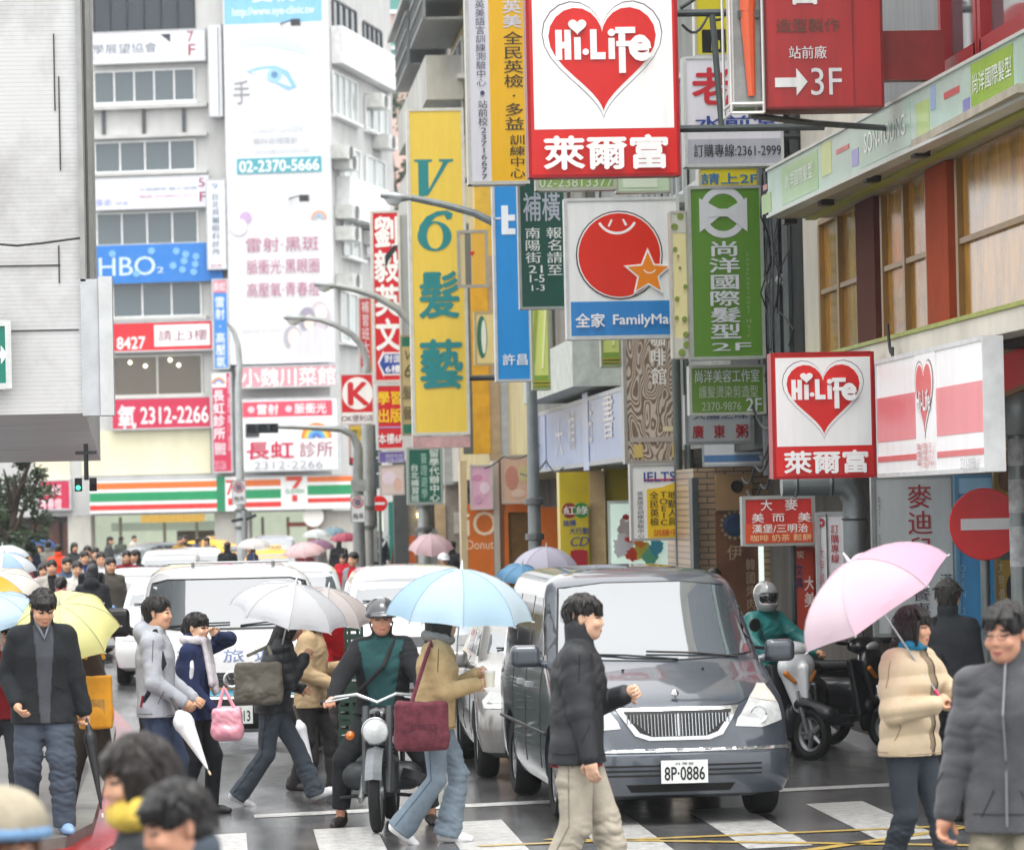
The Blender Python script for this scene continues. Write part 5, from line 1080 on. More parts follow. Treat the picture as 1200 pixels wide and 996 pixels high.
def panel(bvh, poly, name, m, parent, axis='f', off=.006, res=.05, smooth=True):
    """a thin moulded panel laid on the body: outline given in the front (x,z) or side (y,z) view"""
    B = []
    for i in range(len(poly)):
        a = Vector(poly[i]); b = Vector(poly[(i + 1) % len(poly)]); k = max(1, int((b - a).length / res))
        B += [a.lerp(b, j / k) for j in range(k)]
    nb = len(B); x0 = min(p.x for p in B); x1 = max(p.x for p in B); y0 = min(p.y for p in B); y1 = max(p.y for p in B); pts = list(B)
    def inside(p):
        c = False
        for i in range(nb):
            a, b = B[i], B[(i + 1) % nb]
            if (a.y > p.y) != (b.y > p.y) and p.x < (b.x - a.x) * (p.y - a.y) / (b.y - a.y) + a.x: c = not c
        return c
    i = x0 + res / 2
    while i < x1:
        j = y0 + res / 2
        while j < y1:
            p = Vector((i, j))
            if inside(p): pts.append(p)
            j += res
        i += res
    V, E_, F_, *_r2 = geometry.delaunay_2d_cdt(pts, [(i, (i + 1) % nb) for i in range(nb)], [list(range(nb))], 1, 1e-5)
    vs, inn, last = [], [], None
    for p in V:
        if axis == 'f': o, d = Vector((p.x, -4, p.y)), Vector((0, 1, 0))
        elif axis == 't': o, d = Vector((p.x, p.y, 4)), Vector((0, 0, -1))
        else: s_ = 1 if axis == 'r' else -1; o, d = Vector((s_ * 4, p.x, p.y)), Vector((-s_, 0, 0))
        h, nrm, _i, _d2 = bvh.ray_cast(o, d)
        if h is None: h, nrm = (last if last else (o + d * 4, -d))
        last = (h, nrm); vs.append(h + nrm * off); inn.append(h - nrm * .012)
    k = len(vs); fs = [tuple(f) for f in F_]
    ec = {}
    for f in fs:
        for a, b in zip(f, f[1:] + f[:1]): ec[(a, b)] = 1
    side = [(a, b) for (a, b) in ec if (b, a) not in ec]
    mb = MB(); allv = vs + inn
    mb.add(allv, fs + [(b, a, a + k, b + k) for a, b in side])
    o = mb.build(name, m, parent, smooth=smooth, ang=50)
    bm = bmesh.new(); bm.from_mesh(o.data); bmesh.ops.recalc_face_normals(bm, faces=bm.faces); bm.to_mesh(o.data); bm.free()
    return o
def wheel(root, x, y, r, wd, side, steer=0, rimcol='a9adb0', alloy=True):
    m = MB(); m.lathe([(r * .60, -wd / 2 + .01), (r * .88, -wd / 2), (r * .97, -wd * .38), (r, -wd * .2), (r, wd * .2), (r * .97, wd * .38), (r * .88, wd / 2), (r * .60, wd / 2 - .01)], (0, 0, 0), (1, 0, 0), 36)
    t = m.build('wheel', mat('141516', rough=.75, dirt=.3), root, smooth=True, loc=(x, y, r), rz=steer)
    m = MB(); s_ = side
    m.lathe([(r * .61, s_ * wd * .40), (r * .56, s_ * wd * .30), (r * .50, s_ * wd * .22), (.001, s_ * wd * .26)], (0, 0, 0), (1, 0, 0), 30)
    if alloy:
        for i in range(7):
            a = 2 * math.pi * i / 7; u_ = Vector((0, math.cos(a), math.sin(a))); v_ = Vector((0, -math.sin(a), math.cos(a)))
            q = [Vector((s_ * wd * .40, 0, 0)) + u_ * (r * .08) + v_ * .03, Vector((s_ * wd * .40, 0, 0)) + u_ * r * .57 + v_ * .022, Vector((s_ * wd * .40, 0, 0)) + u_ * r * .57 - v_ * .022, Vector((s_ * wd * .40, 0, 0)) + u_ * r * .08 - v_ * .03]
            m.add(q + [p - Vector((s_ * .05, 0, 0)) for p in q], [(0, 1, 2, 3), (4, 5, 6, 7), (0, 1, 5, 4), (2, 3, 7, 6)])
    m.build('rim', steel(rimcol, metal=.7, dirt=.3), t, smooth=True)
    return t
GLASSF = glass('39434a', rough=.03, ior=3.2)
GLASSS = glass('161b1e', rough=.05, ior=1.8)
LAMPM = mat('c9cccc', rough=.08, dirt=.3, scale=14, ior=1.7, spec=.8)
BLACKP = plastic('1a1b1c', rough=.5)
def vehicle(name, label, X, Y, rz, levels, body, wheels, cat='car', group=None, subd=True):
    root = thing(name, label, cat, (X, Y, 0), rz, group)
    sm = shell(levels); bo = sm.build('body', body if isinstance(body, list) else [body], root)
    wx, ys, r, wd = wheels
    cuts = []
    for y in ys:
        c = MB(); c.lathe([(.001, -2), (r * 1.16, -2), (r * 1.16, 2), (.001, 2)], (0, y, r + .02), (1, 0, 0), 32); co = c.build('cutter', BLACKP); co.parent = root
        inner = c; cuts.append(co)
    bpy.context.view_layer.update()
    bvh = BVHTree.FromPolygons([v.co.copy() for v in bo.data.vertices], [tuple(p.vertices) for p in bo.data.polygons])
    boolean_cut(bo, cuts)
    bo.data.polygons.foreach_set('use_smooth', [True] * len(bo.data.polygons)); bo.data.set_sharp_from_angle(angle=R(32))
    m = MB(); m.box((-wx + wd, .35, .28), (wx - wd, max(ys) + .4, .75)); m.build('underbody', mat('0c0c0d', rough=.9), root)
    for y in ys:
        for s_ in (-1, 1): wheel(root, s_ * (wx - wd / 2), y, r, wd, s_)
    return root, bvh
def mirror(root, x, y, z, col, s=1.0, name='mirror'):
    sd = SD((-.2, -.15, -.2), (.2, .15, .2), .012); sd.box((0, 0, 0), (.105 * s, .06 * s, .08 * s), .045); sd.box((0, .06, 0), (.2, .03, .2), .005, .01, sub=True); sd.cone((-math.copysign(.09, x), .02, -.05), (-math.copysign(.17, x), .02, -.07), .03, .03)
    o = sdobj(name, sd, plastic(col, rough=.3) if isinstance(col, str) else col, root); o.location = (x, y, z); return o
def plate(root, x, z, y, txt, w_=.33, h_=.16):
    p = MB().box((x - w_ / 2, y, z - h_ / 2), (x + w_ / 2, y + .02, z + h_ / 2)).build('licence_plate', plastic('dfe3e0'), root)
    m = MB(); put_text(m, txt, x - w_ * .43, z - h_ * .36, x + w_ * .43, z + h_ * .22, y - .003, .02); put_text(m, '台灣省', x - w_ * .2, z + h_ * .3, x + w_ * .2, z + h_ * .42, y - .003, 0)
    m.build('lettering', plastic('15171a'), p); return p
def seam(bvh, pts, root, axis, name='panel_gap', r=.005):
    P = []
    for i in range(len(pts) - 1):
        a, b = Vector(pts[i]), Vector(pts[i + 1]); k = max(1, int((b - a).length / .05))
        P += [a.lerp(b, j / k) for j in range(k)]
    P.append(Vector(pts[-1])); Q = []
    for p in P:
        if axis == 'f': h = bvh.ray_cast(Vector((p.x, -4, p.y)), Vector((0, 1, 0)))[0]
        elif axis == 't': h = bvh.ray_cast(Vector((p.x, p.y, 4)), Vector((0, 0, -1)))[0]
        else: s_ = 1 if axis == 'r' else -1; h = bvh.ray_cast(Vector((s_ * 4, p.x, p.y)), Vector((-s_, 0, 0)))[0]
        if h: Q.append(h)
    if len(Q) > 1: return MB().tube(Q, r, 5).build(name, BLACKP, root)
def wiper(bvh, root, x0, x1, z0, z1):
    h0 = bvh.ray_cast(Vector((x0, -4, z0)), Vector((0, 1, 0)))[0]; h1 = bvh.ray_cast(Vector((x1, -4, z1)), Vector((0, 1, 0)))[0]
    if h0 and h1:
        n = Vector((0, -.03, .02)); MB().tube([h0 + n * .4, h0.lerp(h1, .5) + n, h1 + n * .6], .009, 6).build('wiper', BLACKP, root)

# ---- the dark grey people carrier in front
L5 = lambda *a: a
MPV = [(.70, .14, .19, 4.40, .22, .25, .2, 3.0), (.80, .05, .22, 4.46, .25, .30, .2, 3.0), (.835, .005, .30, 4.50, .36, .32, .2, 3.0), (.845, 0, .44, 4.50, .5, .33, .2, 3.0), (.845, .01, .51, 4.5, .56, .33, .2, 3.0), (.843, .045, .545, 4.5, .6, .33, .2, 3.0),
       (.843, .065, .66, 4.5, .72, .36, .2, 2.9), (.843, .10, .80, 4.5, .84, .40, .2, 2.8), (.842, .17, .875, 4.5, .92, .46, .2, 2.7), (.835, .30, .945, 4.49, .98, .52, .2, 2.6), (.825, .62, 1.045, 4.48, 1.06, .45, .2, 2.6), (.815, .95, 1.125, 4.47, 1.13, .36, .2, 2.7), (.808, 1.06, 1.17, 4.46, 1.18, .34, .2, 2.8),
       (.775, 1.38, 1.40, 4.42, 1.42, .34, .2, 2.9), (.735, 1.70, 1.63, 4.36, 1.66, .30, .22, 3.0), (.71, 1.82, 1.71, 4.32, 1.74, .28, .25, 3.0), (.66, 1.93, 1.765, 4.26, 1.79, .3, .28, 3.0), (.56, 2.08, 1.80, 4.1, 1.82, .3, .3, 3.0), (.38, 2.3, 1.825, 3.8, 1.84, .3, .3, 2.8), (.15, 2.6, 1.835, 3.4, 1.848, .1, .1, 2.6)]
GREY = mat('454c56', rough=.28, metal=.3, dirt=.1, scale=30, coat=1.0)
c_ = at(798, 900, 29.5)
van, bv = vehicle('minivan', 'dark grey people carrier with chrome grille stopped at the crossing', c_.x, 29.5, R(2.2), MPV, GREY, (.83, (.90, 3.62), .315, .21), 'minivan')
ws = panel(bv, [(-.735, 1.195), (-.5, 1.165), (0, 1.15), (.5, 1.165), (.735, 1.195), (.64, 1.69), (.3, 1.725), (-.3, 1.725), (-.64, 1.69)], 'windscreen', GLASSF, van, off=.004, res=.09)
seam(bv, [(-.735, 1.195), (-.5, 1.165), (0, 1.15), (.5, 1.165), (.735, 1.195), (.64, 1.69), (.3, 1.725), (-.3, 1.725), (-.64, 1.69), (-.735, 1.195)], van, 'f', 'windscreen_seal', .009)
for ax in 'lr':
    for q in ([(1.62, 1.2), (2.45, 1.2), (2.45, 1.62), (2.0, 1.62)], [(2.53, 1.2), (3.35, 1.2), (3.35, 1.63), (2.53, 1.63)], [(3.43, 1.2), (4.12, 1.22), (4.05, 1.62), (3.43, 1.63)]):
        panel(bv, q, 'side_window', GLASSS, van, ax, .004, .12)
    panel(bv, [(1.2, 1.2), (1.55, 1.2), (1.86, 1.55), (1.80, 1.58)], 'quarter_window', GLASSS, van, ax, .004, .12)
    for yy in (1.5, 2.49, 3.39): seam(bv, [(yy, .35), (yy, 1.19)], van, ax)
    seam(bv, [(1.2, .62), (4.3, .62)], van, ax, 'side_moulding', .014)
    for yy in (2.2, 2.75): panel(bv, [(yy, .93), (yy + .18, .93), (yy + .18, .97), (yy, .97)], 'door_handle', steel('b9bcbe', metal=.8), van, ax, .025, .06)
for s_ in (-1, 1):
    hl = panel(bv, [(s_ * x, z) for x, z in ((.42, .70), (.44, .755), (.56, .90), (.66, .985), (.72, .98), (.775, .84), (.785, .73), (.62, .685))], 'headlight', LAMPM, van, off=.008, res=.04)
    panel(bv, [(s_ * x, z) for x, z in ((.56, .89), (.66, .975), (.715, .97), (.76, .855))], 'indicator', mat('d8d2c6', rough=.1, dirt=.15, scale=20, ior=1.7), hl, off=.013, res=.04)
    m = MB(); h = bv.ray_cast(Vector((s_ * .60, -4, .78)), Vector((0, 1, 0)))[0]; m.lathe([(.001, 0), (.05, .0), (.062, -.012)], h + Vector((0, -.016, 0)), (0, 1, 0), 18); m.build('lamp_bulb', steel('eef0f0', metal=.9, rough=.1), hl, smooth=True)
gr_ = panel(bv, [(-.45, .835), (.45, .835), (.32, .645), (.22, .61), (-.22, .61), (-.32, .645)], 'grille', steel('c4c7ca', metal=.85, rough=.18, dirt=.1), van, off=.022, res=.06)
panel(bv, [(-.395, .808), (.395, .808), (.285, .665), (.20, .638), (-.20, .638), (-.285, .665)], 'grille_mesh', mat('141517', rough=.5), gr_, off=.027, res=.06)
m = MB()
for i in range(31):
    x = -.375 + .025 * i; zb_ = .645 + max(0, abs(x) - .2) * .82
    h = bv.ray_cast(Vector((x, -4, .74)), Vector((0, 1, 0)))[0]; h2 = bv.ray_cast(Vector((x, -4, .80)), Vector((0, 1, 0)))[0]; h1 = bv.ray_cast(Vector((x, -4, zb_)), Vector((0, 1, 0)))[0]
    if abs(x) < .39: m.tube([Vector((x, h2.y - .036, .803)), Vector((x, h.y - .034, .74)), Vector((x, h1.y - .034, zb_))], .014 if i == 15 else .005, 6)
m.build('grille_bar', steel('d4d7da', metal=.85, rough=.2, dirt=0), gr_, smooth=True)
panel(bv, [(-.86, .545), (.86, .545), (.86, .525), (-.86, .525)], 'chrome_strip', steel('d9dcde', metal=.9, rough=.15, dirt=.1), van, off=.012, res=.04)
for z in (.44, .405, .37): panel(bv, [(-.60, z), (.60, z), (.60, z - .014), (-.60, z - .014)], 'air_slot', mat('0f1012', rough=.6), van, off=.004, res=.04)
panel(bv, [(-.40, .30), (.40, .30), (.36, .245), (-.36, .245)], 'air_intake', mat('0c0d0e', rough=.7), van, off=.004, res=.05)
plate(van, .02, .39, -.045, '8P·0886', .34, .165)
m = MB(); h = bv.ray_cast(Vector((0, -4, .90)), Vector((0, 1, 0)))[0]; m.lathe([(.001, -.02), (.026, -.012), (.03, .0), (.02, .02), (.001, .03)], h + Vector((0, 0, .045)), (0, -.5, 1), 14); m.tube([h, h + Vector((0, 0, .04))], .008, 6); m.build('bonnet_ornament', steel('dfe2e4', metal=.9, rough=.15), van, smooth=True)
seam(bv, [(-.80, 1.0), (-.46, .86), (-.2, .845), (.2, .845), (.46, .86), (.80, 1.0)], van, 'f')
wiper(bv, van, .62, -.08, 1.16, 1.21); wiper(bv, van, .15, -.62, 1.155, 1.2)
mirror(van, -.97, 1.30, 1.20, GREY, 1.05); mirror(van, .97, 1.30, 1.20, GREY, 1.05)
for x in (-.3, .3): MB().lathe([(.001, 0), (.012, .008), (.012, .016), (.001, .02)], bv.ray_cast(Vector((x, .8, 4)), Vector((0, 0, -1)))[0], n=8).build('washer_jet', BLACKP, van)

# ---- saloon / estate family
def SEDAN(w=.85, h=1.44, L=4.4, nose=1.0, hood=.92, deck=1.0, rear=None):
    k = h / 1.44; r = rear if rear is not None else 3.75
    return [(w * .85, .14, .20, L - .12, .22, .3, .25, 2.8), (w * .95, .04, .25, L - .03, .28, .36, .3, 2.8), (w, 0, .42, L, .45, .40, .3, 2.7), (w, .02, .55, L, .6, .40, .3, 2.7), (w * .995, .07, .66, L - .01, .72, .44, .3, 2.6), (w * .985, .18, .74 * (hood / .92), L - .02, .85, .5, .3, 2.5),
            (w * .96, .65, .86 * (hood / .92), L - .06, .95 * deck, .45, .3, 2.5), (w * .93, 1.10, .95 * (hood / .92), (L + r) / 2, .99 * deck, .35, .3, 2.6), (w * .90, 1.22, 1.0 * (hood / .92), r + .1, 1.03 * deck, .32, .3, 2.7),
            (w * .82, 1.60, 1.25 * k, r - .25, 1.25 * k, .3, .3, 2.8), (w * .745, 1.86, 1.36 * k, r - .55, 1.37 * k, .28, .3, 2.8), (w * .66, 2.02, 1.405 * k, r - .75, 1.41 * k, .28, .3, 2.8), (w * .48, 2.2, 1.43 * k, r - .95, 1.435 * k, .2, .2, 2.6), (w * .2, 2.4, 1.44 * k, r - 1.15, 1.445 * k, .1, .1, 2.4)]
def simple_car(name, label, px, Y, rz, levels, body, cat='car', w=.85, h=1.44, hood=.92, X=None, group=None, lampz=.66, grille=True, txt=None, ys=(.82, 3.42), side=True, mir=None, gl=GLASSF):
    x = at(px, 640, Y).x if X is None else X
    k = h / 1.44
    c, bv = vehicle(name, label, x, Y, rz, levels, body, (w - .015, ys, .30, .19), cat, group)
    hz = hood / .92
    zc = 1.02 * hz
    panel(bv, [(-w * .80, zc + .03), (-w * .4, zc), (w * .4, zc), (w * .80, zc + .03), (w * .71, 1.30 * k), (w * .3, 1.325 * k), (-w * .3, 1.325 * k), (-w * .71, 1.30 * k)], 'windscreen', gl, c, off=.005, res=.12)
    for s_ in (-1, 1):
        panel(bv, [(s_ * w * a, z) for a, z in ((.52, lampz - .05), (.54, lampz + .06), (.86, lampz + .09), (.94, lampz + .02), (.93, lampz - .04))], 'headlight', LAMPM, c, off=.008, res=.06)
    if grille: panel(bv, [(-w * .45, lampz + .06), (w * .45, lampz + .06), (w * .38, lampz - .05), (-w * .38, lampz - .05)], 'grille', mat('26292b', rough=.35, metal=.4), c, off=.008, res=.08)
    panel(bv, [(-w * .6, .42), (w * .6, .42), (w * .55, .32), (-w * .55, .32)], 'air_intake', mat('141516', rough=.6), c, off=.004, res=.1)
    if txt: plate(c, 0, .47, -.035, txt)
    if side:
        for ax in 'lr':
            panel(bv, [(1.5, 1.02 * hz), (2.28, 1.03 * hz), (2.28, 1.34 * k), (1.98, 1.34 * k)], 'side_window', GLASSS, c, ax, .004, .14)
            panel(bv, [(2.34, 1.03 * hz), (3.1, 1.05 * hz), (3.0, 1.33 * k), (2.34, 1.34 * k)], 'side_window', GLASSS, c, ax, .004, .14)
            for yy in (1.38, 2.31): seam(bv, [(yy, .35), (yy, 1.0 * hz)], c, ax)
            panel(bv, [(2.1, .84), (2.24, .84), (2.24, .88), (2.1, .88)], 'door_handle', plastic('8f9294'), c, ax, .02, .06)
    wiper(bv, c, .4, -.2, zc + .03, zc + .07); wiper(bv, c, -.05, -.6, zc + .03, zc + .06)
    mc = mir or body
    for s_ in (-1, 1): mirror(c, s_ * (w + .10), 1.50, 1.0 * hz, mc, .95)
    return c, bv
SILV = mat('a9a8a4', rough=.3, metal=.6, dirt=.12, scale=20, coat=1)
WHT = paint('cfd1d2'); WHT2 = paint('c4c8ca')
simple_car('silver_car', 'silver saloon close behind the dark grey people carrier', 0, 34.5, 0, SEDAN(), mat('8b8a87', rough=.3, metal=.6, dirt=.15, scale=20, coat=1), X=2.98, txt='7K·3182')
def SUVL(w=.88, h=1.65, L=4.5): return SEDAN(w, h, L, hood=1.06, deck=1.12, rear=4.3)
simple_car('white_car', 'tall white off roader facing the crossing behind the pale blue umbrella', 489, 47.5, 0, SUVL(), WHT, w=.88, h=1.63, hood=1.06, lampz=.78, txt='DK·2286')
simple_car('white_car', 'white car glimpsed in the queue between the tourist van and the off roader', 345, 61, 0, SEDAN(.84, 1.55, 4.4), WHT2, h=1.54, w=.84, txt='3M·5517')
simple_car('white_car', 'white saloon with long pale windscreen beside the crowded pavement', 167, 66, 0, SEDAN(.86, 1.46), WHT, w=.86, h=1.46, txt='6A·7721')
simple_car('white_car', 'white car with bright blue mirrors tucked beside the tourist van', 205, 56, 0, SEDAN(.85, 1.45), [paint('dadcdc')], txt='8V·1402', mir=paint('2a6cb0'))
simple_car('silver_car', 'silver estate car at the back of the queue with pale windscreen', 199, 99, 0, SEDAN(.85, 1.48, rear=4.2), SILV, h=1.48)
simple_car('white_car', 'white hatchback half hidden beside the silver estate car', 229, 108, 0, SEDAN(.84, 1.44, rear=4.2), WHT2, w=.84)
simple_car('dark_car', 'dark slate saloon turning across the far end of the street', 0, 131, R(-58), SEDAN(.86, 1.45), mat('3c474c', rough=.25, metal=.4, coat=1, dirt=.1), X=-4.2, w=.86, gl=GLASSS)
YEL_T = paint('e8a800', coat=.15, rough=.45)
def roof_sign(c, z, y=2.3):
    m = MB().box((-.2, y, z), (.2, y + .12, z + .13)).build('roof_sign', plastic('efe6c0'), c)
    q = MB(); put_text(q, 'TAXI', -.16, z + .03, .16, z + .1, y - .004, .01); q.build('lettering', plastic('8a5a10'), m)
tx, _ = simple_car('taxi', 'yellow taxi seen side on in front of the convenience store', 0, 138, R(62), SEDAN(.85, 1.45), YEL_T, 'taxi', X=1.7, gl=GLASSS); roof_sign(tx, 1.44)
tx, _ = simple_car('taxi', 'yellow taxi facing the crossing with a roof sign, deep in the queue', 322, 98, 0, SEDAN(.85, 1.42), YEL_T, 'taxi', h=1.42, txt='2H·330'); roof_sign(tx, 1.41)
simple_car('silver_car', 'grey hatchback with pale windscreen behind the facing taxi', 322, 134, 0, SEDAN(.85, 1.58, rear=4.2), mat('8d9096', rough=.3, metal=.5, coat=1, dirt=.1), h=1.58)
# ---- white tourist van
VWL = [(.80, .14, .22, 4.7, .24, .3, .2, 3.4), (.90, .05, .27, 4.76, .3, .36, .2, 3.4), (.92, .0, .40, 4.8, .42, .38, .2, 3.4), (.92, .01, .55, 4.8, .58, .38, .2, 3.4), (.918, .05, .60, 4.8, .64, .38, .2, 3.2), (.918, .08, .84, 4.8, .86, .42, .2, 3.0), (.915, .12, .96, 4.8, .98, .46, .2, 3.0), (.91, .22, 1.03, 4.8, 1.04, .46, .2, 3.0), (.905, .52, 1.13, 4.79, 1.14, .40, .2, 3.0), (.90, .66, 1.18, 4.78, 1.2, .36, .2, 3.0),
       (.86, .95, 1.41, 4.74, 1.43, .34, .2, 3.2), (.815, 1.2, 1.61, 4.68, 1.63, .32, .22, 3.2), (.78, 1.30, 1.685, 4.62, 1.70, .3, .25, 3.2), (.70, 1.42, 1.745, 4.5, 1.76, .3, .3, 3.0), (.55, 1.6, 1.785, 4.3, 1.80, .3, .3, 3.0), (.3, 1.9, 1.81, 4.0, 1.82, .2, .2, 2.8)]
vw, bw = vehicle('tourist_van', 'white tourist van with round badge, blue stripe and big split reflection windscreen', at(270, 700, 39.3).x, 39.3, R(.5), VWL, WHT, (.90, (.95, 3.85), .33, .21), 'van')
panel(bw, [(-.83, 1.235), (-.5, 1.20), (.5, 1.20), (.83, 1.235), (.75, 1.64), (.6, 1.675), (-.6, 1.675), (-.75, 1.64)], 'windscreen', GLASSF, vw, off=.005, res=.1)
seam(bw, [(-.83, 1.235), (-.5, 1.20), (.5, 1.20), (.83, 1.235), (.75, 1.64), (.6, 1.675), (-.6, 1.675), (-.75, 1.64), (-.83, 1.235)], vw, 'f', 'windscreen_seal', .014)
gg = panel(bw, [(-.60, .80), (.60, .80), (.60, .66), (-.60, .66)], 'grille', mat('17191b', rough=.4), vw, off=.01, res=.08)
for z in (.775, .745, .70, .68): panel(bw, [(-.58, z), (.58, z), (.58, z - .008), (-.58, z - .008)], 'grille_bar', mat('4a4d50', rough=.35, metal=.5), gg, off=.02, res=.08)
m = MB(); h = bw.ray_cast(Vector((0, -4, .735)), Vector((0, 1, 0)))[0]; o_ = h + Vector((0, -.035, 0))
m.lathe([(.058, 0), (.072, -.006), (.086, 0)], o_, (0, 1, 0), 28)
for q in (((-.045, .05), (-.018, -.002), (0, .025), (.018, -.002), (.045, .05)), ((-.06, .018), (-.028, -.058), (0, .0), (.028, -.058), (.06, .018))): m.tube([o_ + Vector((a, 0, b)) for a, b in q], .007, 6)
m.build('badge', steel('d9dcde', metal=.8, rough=.2), gg, smooth=True)
for s_ in (-1, 1): panel(bw, [(s_ * a, z) for a, z in ((.62, .80), (.86, .82), (.88, .67), (.62, .66))], 'headlight', LAMPM, vw, off=.012, res=.06)
panel(bw, [(-.92, .635), (.92, .635), (.92, .575), (-.92, .575)], 'stripe', plastic('2f8ca8'), vw, off=.01, res=.06)
panel(bw, [(-.92, .655), (.92, .655), (.92, .64), (-.92, .64)], 'stripe', plastic('c8964a'), vw, off=.012, res=.06)
panel(bw, [(-.90, .55), (.90, .55), (.88, .27), (-.88, .27)], 'bumper', mat('1d1e20', rough=.55), vw, off=.012, res=.07)
plate(vw, .02, .40, -.05, '8D·5413', .34, .17)
m = MB()
for ch, x in (('豪', -.42), ('旅', .02), ('遊', .32)): put_text(m, ch, x - .1, .90, x + .1, 1.02, 0, .01)
vv = []
for v_ in m.v:
    h = bw.ray_cast(Vector((v_[0], -4, v_[2])), Vector((0, 1, 0)))[0]; vv.append((v_[0], h.y - .006 + v_[1], v_[2]))
m.v = vv; m.build('lettering', plastic('6a78a0'), vw)
for ax in 'lr':
    for q in ([(1.25, 1.22), (2.0, 1.22), (2.0, 1.62), (1.5, 1.62)], [(2.1, 1.22), (3.2, 1.22), (3.2, 1.62), (2.1, 1.62)], [(3.3, 1.22), (4.5, 1.22), (4.45, 1.62), (3.3, 1.62)]): panel(bw, q, 'side_window', GLASSS, vw, ax, .004, .15)
wiper(bw, vw, .1, .66, 1.225, 1.255); wiper(bw, vw, -.6, .0, 1.225, 1.25)
for s_ in (-1, 1):
    mm = mirror(vw, s_ * 1.10, .95, 1.28, '1a1b1d', 1.2); mm.scale = (1, 1, 1.45)
m = MB()
for x in (-.35, .45):
    m.tube([(x, 1.75, 1.79), (x, 1.75, 1.84)], .02, 6)
m.tube([(-.6, 1.75, 1.835), (.6, 1.75, 1.835)], .012, 6); m.build('roof_bar', steel('9a9c9e'), vw)
# ================================================================== people
import zlib
def rotm(yaw=0, pitch=0, roll=0): return Matrix.Rotation(R(yaw), 3, 'Z') @ Matrix.Rotation(R(pitch), 3, 'X') @ Matrix.Rotation(R(roll), 3, 'Y')
def ik(a, b, l1, l2, hint):
    d = b - a; L = min(d.length, (l1 + l2) * .999); u = d.normalized(); b = a + u * L
    c = (l1 * l1 - l2 * l2 + L * L) / (2 * L); h = math.sqrt(max(l1 * l1 - c * c, 0)); n = hint - u * hint.dot(u)
    n = n.normalized() if n.length > 1e-6 else u.orthogonal().normalized()
    return a + u * c + n * h, b
SKIN = [mat(c, rough=.5, dirt=.12, scale=16, spec=.35) for c in ('d0a082', 'c8947a', 'd8ae92')]
for _m in SKIN:
    _b = _m.node_tree.nodes['Principled BSDF']; _b.inputs['Subsurface Weight'].default_value = .12; _b.inputs['Subsurface Scale'].default_value = .008; _b.inputs['Subsurface Radius'].default_value = (1, .35, .2)
EYE = mat('1b1412', rough=.3, dirt=0); LIP = mat('a8605a', rough=.4, dirt=0)
def hairm(c='17130f'): return mat(c, rough=.42, dirt=.35, scale=30, bump=.6, bscale=120, stretch=(1, 1, .25), spec=.5)
def head_sdf(sd, hc, M, k, female=False):
    T = lambda x, y, z: tuple(hc + M @ (Vector((x, y, z)) * k)); r3 = lambda a, b, c: (a * k, b * k, c * k)
    sd.ell(T(0, .014, .03), r3(.074, .094, .086), .0, M); sd.ell(T(0, -.022, -.03), r3(.063 if not female else .059, .072, .082), .02, M)
    sd.ell(T(0, -.048, -.088), r3(.034 if not female else .028, .034, .026), .03, M); sd.ell(T(0, .0, -.06), r3(.058, .06, .05), .03, M)
    sd.cone(T(0, -.084, .010), T(0, -.0965, -.026), .0065 * k, .009 * k, .012); sd.ell(T(0, -.093, -.032), r3(.0165, .010, .008), .006, M)
    for s_ in (-1, 1):
        sd.ell(T(s_ * .031, -.098, .006), r3(.017, .014, .010), .012, M, sub=True); sd.ell(T(s_ * .030, -.076, .004), r3(.014, .012, .011), .004, M)
        sd.ell(T(s_ * .040, -.068, -.030), r3(.022, .018, .02), .02, M)
        sd.ell(T(s_ * .074, .012, -.006), r3(.009, .018, .030), .006, M)
    sd.ell(T(0, -.084, -.062), r3(.022, .011, .0065), .006, M); sd.ell(T(0, -.083, -.071), r3(.017, .011, .006), .004, M)
def hand_sdf(sd, w_, d, n, curl, k, side):
    d = d.normalized(); n = (n - d * n.dot(d)).normalized(); l = d.cross(n).normalized() * side
    pc = w_ + d * .045 * k
    sd.cone(w_ - d * .02 * k, pc, .024 * k, .030 * k, .01, ); sd.ell(pc + d * .01 * k, (.036 * k, .018 * k, .045 * k), .012, Matrix((l, n, d)).transposed())
    for i, (off, ln) in enumerate(((.028, .070), (.010, .078), (-.009, .073), (-.027, .058))):
        p = w_ + d * (.088 - abs(off) * .15) * k + l * off * k; a = 0
        for j, f in enumerate((.42, .33, .25)):
            a += curl * R((62, 80, 50)[j]) + R(6); q = p + (d * math.cos(a) + n * math.sin(a)) * ln * f * k
            sd.cone(p, q, (.0092 - j * .0008) * k, (.0086 - j * .0008) * k, .003); p = q
    t0 = w_ + d * .03 * k + l * .030 * k; t1 = t0 + (l * .8 + d * .6 + n * .35 * (1 + curl)).normalized() * .035 * k; t2 = t1 + (d * .8 + l * (.3 - curl * .6) + n * (.3 + curl * .7)).normalized() * .032 * k
    sd.cone(t0, t1, .013 * k, .0105 * k, .008); sd.cone(t1, t2, .0105 * k, .009 * k, .004)
class Person: pass
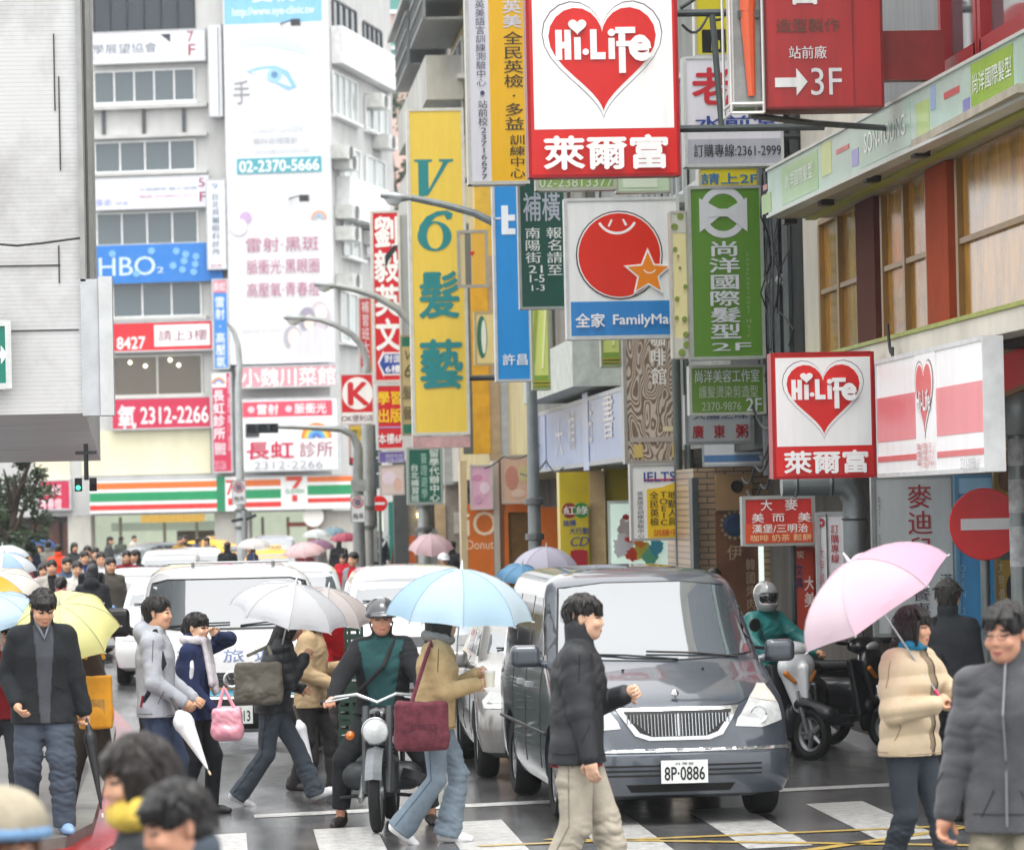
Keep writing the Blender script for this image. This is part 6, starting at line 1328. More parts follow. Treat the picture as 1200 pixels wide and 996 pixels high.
def person(label, pos, rz, H=1.70, female=False, pose=None, top=None, legs=None, shoes='222224', hair=('short', '17130f'), h=.0075, skin=0, group=None, extra=None, z0=0.0):
    """a standing or walking or seated figure: one continuous body, clothing and hair as its parts. Forward is -y, +x is the figure's own left."""
    pose = pose or {}; top = top or {}; legs = legs or {}; k = H / 1.72
    V3 = lambda *a: Vector(a) * k
    root_loc = Vector((pos[0], pos[1], z0))
    hz = pose.get('hip', .90); lean = pose.get('lean', .02); sl = pose.get('side', 0); tw = pose.get('twist', 0)
    sw = .140 if female else .160
    P = V3(0, 0, hz + .03); Ch = V3(sl * .6, -lean * .7, hz + .37); N = V3(sl, -lean, hz + .57); up = (N - P).normalized()
    ct, st = math.cos(R(tw)), math.sin(R(tw))
    S = [N - up * .092 * k + V3(s_ * sw * ct, s_ * sw * st, 0) for s_ in (1, -1)]
    Hp = [V3(s_ * .088, 0, hz) for s_ in (1, -1)]
    feet = pose.get('feet', ((.10, 0, 0, 0), (-.10, 0, 0, 0)))
    hands = pose.get('hands', ((.27, -.03, hz - .10), (-.27, -.03, hz - .10)))
    elb = pose.get('elb', ((.35, .6, -.4), (-.35, .6, -.4))); knee = pose.get('knee', ((.1, -1, 0), (-.1, -1, 0)))
    A, K, E, W_ = [], [], [], []
    for i in (0, 1):
        f = feet[i]; kn, an = ik(Hp[i], V3(f[0], f[1], f[2] + .08), .43 * k, .42 * k, Vector(knee[i])); K.append(kn); A.append(an)
        e, w_ = ik(S[i], V3(*hands[i]), .29 * k, .25 * k, Vector(elb[i])); E.append(e); W_.append(w_)
    hy, hp = pose.get('head', (0, 0))[:2]; hr = pose.get('head', (0, 0, 0))[2] if len(pose.get('head', (0, 0))) > 2 else 0
    HM = rotm(hy, hp, hr); hc = N + V3(0, -.012, .035) + HM @ V3(0, -.018, .095)
    pts = [P, N, hc + V3(0, 0, .13), hc + V3(0, -.1, 0), hc + V3(0, .1, 0)] + S + K + A + E + W_
    lo = [min(p[a] for p in pts) - .17 for a in range(3)]; hi = [max(p[a] for p in pts) + .17 for a in range(3)]; lo[2] = max(lo[2], -.02)
    root = thing('person', label, 'person', root_loc, R(rz), group)
    # ---- body
    sd = SD(lo, hi, h); fl = (1, .68, 1)
    sd.cone(P - V3(0, 0, .03), P + up * .16 * k, .125 * k, .105 * k, .03, fl); sd.cone(P + up * .14 * k, Ch, .105 * k, .125 * k, .04, fl); sd.cone(Ch, N - up * .06 * k, .12 * k, .06 * k, .04, fl)
    [sd.cone(N - up * .03 * k, S[i], .05 * k, .045 * k, .03) for i in (0, 1)]; sd.cone(N - up * .06 * k, hc + HM @ V3(0, .02, -.05), .058 * k, .050 * k, .02)
    for i in (0, 1):
        sd.cone(Hp[i], K[i], .075 * k, .05 * k, .03); sd.cone(K[i], A[i], .05 * k, .034 * k, .015)
        fp = feet[i][3] if len(feet[i]) > 3 else 0; fy = feet[i][4] if len(feet[i]) > 4 else 0; FM = rotm(fy, fp)
        sd.cone(A[i] + FM @ V3(0, .02, -.045), A[i] + FM @ V3(0, -.13, -.055), .03 * k, .024 * k, .02)
        sd.cone(S[i], E[i], .044 * k, .036 * k, .02); sd.cone(E[i], W_[i], .036 * k, .024 * k, .012)
        hd = pose.get('hdir', (None, None))[i]; hd = Vector(hd) if hd else (W_[i] - E[i]).normalized()
        hn = pose.get('hnrm', (None, None))[i]; hn = Vector(hn) if hn else Vector((-1 if i == 0 else 1, -.3, 0))
        hand_sdf(sd, W_[i], hd, hn, pose.get('curl', (.3, .3))[i], k * (.98 if female else 1.06), 1 if i == 0 else -1)
    head_sdf(sd, hc, HM, k * 1.03, female)
    HI = HM.transposed()
    def face(C):
        q = (C - np.array(hc)) @ np.array(HM) / (k * 1.03)
        x, y, z = abs(q[:, 0]), q[:, 1], q[:, 2]; r = np.zeros(len(C), int)
        fr = y < -.055
        r[fr & (abs(x - .031) < .0165) & (abs(z - .003) < .0048)] = 1
        r[fr & (abs(x - .033) < .020) & (abs(z - .023 + (x - .033) * .12) < .0046)] = 1
        r[(y < -.078) & (x < .021) & (abs(z + .066) < .0072)] = 2
        return r
    sdobj('body', sd, [SKIN[skin], EYE, LIP], root, face)
    # ---- trousers
    lg = dict(col='2a3a52', wide=1.0, flare=0.0, len=1.0, mat=None); lg.update(legs); wd = lg['wide']
    sd = SD(lo, hi, h); sd.cone(P - V3(0, 0, .05), P + up * .12 * k, .165 * k, .145 * k, .03, (1, .72, 1))
    for i in (0, 1):
        kr = .066 * k * wd; end = A[i].lerp(K[i], 1 - lg['len']) - V3(0, 0, .03 * (lg['len'] >= 1))
        sd.cone(Hp[i] + V3(0, 0, -.02), K[i], .096 * k * wd ** .5, kr, .03); sd.cone(K[i], end, kr, (.056 * wd + lg['flare']) * k, .02)
        if lg.get('skirt'): sd.cone(P - V3(0, 0, .05), (K[0] + K[1]) / 2 - V3(0, 0, lg['skirt']), .17 * k, .21 * k, .05, (1, .8, 1))
    sd.folds(.0085 * lg.get('fold', 1), (15, 15, 34), zlib.crc32(label.encode()) % 97)
    for i in (0, 1):
        dn = (A[i] - K[i]).normalized(); end = A[i].lerp(K[i], 1 - lg['len']) + dn * (.035 * k if lg['len'] >= 1 else 0)
        sd.box(end + dn * .15, (.14, .14, .15), 0, .004, Vector((0, 0, 1)).rotation_difference(dn).to_matrix(), sub=True)
    JM = lg['mat'] or cloth(lg['col']); sdobj('trousers', sd, JM, root)
    # ---- jacket
    tp = dict(col='23272b', hem=-.08, fit=1.0, sleeve=1.0, shirt=None, open=.07, collar='stand', quilt=0, mat=None, sl=1.0, fold=1.0, cuff=None); tp.update(top); ft = tp['fit']
    sd = SD(lo, hi, h); hm = P + V3(0, 0, tp['hem'])
    if tp['hem'] < -.12 and (K[0] - K[1]).length > .3: hm = hm
    sd.cone(hm, P + up * .14 * k, .180 * k * ft, .160 * k * ft, .03, (1, .74, 1)); sd.cone(P + up * .12 * k, Ch, .160 * k * ft, .178 * k * ft, .05, (1, .74, 1)); sd.cone(Ch, N - up * .08 * k, .175 * k * ft, .09 * k, .05, fl)
    [sd.cone(N - up * .055 * k, S[i], .072 * k, .066 * k * min(tp['sl'], 1.15), .03) for i in (0, 1)]; sd.cone(N - up * .09 * k, N + V3(0, -.005, .0), .085 * k, .064 * k, .02)
    for i in (0, 1): sd.cone(Hp[i], Hp[i].lerp(K[i], .5), .112 * k * lg['wide'] ** .5, .10 * k * lg['wide'] ** .5, .04)
    for i in (0, 1):
        en = E[i].lerp(W_[i], tp['sleeve']); sd.cone(S[i], E[i], .073 * k * tp['sl'], .062 * k * tp['sl'], .035); sd.cone(E[i], en, .060 * k * tp['sl'], .046 * k * tp['sl'], .02)
    if tp['collar'] == 'hood': sd.ell(N + V3(0, .085, -.01), (.11 * k, .075 * k, .09 * k), .03); sd.cone(N + V3(.06, -.03, 0), N + V3(-.06, -.03, 0), .04 * k, .04 * k, .02)
    elif tp['collar'] == 'stand': sd.cone(N + V3(0, .0, -.02), N + V3(0, .012, .045), .072 * k, .076 * k, .012); sd.ell(N + V3(0, -.03, .085), (.05 * k, .06 * k, .05 * k), .01, sub=True)
    elif tp['collar'] == 'up': sd.cone(N + V3(0, .0, -.02), N + V3(0, .0, .075), .078 * k, .082 * k, .012); sd.ell(N + V3(0, -.04, .11), (.055 * k, .06 * k, .06 * k), .01, sub=True)
    if tp['quilt']:
        ax = [(sd.lo[a] + sd.h * np.arange(sd.n[a])).astype(np.float32) for a in range(3)]
        sd.D += (-.010 * np.abs(np.sin((ax[2][None, None, :] + ax[1][None, :, None] * .15) * math.pi / tp['quilt'])) + .005).astype(np.float32)
    sd.folds((.0085 if not tp['quilt'] else .004) * tp['fold'], (13, 13, 22), zlib.crc32(label.encode()) % 89 + 3)
    sd.box((0, 0, hm.z - .2), (1, 1, .2), 0, 0, sub=True) if pose.get('hip', .9) > .7 else None
    TM = tp['mat'] or cloth(tp['col']); Pm, Fm = sd.mesh()
    shirt = tp['shirt']
    if shirt:
        c = Pm[Fm].mean(1); wv = tp['open'] * k * (.6 + .8 * np.clip((c[:, 2] - hm.z) / (N.z - hm.z), 0, 1)); ax_ = sl * k * np.clip((c[:, 2] - P.z) / (N.z - P.z), 0, 1)
        near = (c[:, 1] < -.05 - lean * k * np.clip((c[:, 2] - P.z) / (N.z - P.z), 0, 1)) & (np.abs(c[:, 0] - ax_ - tp.get('shift', 0)) < wv) & (np.abs(c[:, 2] - (N.z + hm.z) / 2) < (N.z - hm.z) * .56)
        for i in (0, 1):
            for a, b in ((S[i], E[i]), (E[i], W_[i])):
                ab = np.array(b - a); t = np.clip(((c - np.array(a)) @ ab) / (ab @ ab), 0, 1); near &= np.linalg.norm(c - np.array(a) - t[:, None] * ab, axis=1) > .085 * k
        ui, inv = np.unique(Fm[near], return_inverse=True); sdobj('shirt', (Pm[ui] + np.array((0, .008, 0)), inv.reshape(-1, 4)), cloth(shirt), root)
        Fm = Fm[~near]
    sdobj('jacket', (Pm, Fm), TM, root)
    if tp['collar'] == 'fur':
        s2 = SD(N - V3(.2, .2, .12), N + V3(.2, .2, .15), h)
        for i in range(10):
            a = 2 * math.pi * i / 10; b = 2 * math.pi * (i + 1) / 10; s2.cone(N + V3(.088 * math.cos(a), .088 * math.sin(a), .012 - .02 * math.sin(-a)), N + V3(.088 * math.cos(b), .088 * math.sin(b), .012 - .02 * math.sin(-b)), .036 * k, .036 * k, .01)
        s2.folds(.006, (60, 60, 60), 5); sdobj('fur_collar', s2, mat('8f8c88', rough=.9, dirt=.4, scale=60, bump=.8), root)
    if tp['cuff']:
        s2 = SD(lo, hi, h)
        for i in (0, 1): s2.cone(W_[i].lerp(E[i], .14), W_[i].lerp(E[i], .02), .048 * k, .046 * k, .0)
        sdobj('cuff', s2, cloth(tp['cuff']), root)
    # ---- shoes
    for i in (0, 1):
        fp = feet[i][3] if len(feet[i]) > 3 else 0; fy = feet[i][4] if len(feet[i]) > 4 else 0; FM = rotm(fy, fp)
        s2 = SD(A[i] - V3(.2, .25, .15), A[i] + V3(.2, .25, .08), h)
        s2.cone(A[i] + FM @ V3(0, .03, -.035), A[i] + FM @ V3(0, -.10, -.048), .044 * k, .040 * k, .0); s2.cone(A[i] + FM @ V3(0, -.10, -.05), A[i] + FM @ V3(0, -.165, -.055), .040 * k, .028 * k, .02)
        s2.cone(A[i] + FM @ V3(0, .03, -.02), A[i] + FM @ V3(0, .02, .02), .042 * k, .042 * k, .01)
        n_ = FM @ Vector((0, 0, 1)); s2.box(A[i] + FM @ V3(0, -.06, -.18), (.2, .3, .1 * k), 0, .0, FM, sub=True)
        so_ = sdobj('shoe', s2, plastic(shoes, rough=.45, dirt=.3), root)
    # ---- hair
    st, hcol = hair[0], hair[1]; kk = k * 1.03
    if st != 'none':
        T = lambda x, y, z: hc + HM @ (Vector((x, y, z)) * kk); r3 = lambda a, b, c: (a * kk, b * kk, c * kk)
        hh = min(h, .0062) if h < .01 else h; s2 = SD(hc - V3(.24, .24, .45 if st in ('long', 'bob') else .22), hc + V3(.24, .24, .2), hh); rh = random.Random(zlib.crc32(label.encode()))
        s2.ell(T(0, .014, .041), r3(.080, .101, .086), 0, HM)
        if st in ('short', 'messy', 'crop'): s2.ell(T(0, .050, -.016), r3(.064, .056, .074), .02, HM)
        if st == 'bob': s2.ell(T(0, .026, -.03), r3(.090, .084, .108), .02, HM)
        if st == 'long': s2.ell(T(0, .026, -.03), r3(.086, .084, .115), .02, HM); s2.cone(T(0, .05, -.05), T(0, .075, -.26), .082 * kk, .065 * kk, .03, (1, .7, 1))
        if st == 'tied': s2.ell(T(0, .046, -.01), r3(.066, .06, .076), .02, HM); s2.ell(T(0, .115, -.01), r3(.035, .035, .05), .02, HM)
        s2.folds({'messy': .011, 'crop': .005, 'short': .008}.get(st, .007), (60, 60, 26), zlib.crc32(label.encode()) % 31, False)
        if st in ('short', 'messy', 'crop', 'tied'):
            s2.ell(T(0, -.105, -.045), r3(.076, .085, .100), .008, HM, sub=True); s2.ell(T(.078, -.03, -.045), r3(.03, .045, .05), .006, HM, sub=True); s2.ell(T(-.078, -.03, -.045), r3(.03, .045, .05), .006, HM, sub=True)
            for s_ in (-1, 1): s2.ell(T(s_ * .082, .014, -.010), r3(.02, .018, .032), .004, HM, sub=True)
            s2.box(T(0, .0, -.16), (.2 * kk, .2 * kk, .085 * kk), .01, .005, HM, sub=True)
        else:
            s2.ell(T(0, -.100, -.040), r3(.056, .075, .088), .008, HM, sub=True); s2.ell(T(0, -.06, -.13), r3(.06, .07, .06), .01, HM, sub=True)
        if h < .012:
            for i in range(0 if st == 'crop' else 15):
                x = rh.uniform(-.064, .064); dr = rh.uniform(-.018, .018); ln = rh.uniform(.03, .062) * (1.1 if st != 'short' else .8); yb = -.098 * math.sqrt(max(.2, 1 - (x / .085) ** 2))
                s2.cone(T(x * .8, -.040, .104), T(x, yb * .86, .070), .013 * kk, .012 * kk, .008); s2.cone(T(x, yb * .86, .070), T(x + dr, yb * .99, .076 - ln), .012 * kk, .004 * kk, .005)
            for i in range(22 if st in ('messy', 'short') else 10):
                a = rh.uniform(0, 6.28); e = rh.uniform(.3, 1.4); ux, uy, uz = math.cos(a) * math.cos(e), math.sin(a) * math.cos(e), math.sin(e)
                p = Vector((ux * .080, .014 + uy * .10, .041 + uz * .086)); p2 = p + Vector((ux * .02 + rh.uniform(-.03, .03), uy * .02 + rh.uniform(-.03, .03), -.03 + .012 * uz)); s2.cone(T(*p), T(*p2), .014 * kk, .005 * kk, .006)
            if st in ('bob', 'long'):
                for s_ in (-1, 1):
                    for j in range(4): s2.cone(T(s_ * (.070 + .004 * j), -.05 + j * .022, .03), T(s_ * (.068 + rh.uniform(-.008, .012)), -.052 + j * .02, -.10 - rh.uniform(0, .035)), .017 * kk, .008 * kk, .006)
        ho = sdobj('hair', s2, hairm(hcol), root)
        if h < .01:
            m = MB(); lng = st in ('bob', 'long')
            for i in range(420):
                a = rh.uniform(0, 6.28); e = rh.uniform(-.1, 1.5); ce = math.cos(e); d0 = Vector((math.cos(a) * ce, math.sin(a) * ce, math.sin(e)))
                if d0.y < -.35 and d0.z < .45: continue
                f = lambda t: Vector((d0.x * .084, .014 + d0.y * .105, .041 + d0.z * .090))
                p = f(0); dn = (Vector((d0.x, d0.y, 0)) * .5 + Vector((rh.uniform(-.5, .5), rh.uniform(-.5, .5), -.75 + d0.z * .5))).normalized(); dn = (dn - d0 * dn.dot(d0) * .85).normalized()
                L_ = rh.uniform(.03, .06) * (2.0 if lng and d0.z < .5 else 1); q_ = p + dn * L_ * .5 + d0 * rh.uniform(.0, .006); r_ = p + dn * L_ + Vector((0, 0, -L_ * .25)) - d0 * rh.uniform(-.004, .012)
                m.tube([T(*p), T(*q_), T(*r_)], [.0016, .0018, .0006], 4, False)
            m.build('hair_strands', mat(tuple(c * 1.6 + .004 for c in lin(hcol)), rough=.35, dirt=0, spec=.6), ho, smooth=True)
    q = Person(); q.root = root; q.S, q.E, q.W, q.N, q.P, q.hc, q.HM, q.k, q.h, q.K, q.A = S, E, W_, N, P, hc, HM, kk, h, K, A
    MW = Matrix.Translation(root_loc) @ Matrix.Rotation(R(rz), 4, 'Z'); q.w = lambda v: MW @ Vector(v); q.rz = R(rz); q.loc = root_loc
    q.palm = [q.w(W_[i] + ((Vector(pose['hdir'][i]) if pose.get('hdir', (None, None))[i] else (W_[i] - E[i])).normalized() * .075 * k)) for i in (0, 1)]
    return q
def stitch(q, part, lines, name='seam', col='141516', r=.0035):
    """seams, pocket edges and zips laid on a garment: lines of (from point, direction) casts in the figure's own space"""
    o = [c for c in kids(q.root) if c.name.startswith(part)][0]
    bv_ = BVHTree.FromPolygons([v.co.copy() for v in o.data.vertices], [tuple(p.vertices) for p in o.data.polygons]); m = MB()
    for pts, d in lines:
        d = Vector(d).normalized(); Q = []
        for i in range(len(pts) - 1):
            a, b = Vector(pts[i]), Vector(pts[i + 1])
            for j in range(10):
                p = a.lerp(b, j / 9); h_ = bv_.ray_cast(p - d * 1.2, d)[0]
                if h_ and (not Q or (h_ - Q[-1]).length < .09): Q.append(h_ - d * .001)
        if len(Q) > 2: m.tube(Q, r, 5)
    if m.v: return m.build(name, mat(col, rough=.7), o, smooth=True)
def dress(q, side=-1, jacket='0c0d0f', jeans='1c2430'):
    """side seams, pocket openings and hem stitching on the side that shows"""
    P, S, k = q.P, q.S[1] if side < 0 else q.S[0], q.h and 1
    d = (1 if side < 0 else -1, .15, 0); sx = side * .3
    stitch(q, 'jacket', [([P + Vector((sx, -.11, .10)), P + Vector((sx, -.06, .0))], d), ([P + Vector((sx, -.02, -.07)), P + Vector((sx, .10, -.07))], d), ([S + Vector((sx, -.06, .03)), S + Vector((sx, -.05, -.13))], d), ([P + Vector((-.16, -.5, -.085)), P + Vector((.16, -.5, -.085))], (0, 1, 0)), ([P + Vector((.0, -.5, -.06)), q.N + Vector((0, -.4, -.04))], (0, 1, 0))], col=jacket)
    i = 1 if side < 0 else 0; H0 = Vector((side * .09, 0, P.z - .03))
    stitch(q, 'trousers', [([H0 + Vector((sx, 0, -.06)), q.K[i] + Vector((sx, 0, 0)), q.A[i] + Vector((sx, 0, 0))], d), ([H0 + Vector((sx, -.09, .02)), H0 + Vector((sx, -.02, -.12))], d)], col=jeans)
def scarf(q, col, tail=True, r=.034):
    s2 = SD(q.N - Vector((.2, .24, .5)), q.N + Vector((.2, .2, .18)), q.h); k = q.k
    for i in range(10):
        a = 2 * math.pi * i / 10; b = 2 * math.pi * (i + 1) / 10; s2.cone(q.N + Vector((.082 * math.cos(a), .075 * math.sin(a) - .005, .022)) * 1, q.N + Vector((.082 * math.cos(b), .075 * math.sin(b) - .005, .022)), r, r, .008)
    if tail: s2.cone(q.N + Vector((.05, -.10, 0)), q.N + Vector((.06, -.15, -.36)), .035, .045, .02, (1, .6, 1)); s2.cone(q.N + Vector((-.03, -.10, 0)), q.N + Vector((-.04, -.16, -.30)), .035, .045, .02, (1, .6, 1))
    s2.folds(.006, (24, 24, 40), 3); return sdobj('scarf', s2, cloth(col, dirt=.4), q.root)
def glasses(q):
    T = lambda x, y, z: q.hc + q.HM @ (Vector((x, y, z)) * q.k); m = MB()
    for s_ in (-1, 1):
        m.tube([T(s_ * .032 + .021 * math.cos(a), -.100, .002 + .015 * math.sin(a)) for a in [i * math.pi / 8 for i in range(17)]], .0016, 5, False); m.tube([T(s_ * .053, -.098, .006), T(s_ * .078, .005, .006)], .0016, 5)
    m.tube([T(-.011, -.104, .004), T(.011, -.104, .004)], .0016, 5); return m.build('glasses', steel('4a4a4c', metal=.6), q.root)
def helmet(q, col, visor='20262a', full=False, open_=False):
    T = lambda x, y, z: q.hc + q.HM @ (Vector((x, y, z)) * q.k); k = q.k; c = q.hc
    s2 = SD(c - Vector((.25, .25, .25)), c + Vector((.25, .25, .25)), .008)
    s2.ell(T(0, .012, .035), (.118 * k, .138 * k, .125 * k), 0, q.HM)
    if full: s2.ell(T(0, -.015, -.05), (.105 * k, .12 * k, .10 * k), .03, q.HM); s2.box(T(0, -.14, .002), (.092 * k, .09 * k, .046 * k), .03, .008, q.HM, sub=True); s2.box(T(0, 0, -.19), (.2, .2, .06), .0, .01, q.HM, sub=True)
    else: s2.box(T(0, -.02, -.115), (.3, .3, .13), .0, .01, q.HM, sub=True); s2.ell(T(0, -.125, .035), (.09 * k, .05 * k, .02 * k), .015, q.HM)
    s2.ell(T(0, .0, -.02), (.088 * k, .108 * k, .12 * k), .01, q.HM, sub=True) if full else None
    hm = sdobj('helmet', s2, paint(col, rough=.2), q.root)
    if full:
        s3 = SD(c - Vector((.2, .25, .12)), c + Vector((.2, .2, .12)), .008); s3.ell(T(0, .012, .02), (.114 * k, .136 * k, .13 * k), 0, q.HM); s3.ell(T(0, .02, .02), (.106 * k, .130 * k, .125 * k), 0, q.HM, sub=True); s3.box(T(0, .12, 0), (.3, .17, .3), 0, 0, q.HM, sub=True)
        s3.box(T(0, 0, .155), (.3, .3, .105), 0, 0, q.HM, sub=True); s3.box(T(0, 0, -.145), (.3, .3, .105), 0, 0, q.HM, sub=True); sdobj('visor', s3, glass(visor), hm)
    else:
        m = MB(); m.tube([T(.085, .0, -.02), T(.07, -.02, -.075), T(.03, -.05, -.118), T(0, -.055, -.122), T(-.03, -.05, -.118), T(-.07, -.02, -.075), T(-.085, .0, -.02)], .006, 6); m.build('chin_strap', BLACKP, hm)
    return hm
# ---- things people carry
def umbrella(label, apex, axis, rad, col, grip=None, n=8, depth=.30, panels=None, shaft='b8bcc0', handle='c8a0a8', trans=.45):
    """canopy, ribs, shaft and handle; apex and axis (pointing up out of the canopy) in the world, grip is the hand holding it"""
    apex = Vector(apex); ax = Vector(axis).normalized(); q = Vector((0, 0, 1)).rotation_difference(ax)
    t = thing('umbrella', label, 'umbrella', apex); t.rotation_mode = 'QUATERNION'; t.rotation_quaternion = q
    m = MB(); NR, NA = 9, n * 6; rings = []
    for i in range(NR + 1):
        f = i / NR; row = []
        for j in range(NA):
            a = 2 * math.pi * j / NA; s_ = (j % 6) / 6; sag = math.sin(math.pi * s_)
            r_ = rad * math.sin(f * math.pi * .44) / math.sin(math.pi * .44) * (1 - .13 * sag * f ** 2); z = -depth * (1 - math.cos(f * math.pi * .47)) / (1 - math.cos(math.pi * .47)) + .02 * rad * sag * f * 1.2 * (1.5 - f)
            row.append((r_ * math.cos(a), r_ * math.sin(a), z - .03 * rad * sag * math.sin(f * math.pi)))
        rings.append(row)
    cols = panels or [col]; vs = [p for r_ in rings for p in r_]; k0 = len(m.v); m.v += vs
    for i in range(NR):
        for j in range(NA):
            j2 = (j + 1) % NA; m.f.append((i * NA + j, i * NA + j2, (i + 1) * NA + j2, (i + 1) * NA + j)[::-1]); m.m.append((j // 6) % len(cols))
    cm = [mat(c, rough=.35, dirt=.08, scale=3, trans=trans, spec=.4) for c in cols]
    cn = m.build('canopy', cm, t, smooth=True, ang=14)
    m = MB()
    for j in range(n): m.tube([(rings[i][j * 6][0] * 1.002, rings[i][j * 6][1] * 1.002, rings[i][j * 6][2] + .001) for i in range(1, NR + 1)], .0035, 5)
    m.build('seam', mat(tuple(c * .55 for c in lin(cols[0])), rough=.6), cn)
    m = MB()
    for j in range(n): m.tube([(rings[NR][j * 6][0] * f_, rings[NR][j * 6][1] * f_, rings[NR][j * 6][2] - .004) for f_ in (.99, 1.035)], .005, 6)
    m.build('rib_tip', steel('c4c6c8'), cn)
    m = MB()
    for j in range(n):
        a = 2 * math.pi * j / n; m.tube([(rings[i][j * 6][0] * .995, rings[i][j * 6][1] * .995, rings[i][j * 6][2] - .008) for i in range(NR + 1)], .004, 5)
        m.tube([(0, 0, -.32 * rad - .1), (rad * .52 * math.cos(a), rad * .52 * math.sin(a), -depth * .25 - .012)], .003, 4)
    m.build('rib', steel('9a9ea0', metal=.6), t)
    L = .78 if grip is None else max(.3, (Vector(grip) - apex).length)
    MB().tube([(0, 0, .045), (0, 0, .0), (0, 0, -L)], [.003, .006, .006], 8).build('shaft', steel(shaft, metal=.5), t, smooth=True)
    MB().tube([(0, 0, -L + .05), (0, 0, -L - .05), (.012, 0, -L - .085), (.045, 0, -L - .10), (.07, 0, -L - .08)], .011, 8).build('handle', plastic(handle), t, smooth=True)
    MB().lathe([(.012, 0), (.010, .02), (.005, .06), (.001, .065)], (0, 0, 0), n=10).build('ferrule', plastic('d8dadc'), t, smooth=True)
    return t
def umb_axis(apex, grip): return (Vector(apex) - Vector(grip)).normalized()
def folded(label, top, tip, col, r=.05, handle=True, tc='d0d0d0'):
    top, tip = Vector(top), Vector(tip); t = thing('folded_umbrella', label, 'umbrella', top); d = tip - top; L = d.length; u = d.normalized()
    s2 = SD([min(0, d[a]) - .12 for a in range(3)], [max(0, d[a]) + .12 for a in range(3)], .008); s2.cone(u * .12 * L, u * .25 * L, r * .5, r, .01); s2.cone(u * .22 * L, u * .93 * L, r, .008, .01); s2.folds(.007, (30, 30, 12), 4)
    sdobj('canopy', s2, mat(col, rough=.45, dirt=.15, scale=8), t)
    MB().tube([u * -.1, u * L], .006, 6).build('shaft', steel(), t); MB().lathe([(.009, 0), (.008, .03), (.001, .035)], u * (L - .02), u, 8).build('ferrule', plastic(tc), t)
    MB().tube([u * .1 * L, u * -.08], .013, 8).build('handle', plastic('3a3634'), t, smooth=True)
    return t
def bag(label, c, half, col, strap_from=None, strap_to=None, rz=0, name='bag', strapcol=None, print_=None, h=.009, taper=.0, cat='bag', straps=None):
    c = Vector(c); t = thing(name, label, cat, c, rz); hx, hy, hz = half
    s2 = SD((-hx - .06, -hy - .06, -hz - .06), (hx + .06, hy + .06, hz + .06), h); s2.box((0, 0, 0), half, min(half) * .45); s2.ell((0, 0, -hz * .45), (hx * 1.02, hy * 1.25, hz * .5), .04); s2.ell((0, 0, hz * 1.12), (hx * .75, hy * .5, hz * .2), .05, sub=True); s2.folds(.010, (22, 22, 24), zlib.crc32(label.encode()) % 50)
    sdobj('pouch', s2, cloth(col, rough=.6) if isinstance(col, str) else col, t)
    sm = cloth(strapcol or (col if isinstance(col, str) else '333333'))
    for a, b, mid in (straps or ([(strap_from, strap_to, None)] if strap_from is not None else [])):
        a, b = Vector(a) - c, Vector(b) - c; R_ = Matrix.Rotation(-rz, 3, 'Z'); a, b = R_ @ a, R_ @ b
        P_ = [a, b] if mid is None else [a, R_ @ (Vector(mid) - c), b]
        m = MB(); Q = []
        for i in range(len(P_) - 1): Q += [P_[i].lerp(P_[i + 1], j / 6) for j in range(6)]
        m.tube(Q + [P_[-1]], .014, 8); m.build('strap', sm, t, smooth=True)
    if print_:
        m = MB(); m.box((-hx * .55, -hy - .012, -hz * .45), (hx * .55, -hy - .004, hz * .1)); m.build('pocket', cloth(print_, dirt=.5, scale=30), t)
    return t
# ================================================================== two-wheelers
def tyre(root, y, r, wd, name='wheel', spokes=0, z=None):
    m = MB(); m.lathe([(r - wd * .9, -wd * .35), (r - wd * .45, -wd * .5), (r - wd * .1, -wd * .35), (r, 0), (r - wd * .1, wd * .35), (r - wd * .45, wd * .5), (r - wd * .9, wd * .35)], (0, 0, 0), (1, 0, 0), 32)
    t = m.build(name, mat('151617', rough=.7, dirt=.3), root, smooth=True, loc=(0, y, z or r))
    m = MB(); m.lathe([(r - wd * .85, -wd * .32), (r - wd * 1.15, -.012), (r - wd * 1.15, .012), (r - wd * .85, wd * .32)], (0, 0, 0), (1, 0, 0), 32); m.lathe([(.001, -.05), (.045, -.05), (.045, .05), (.001, .05)], (0, 0, 0), (1, 0, 0), 14)
    if spokes:
        for i in range(spokes):
            a = 2 * math.pi * i / spokes; b = a + (.5 if i % 2 else -.5)
            m.tube([(.03 * (-1) ** i, .04 * math.cos(b), .04 * math.sin(b)), (0, (r - wd) * math.cos(a), (r - wd) * math.sin(a))], .003, 4)
    else:
        for i in range(5):
            a = 2 * math.pi * i / 5; m.tube([(0, 0, 0), (0, (r - wd) * math.cos(a), (r - wd) * math.sin(a))], [.03, .018], 6)
    m.build('rim', steel('8e9294', metal=.7), t, smooth=True); return t
c0 = at(441, 900, 29.55)
mc = thing('motorcycle', 'old style black motorcycle with round headlamp seen head on', 'motorcycle', (c0.x, 29.55, 0), R(-7))
CHR = steel('c2c6c8', metal=.85, rough=.2, dirt=.15); BLK = paint('17181a')
tyre(mc, 0, .29, .085, spokes=28); tyre(mc, 1.24, .29, .10, spokes=28)
for s_ in (-1, 1): MB().tube([(s_ * .085, 0, .29), (s_ * .085, .09, .55), (s_ * .085, .20, .90)], [.022, .026, .028], 10).build('fork', steel('4c5052', metal=.5), mc, smooth=True)
m = MB(); A_ = [R(a) for a in range(20, 150, 10)]
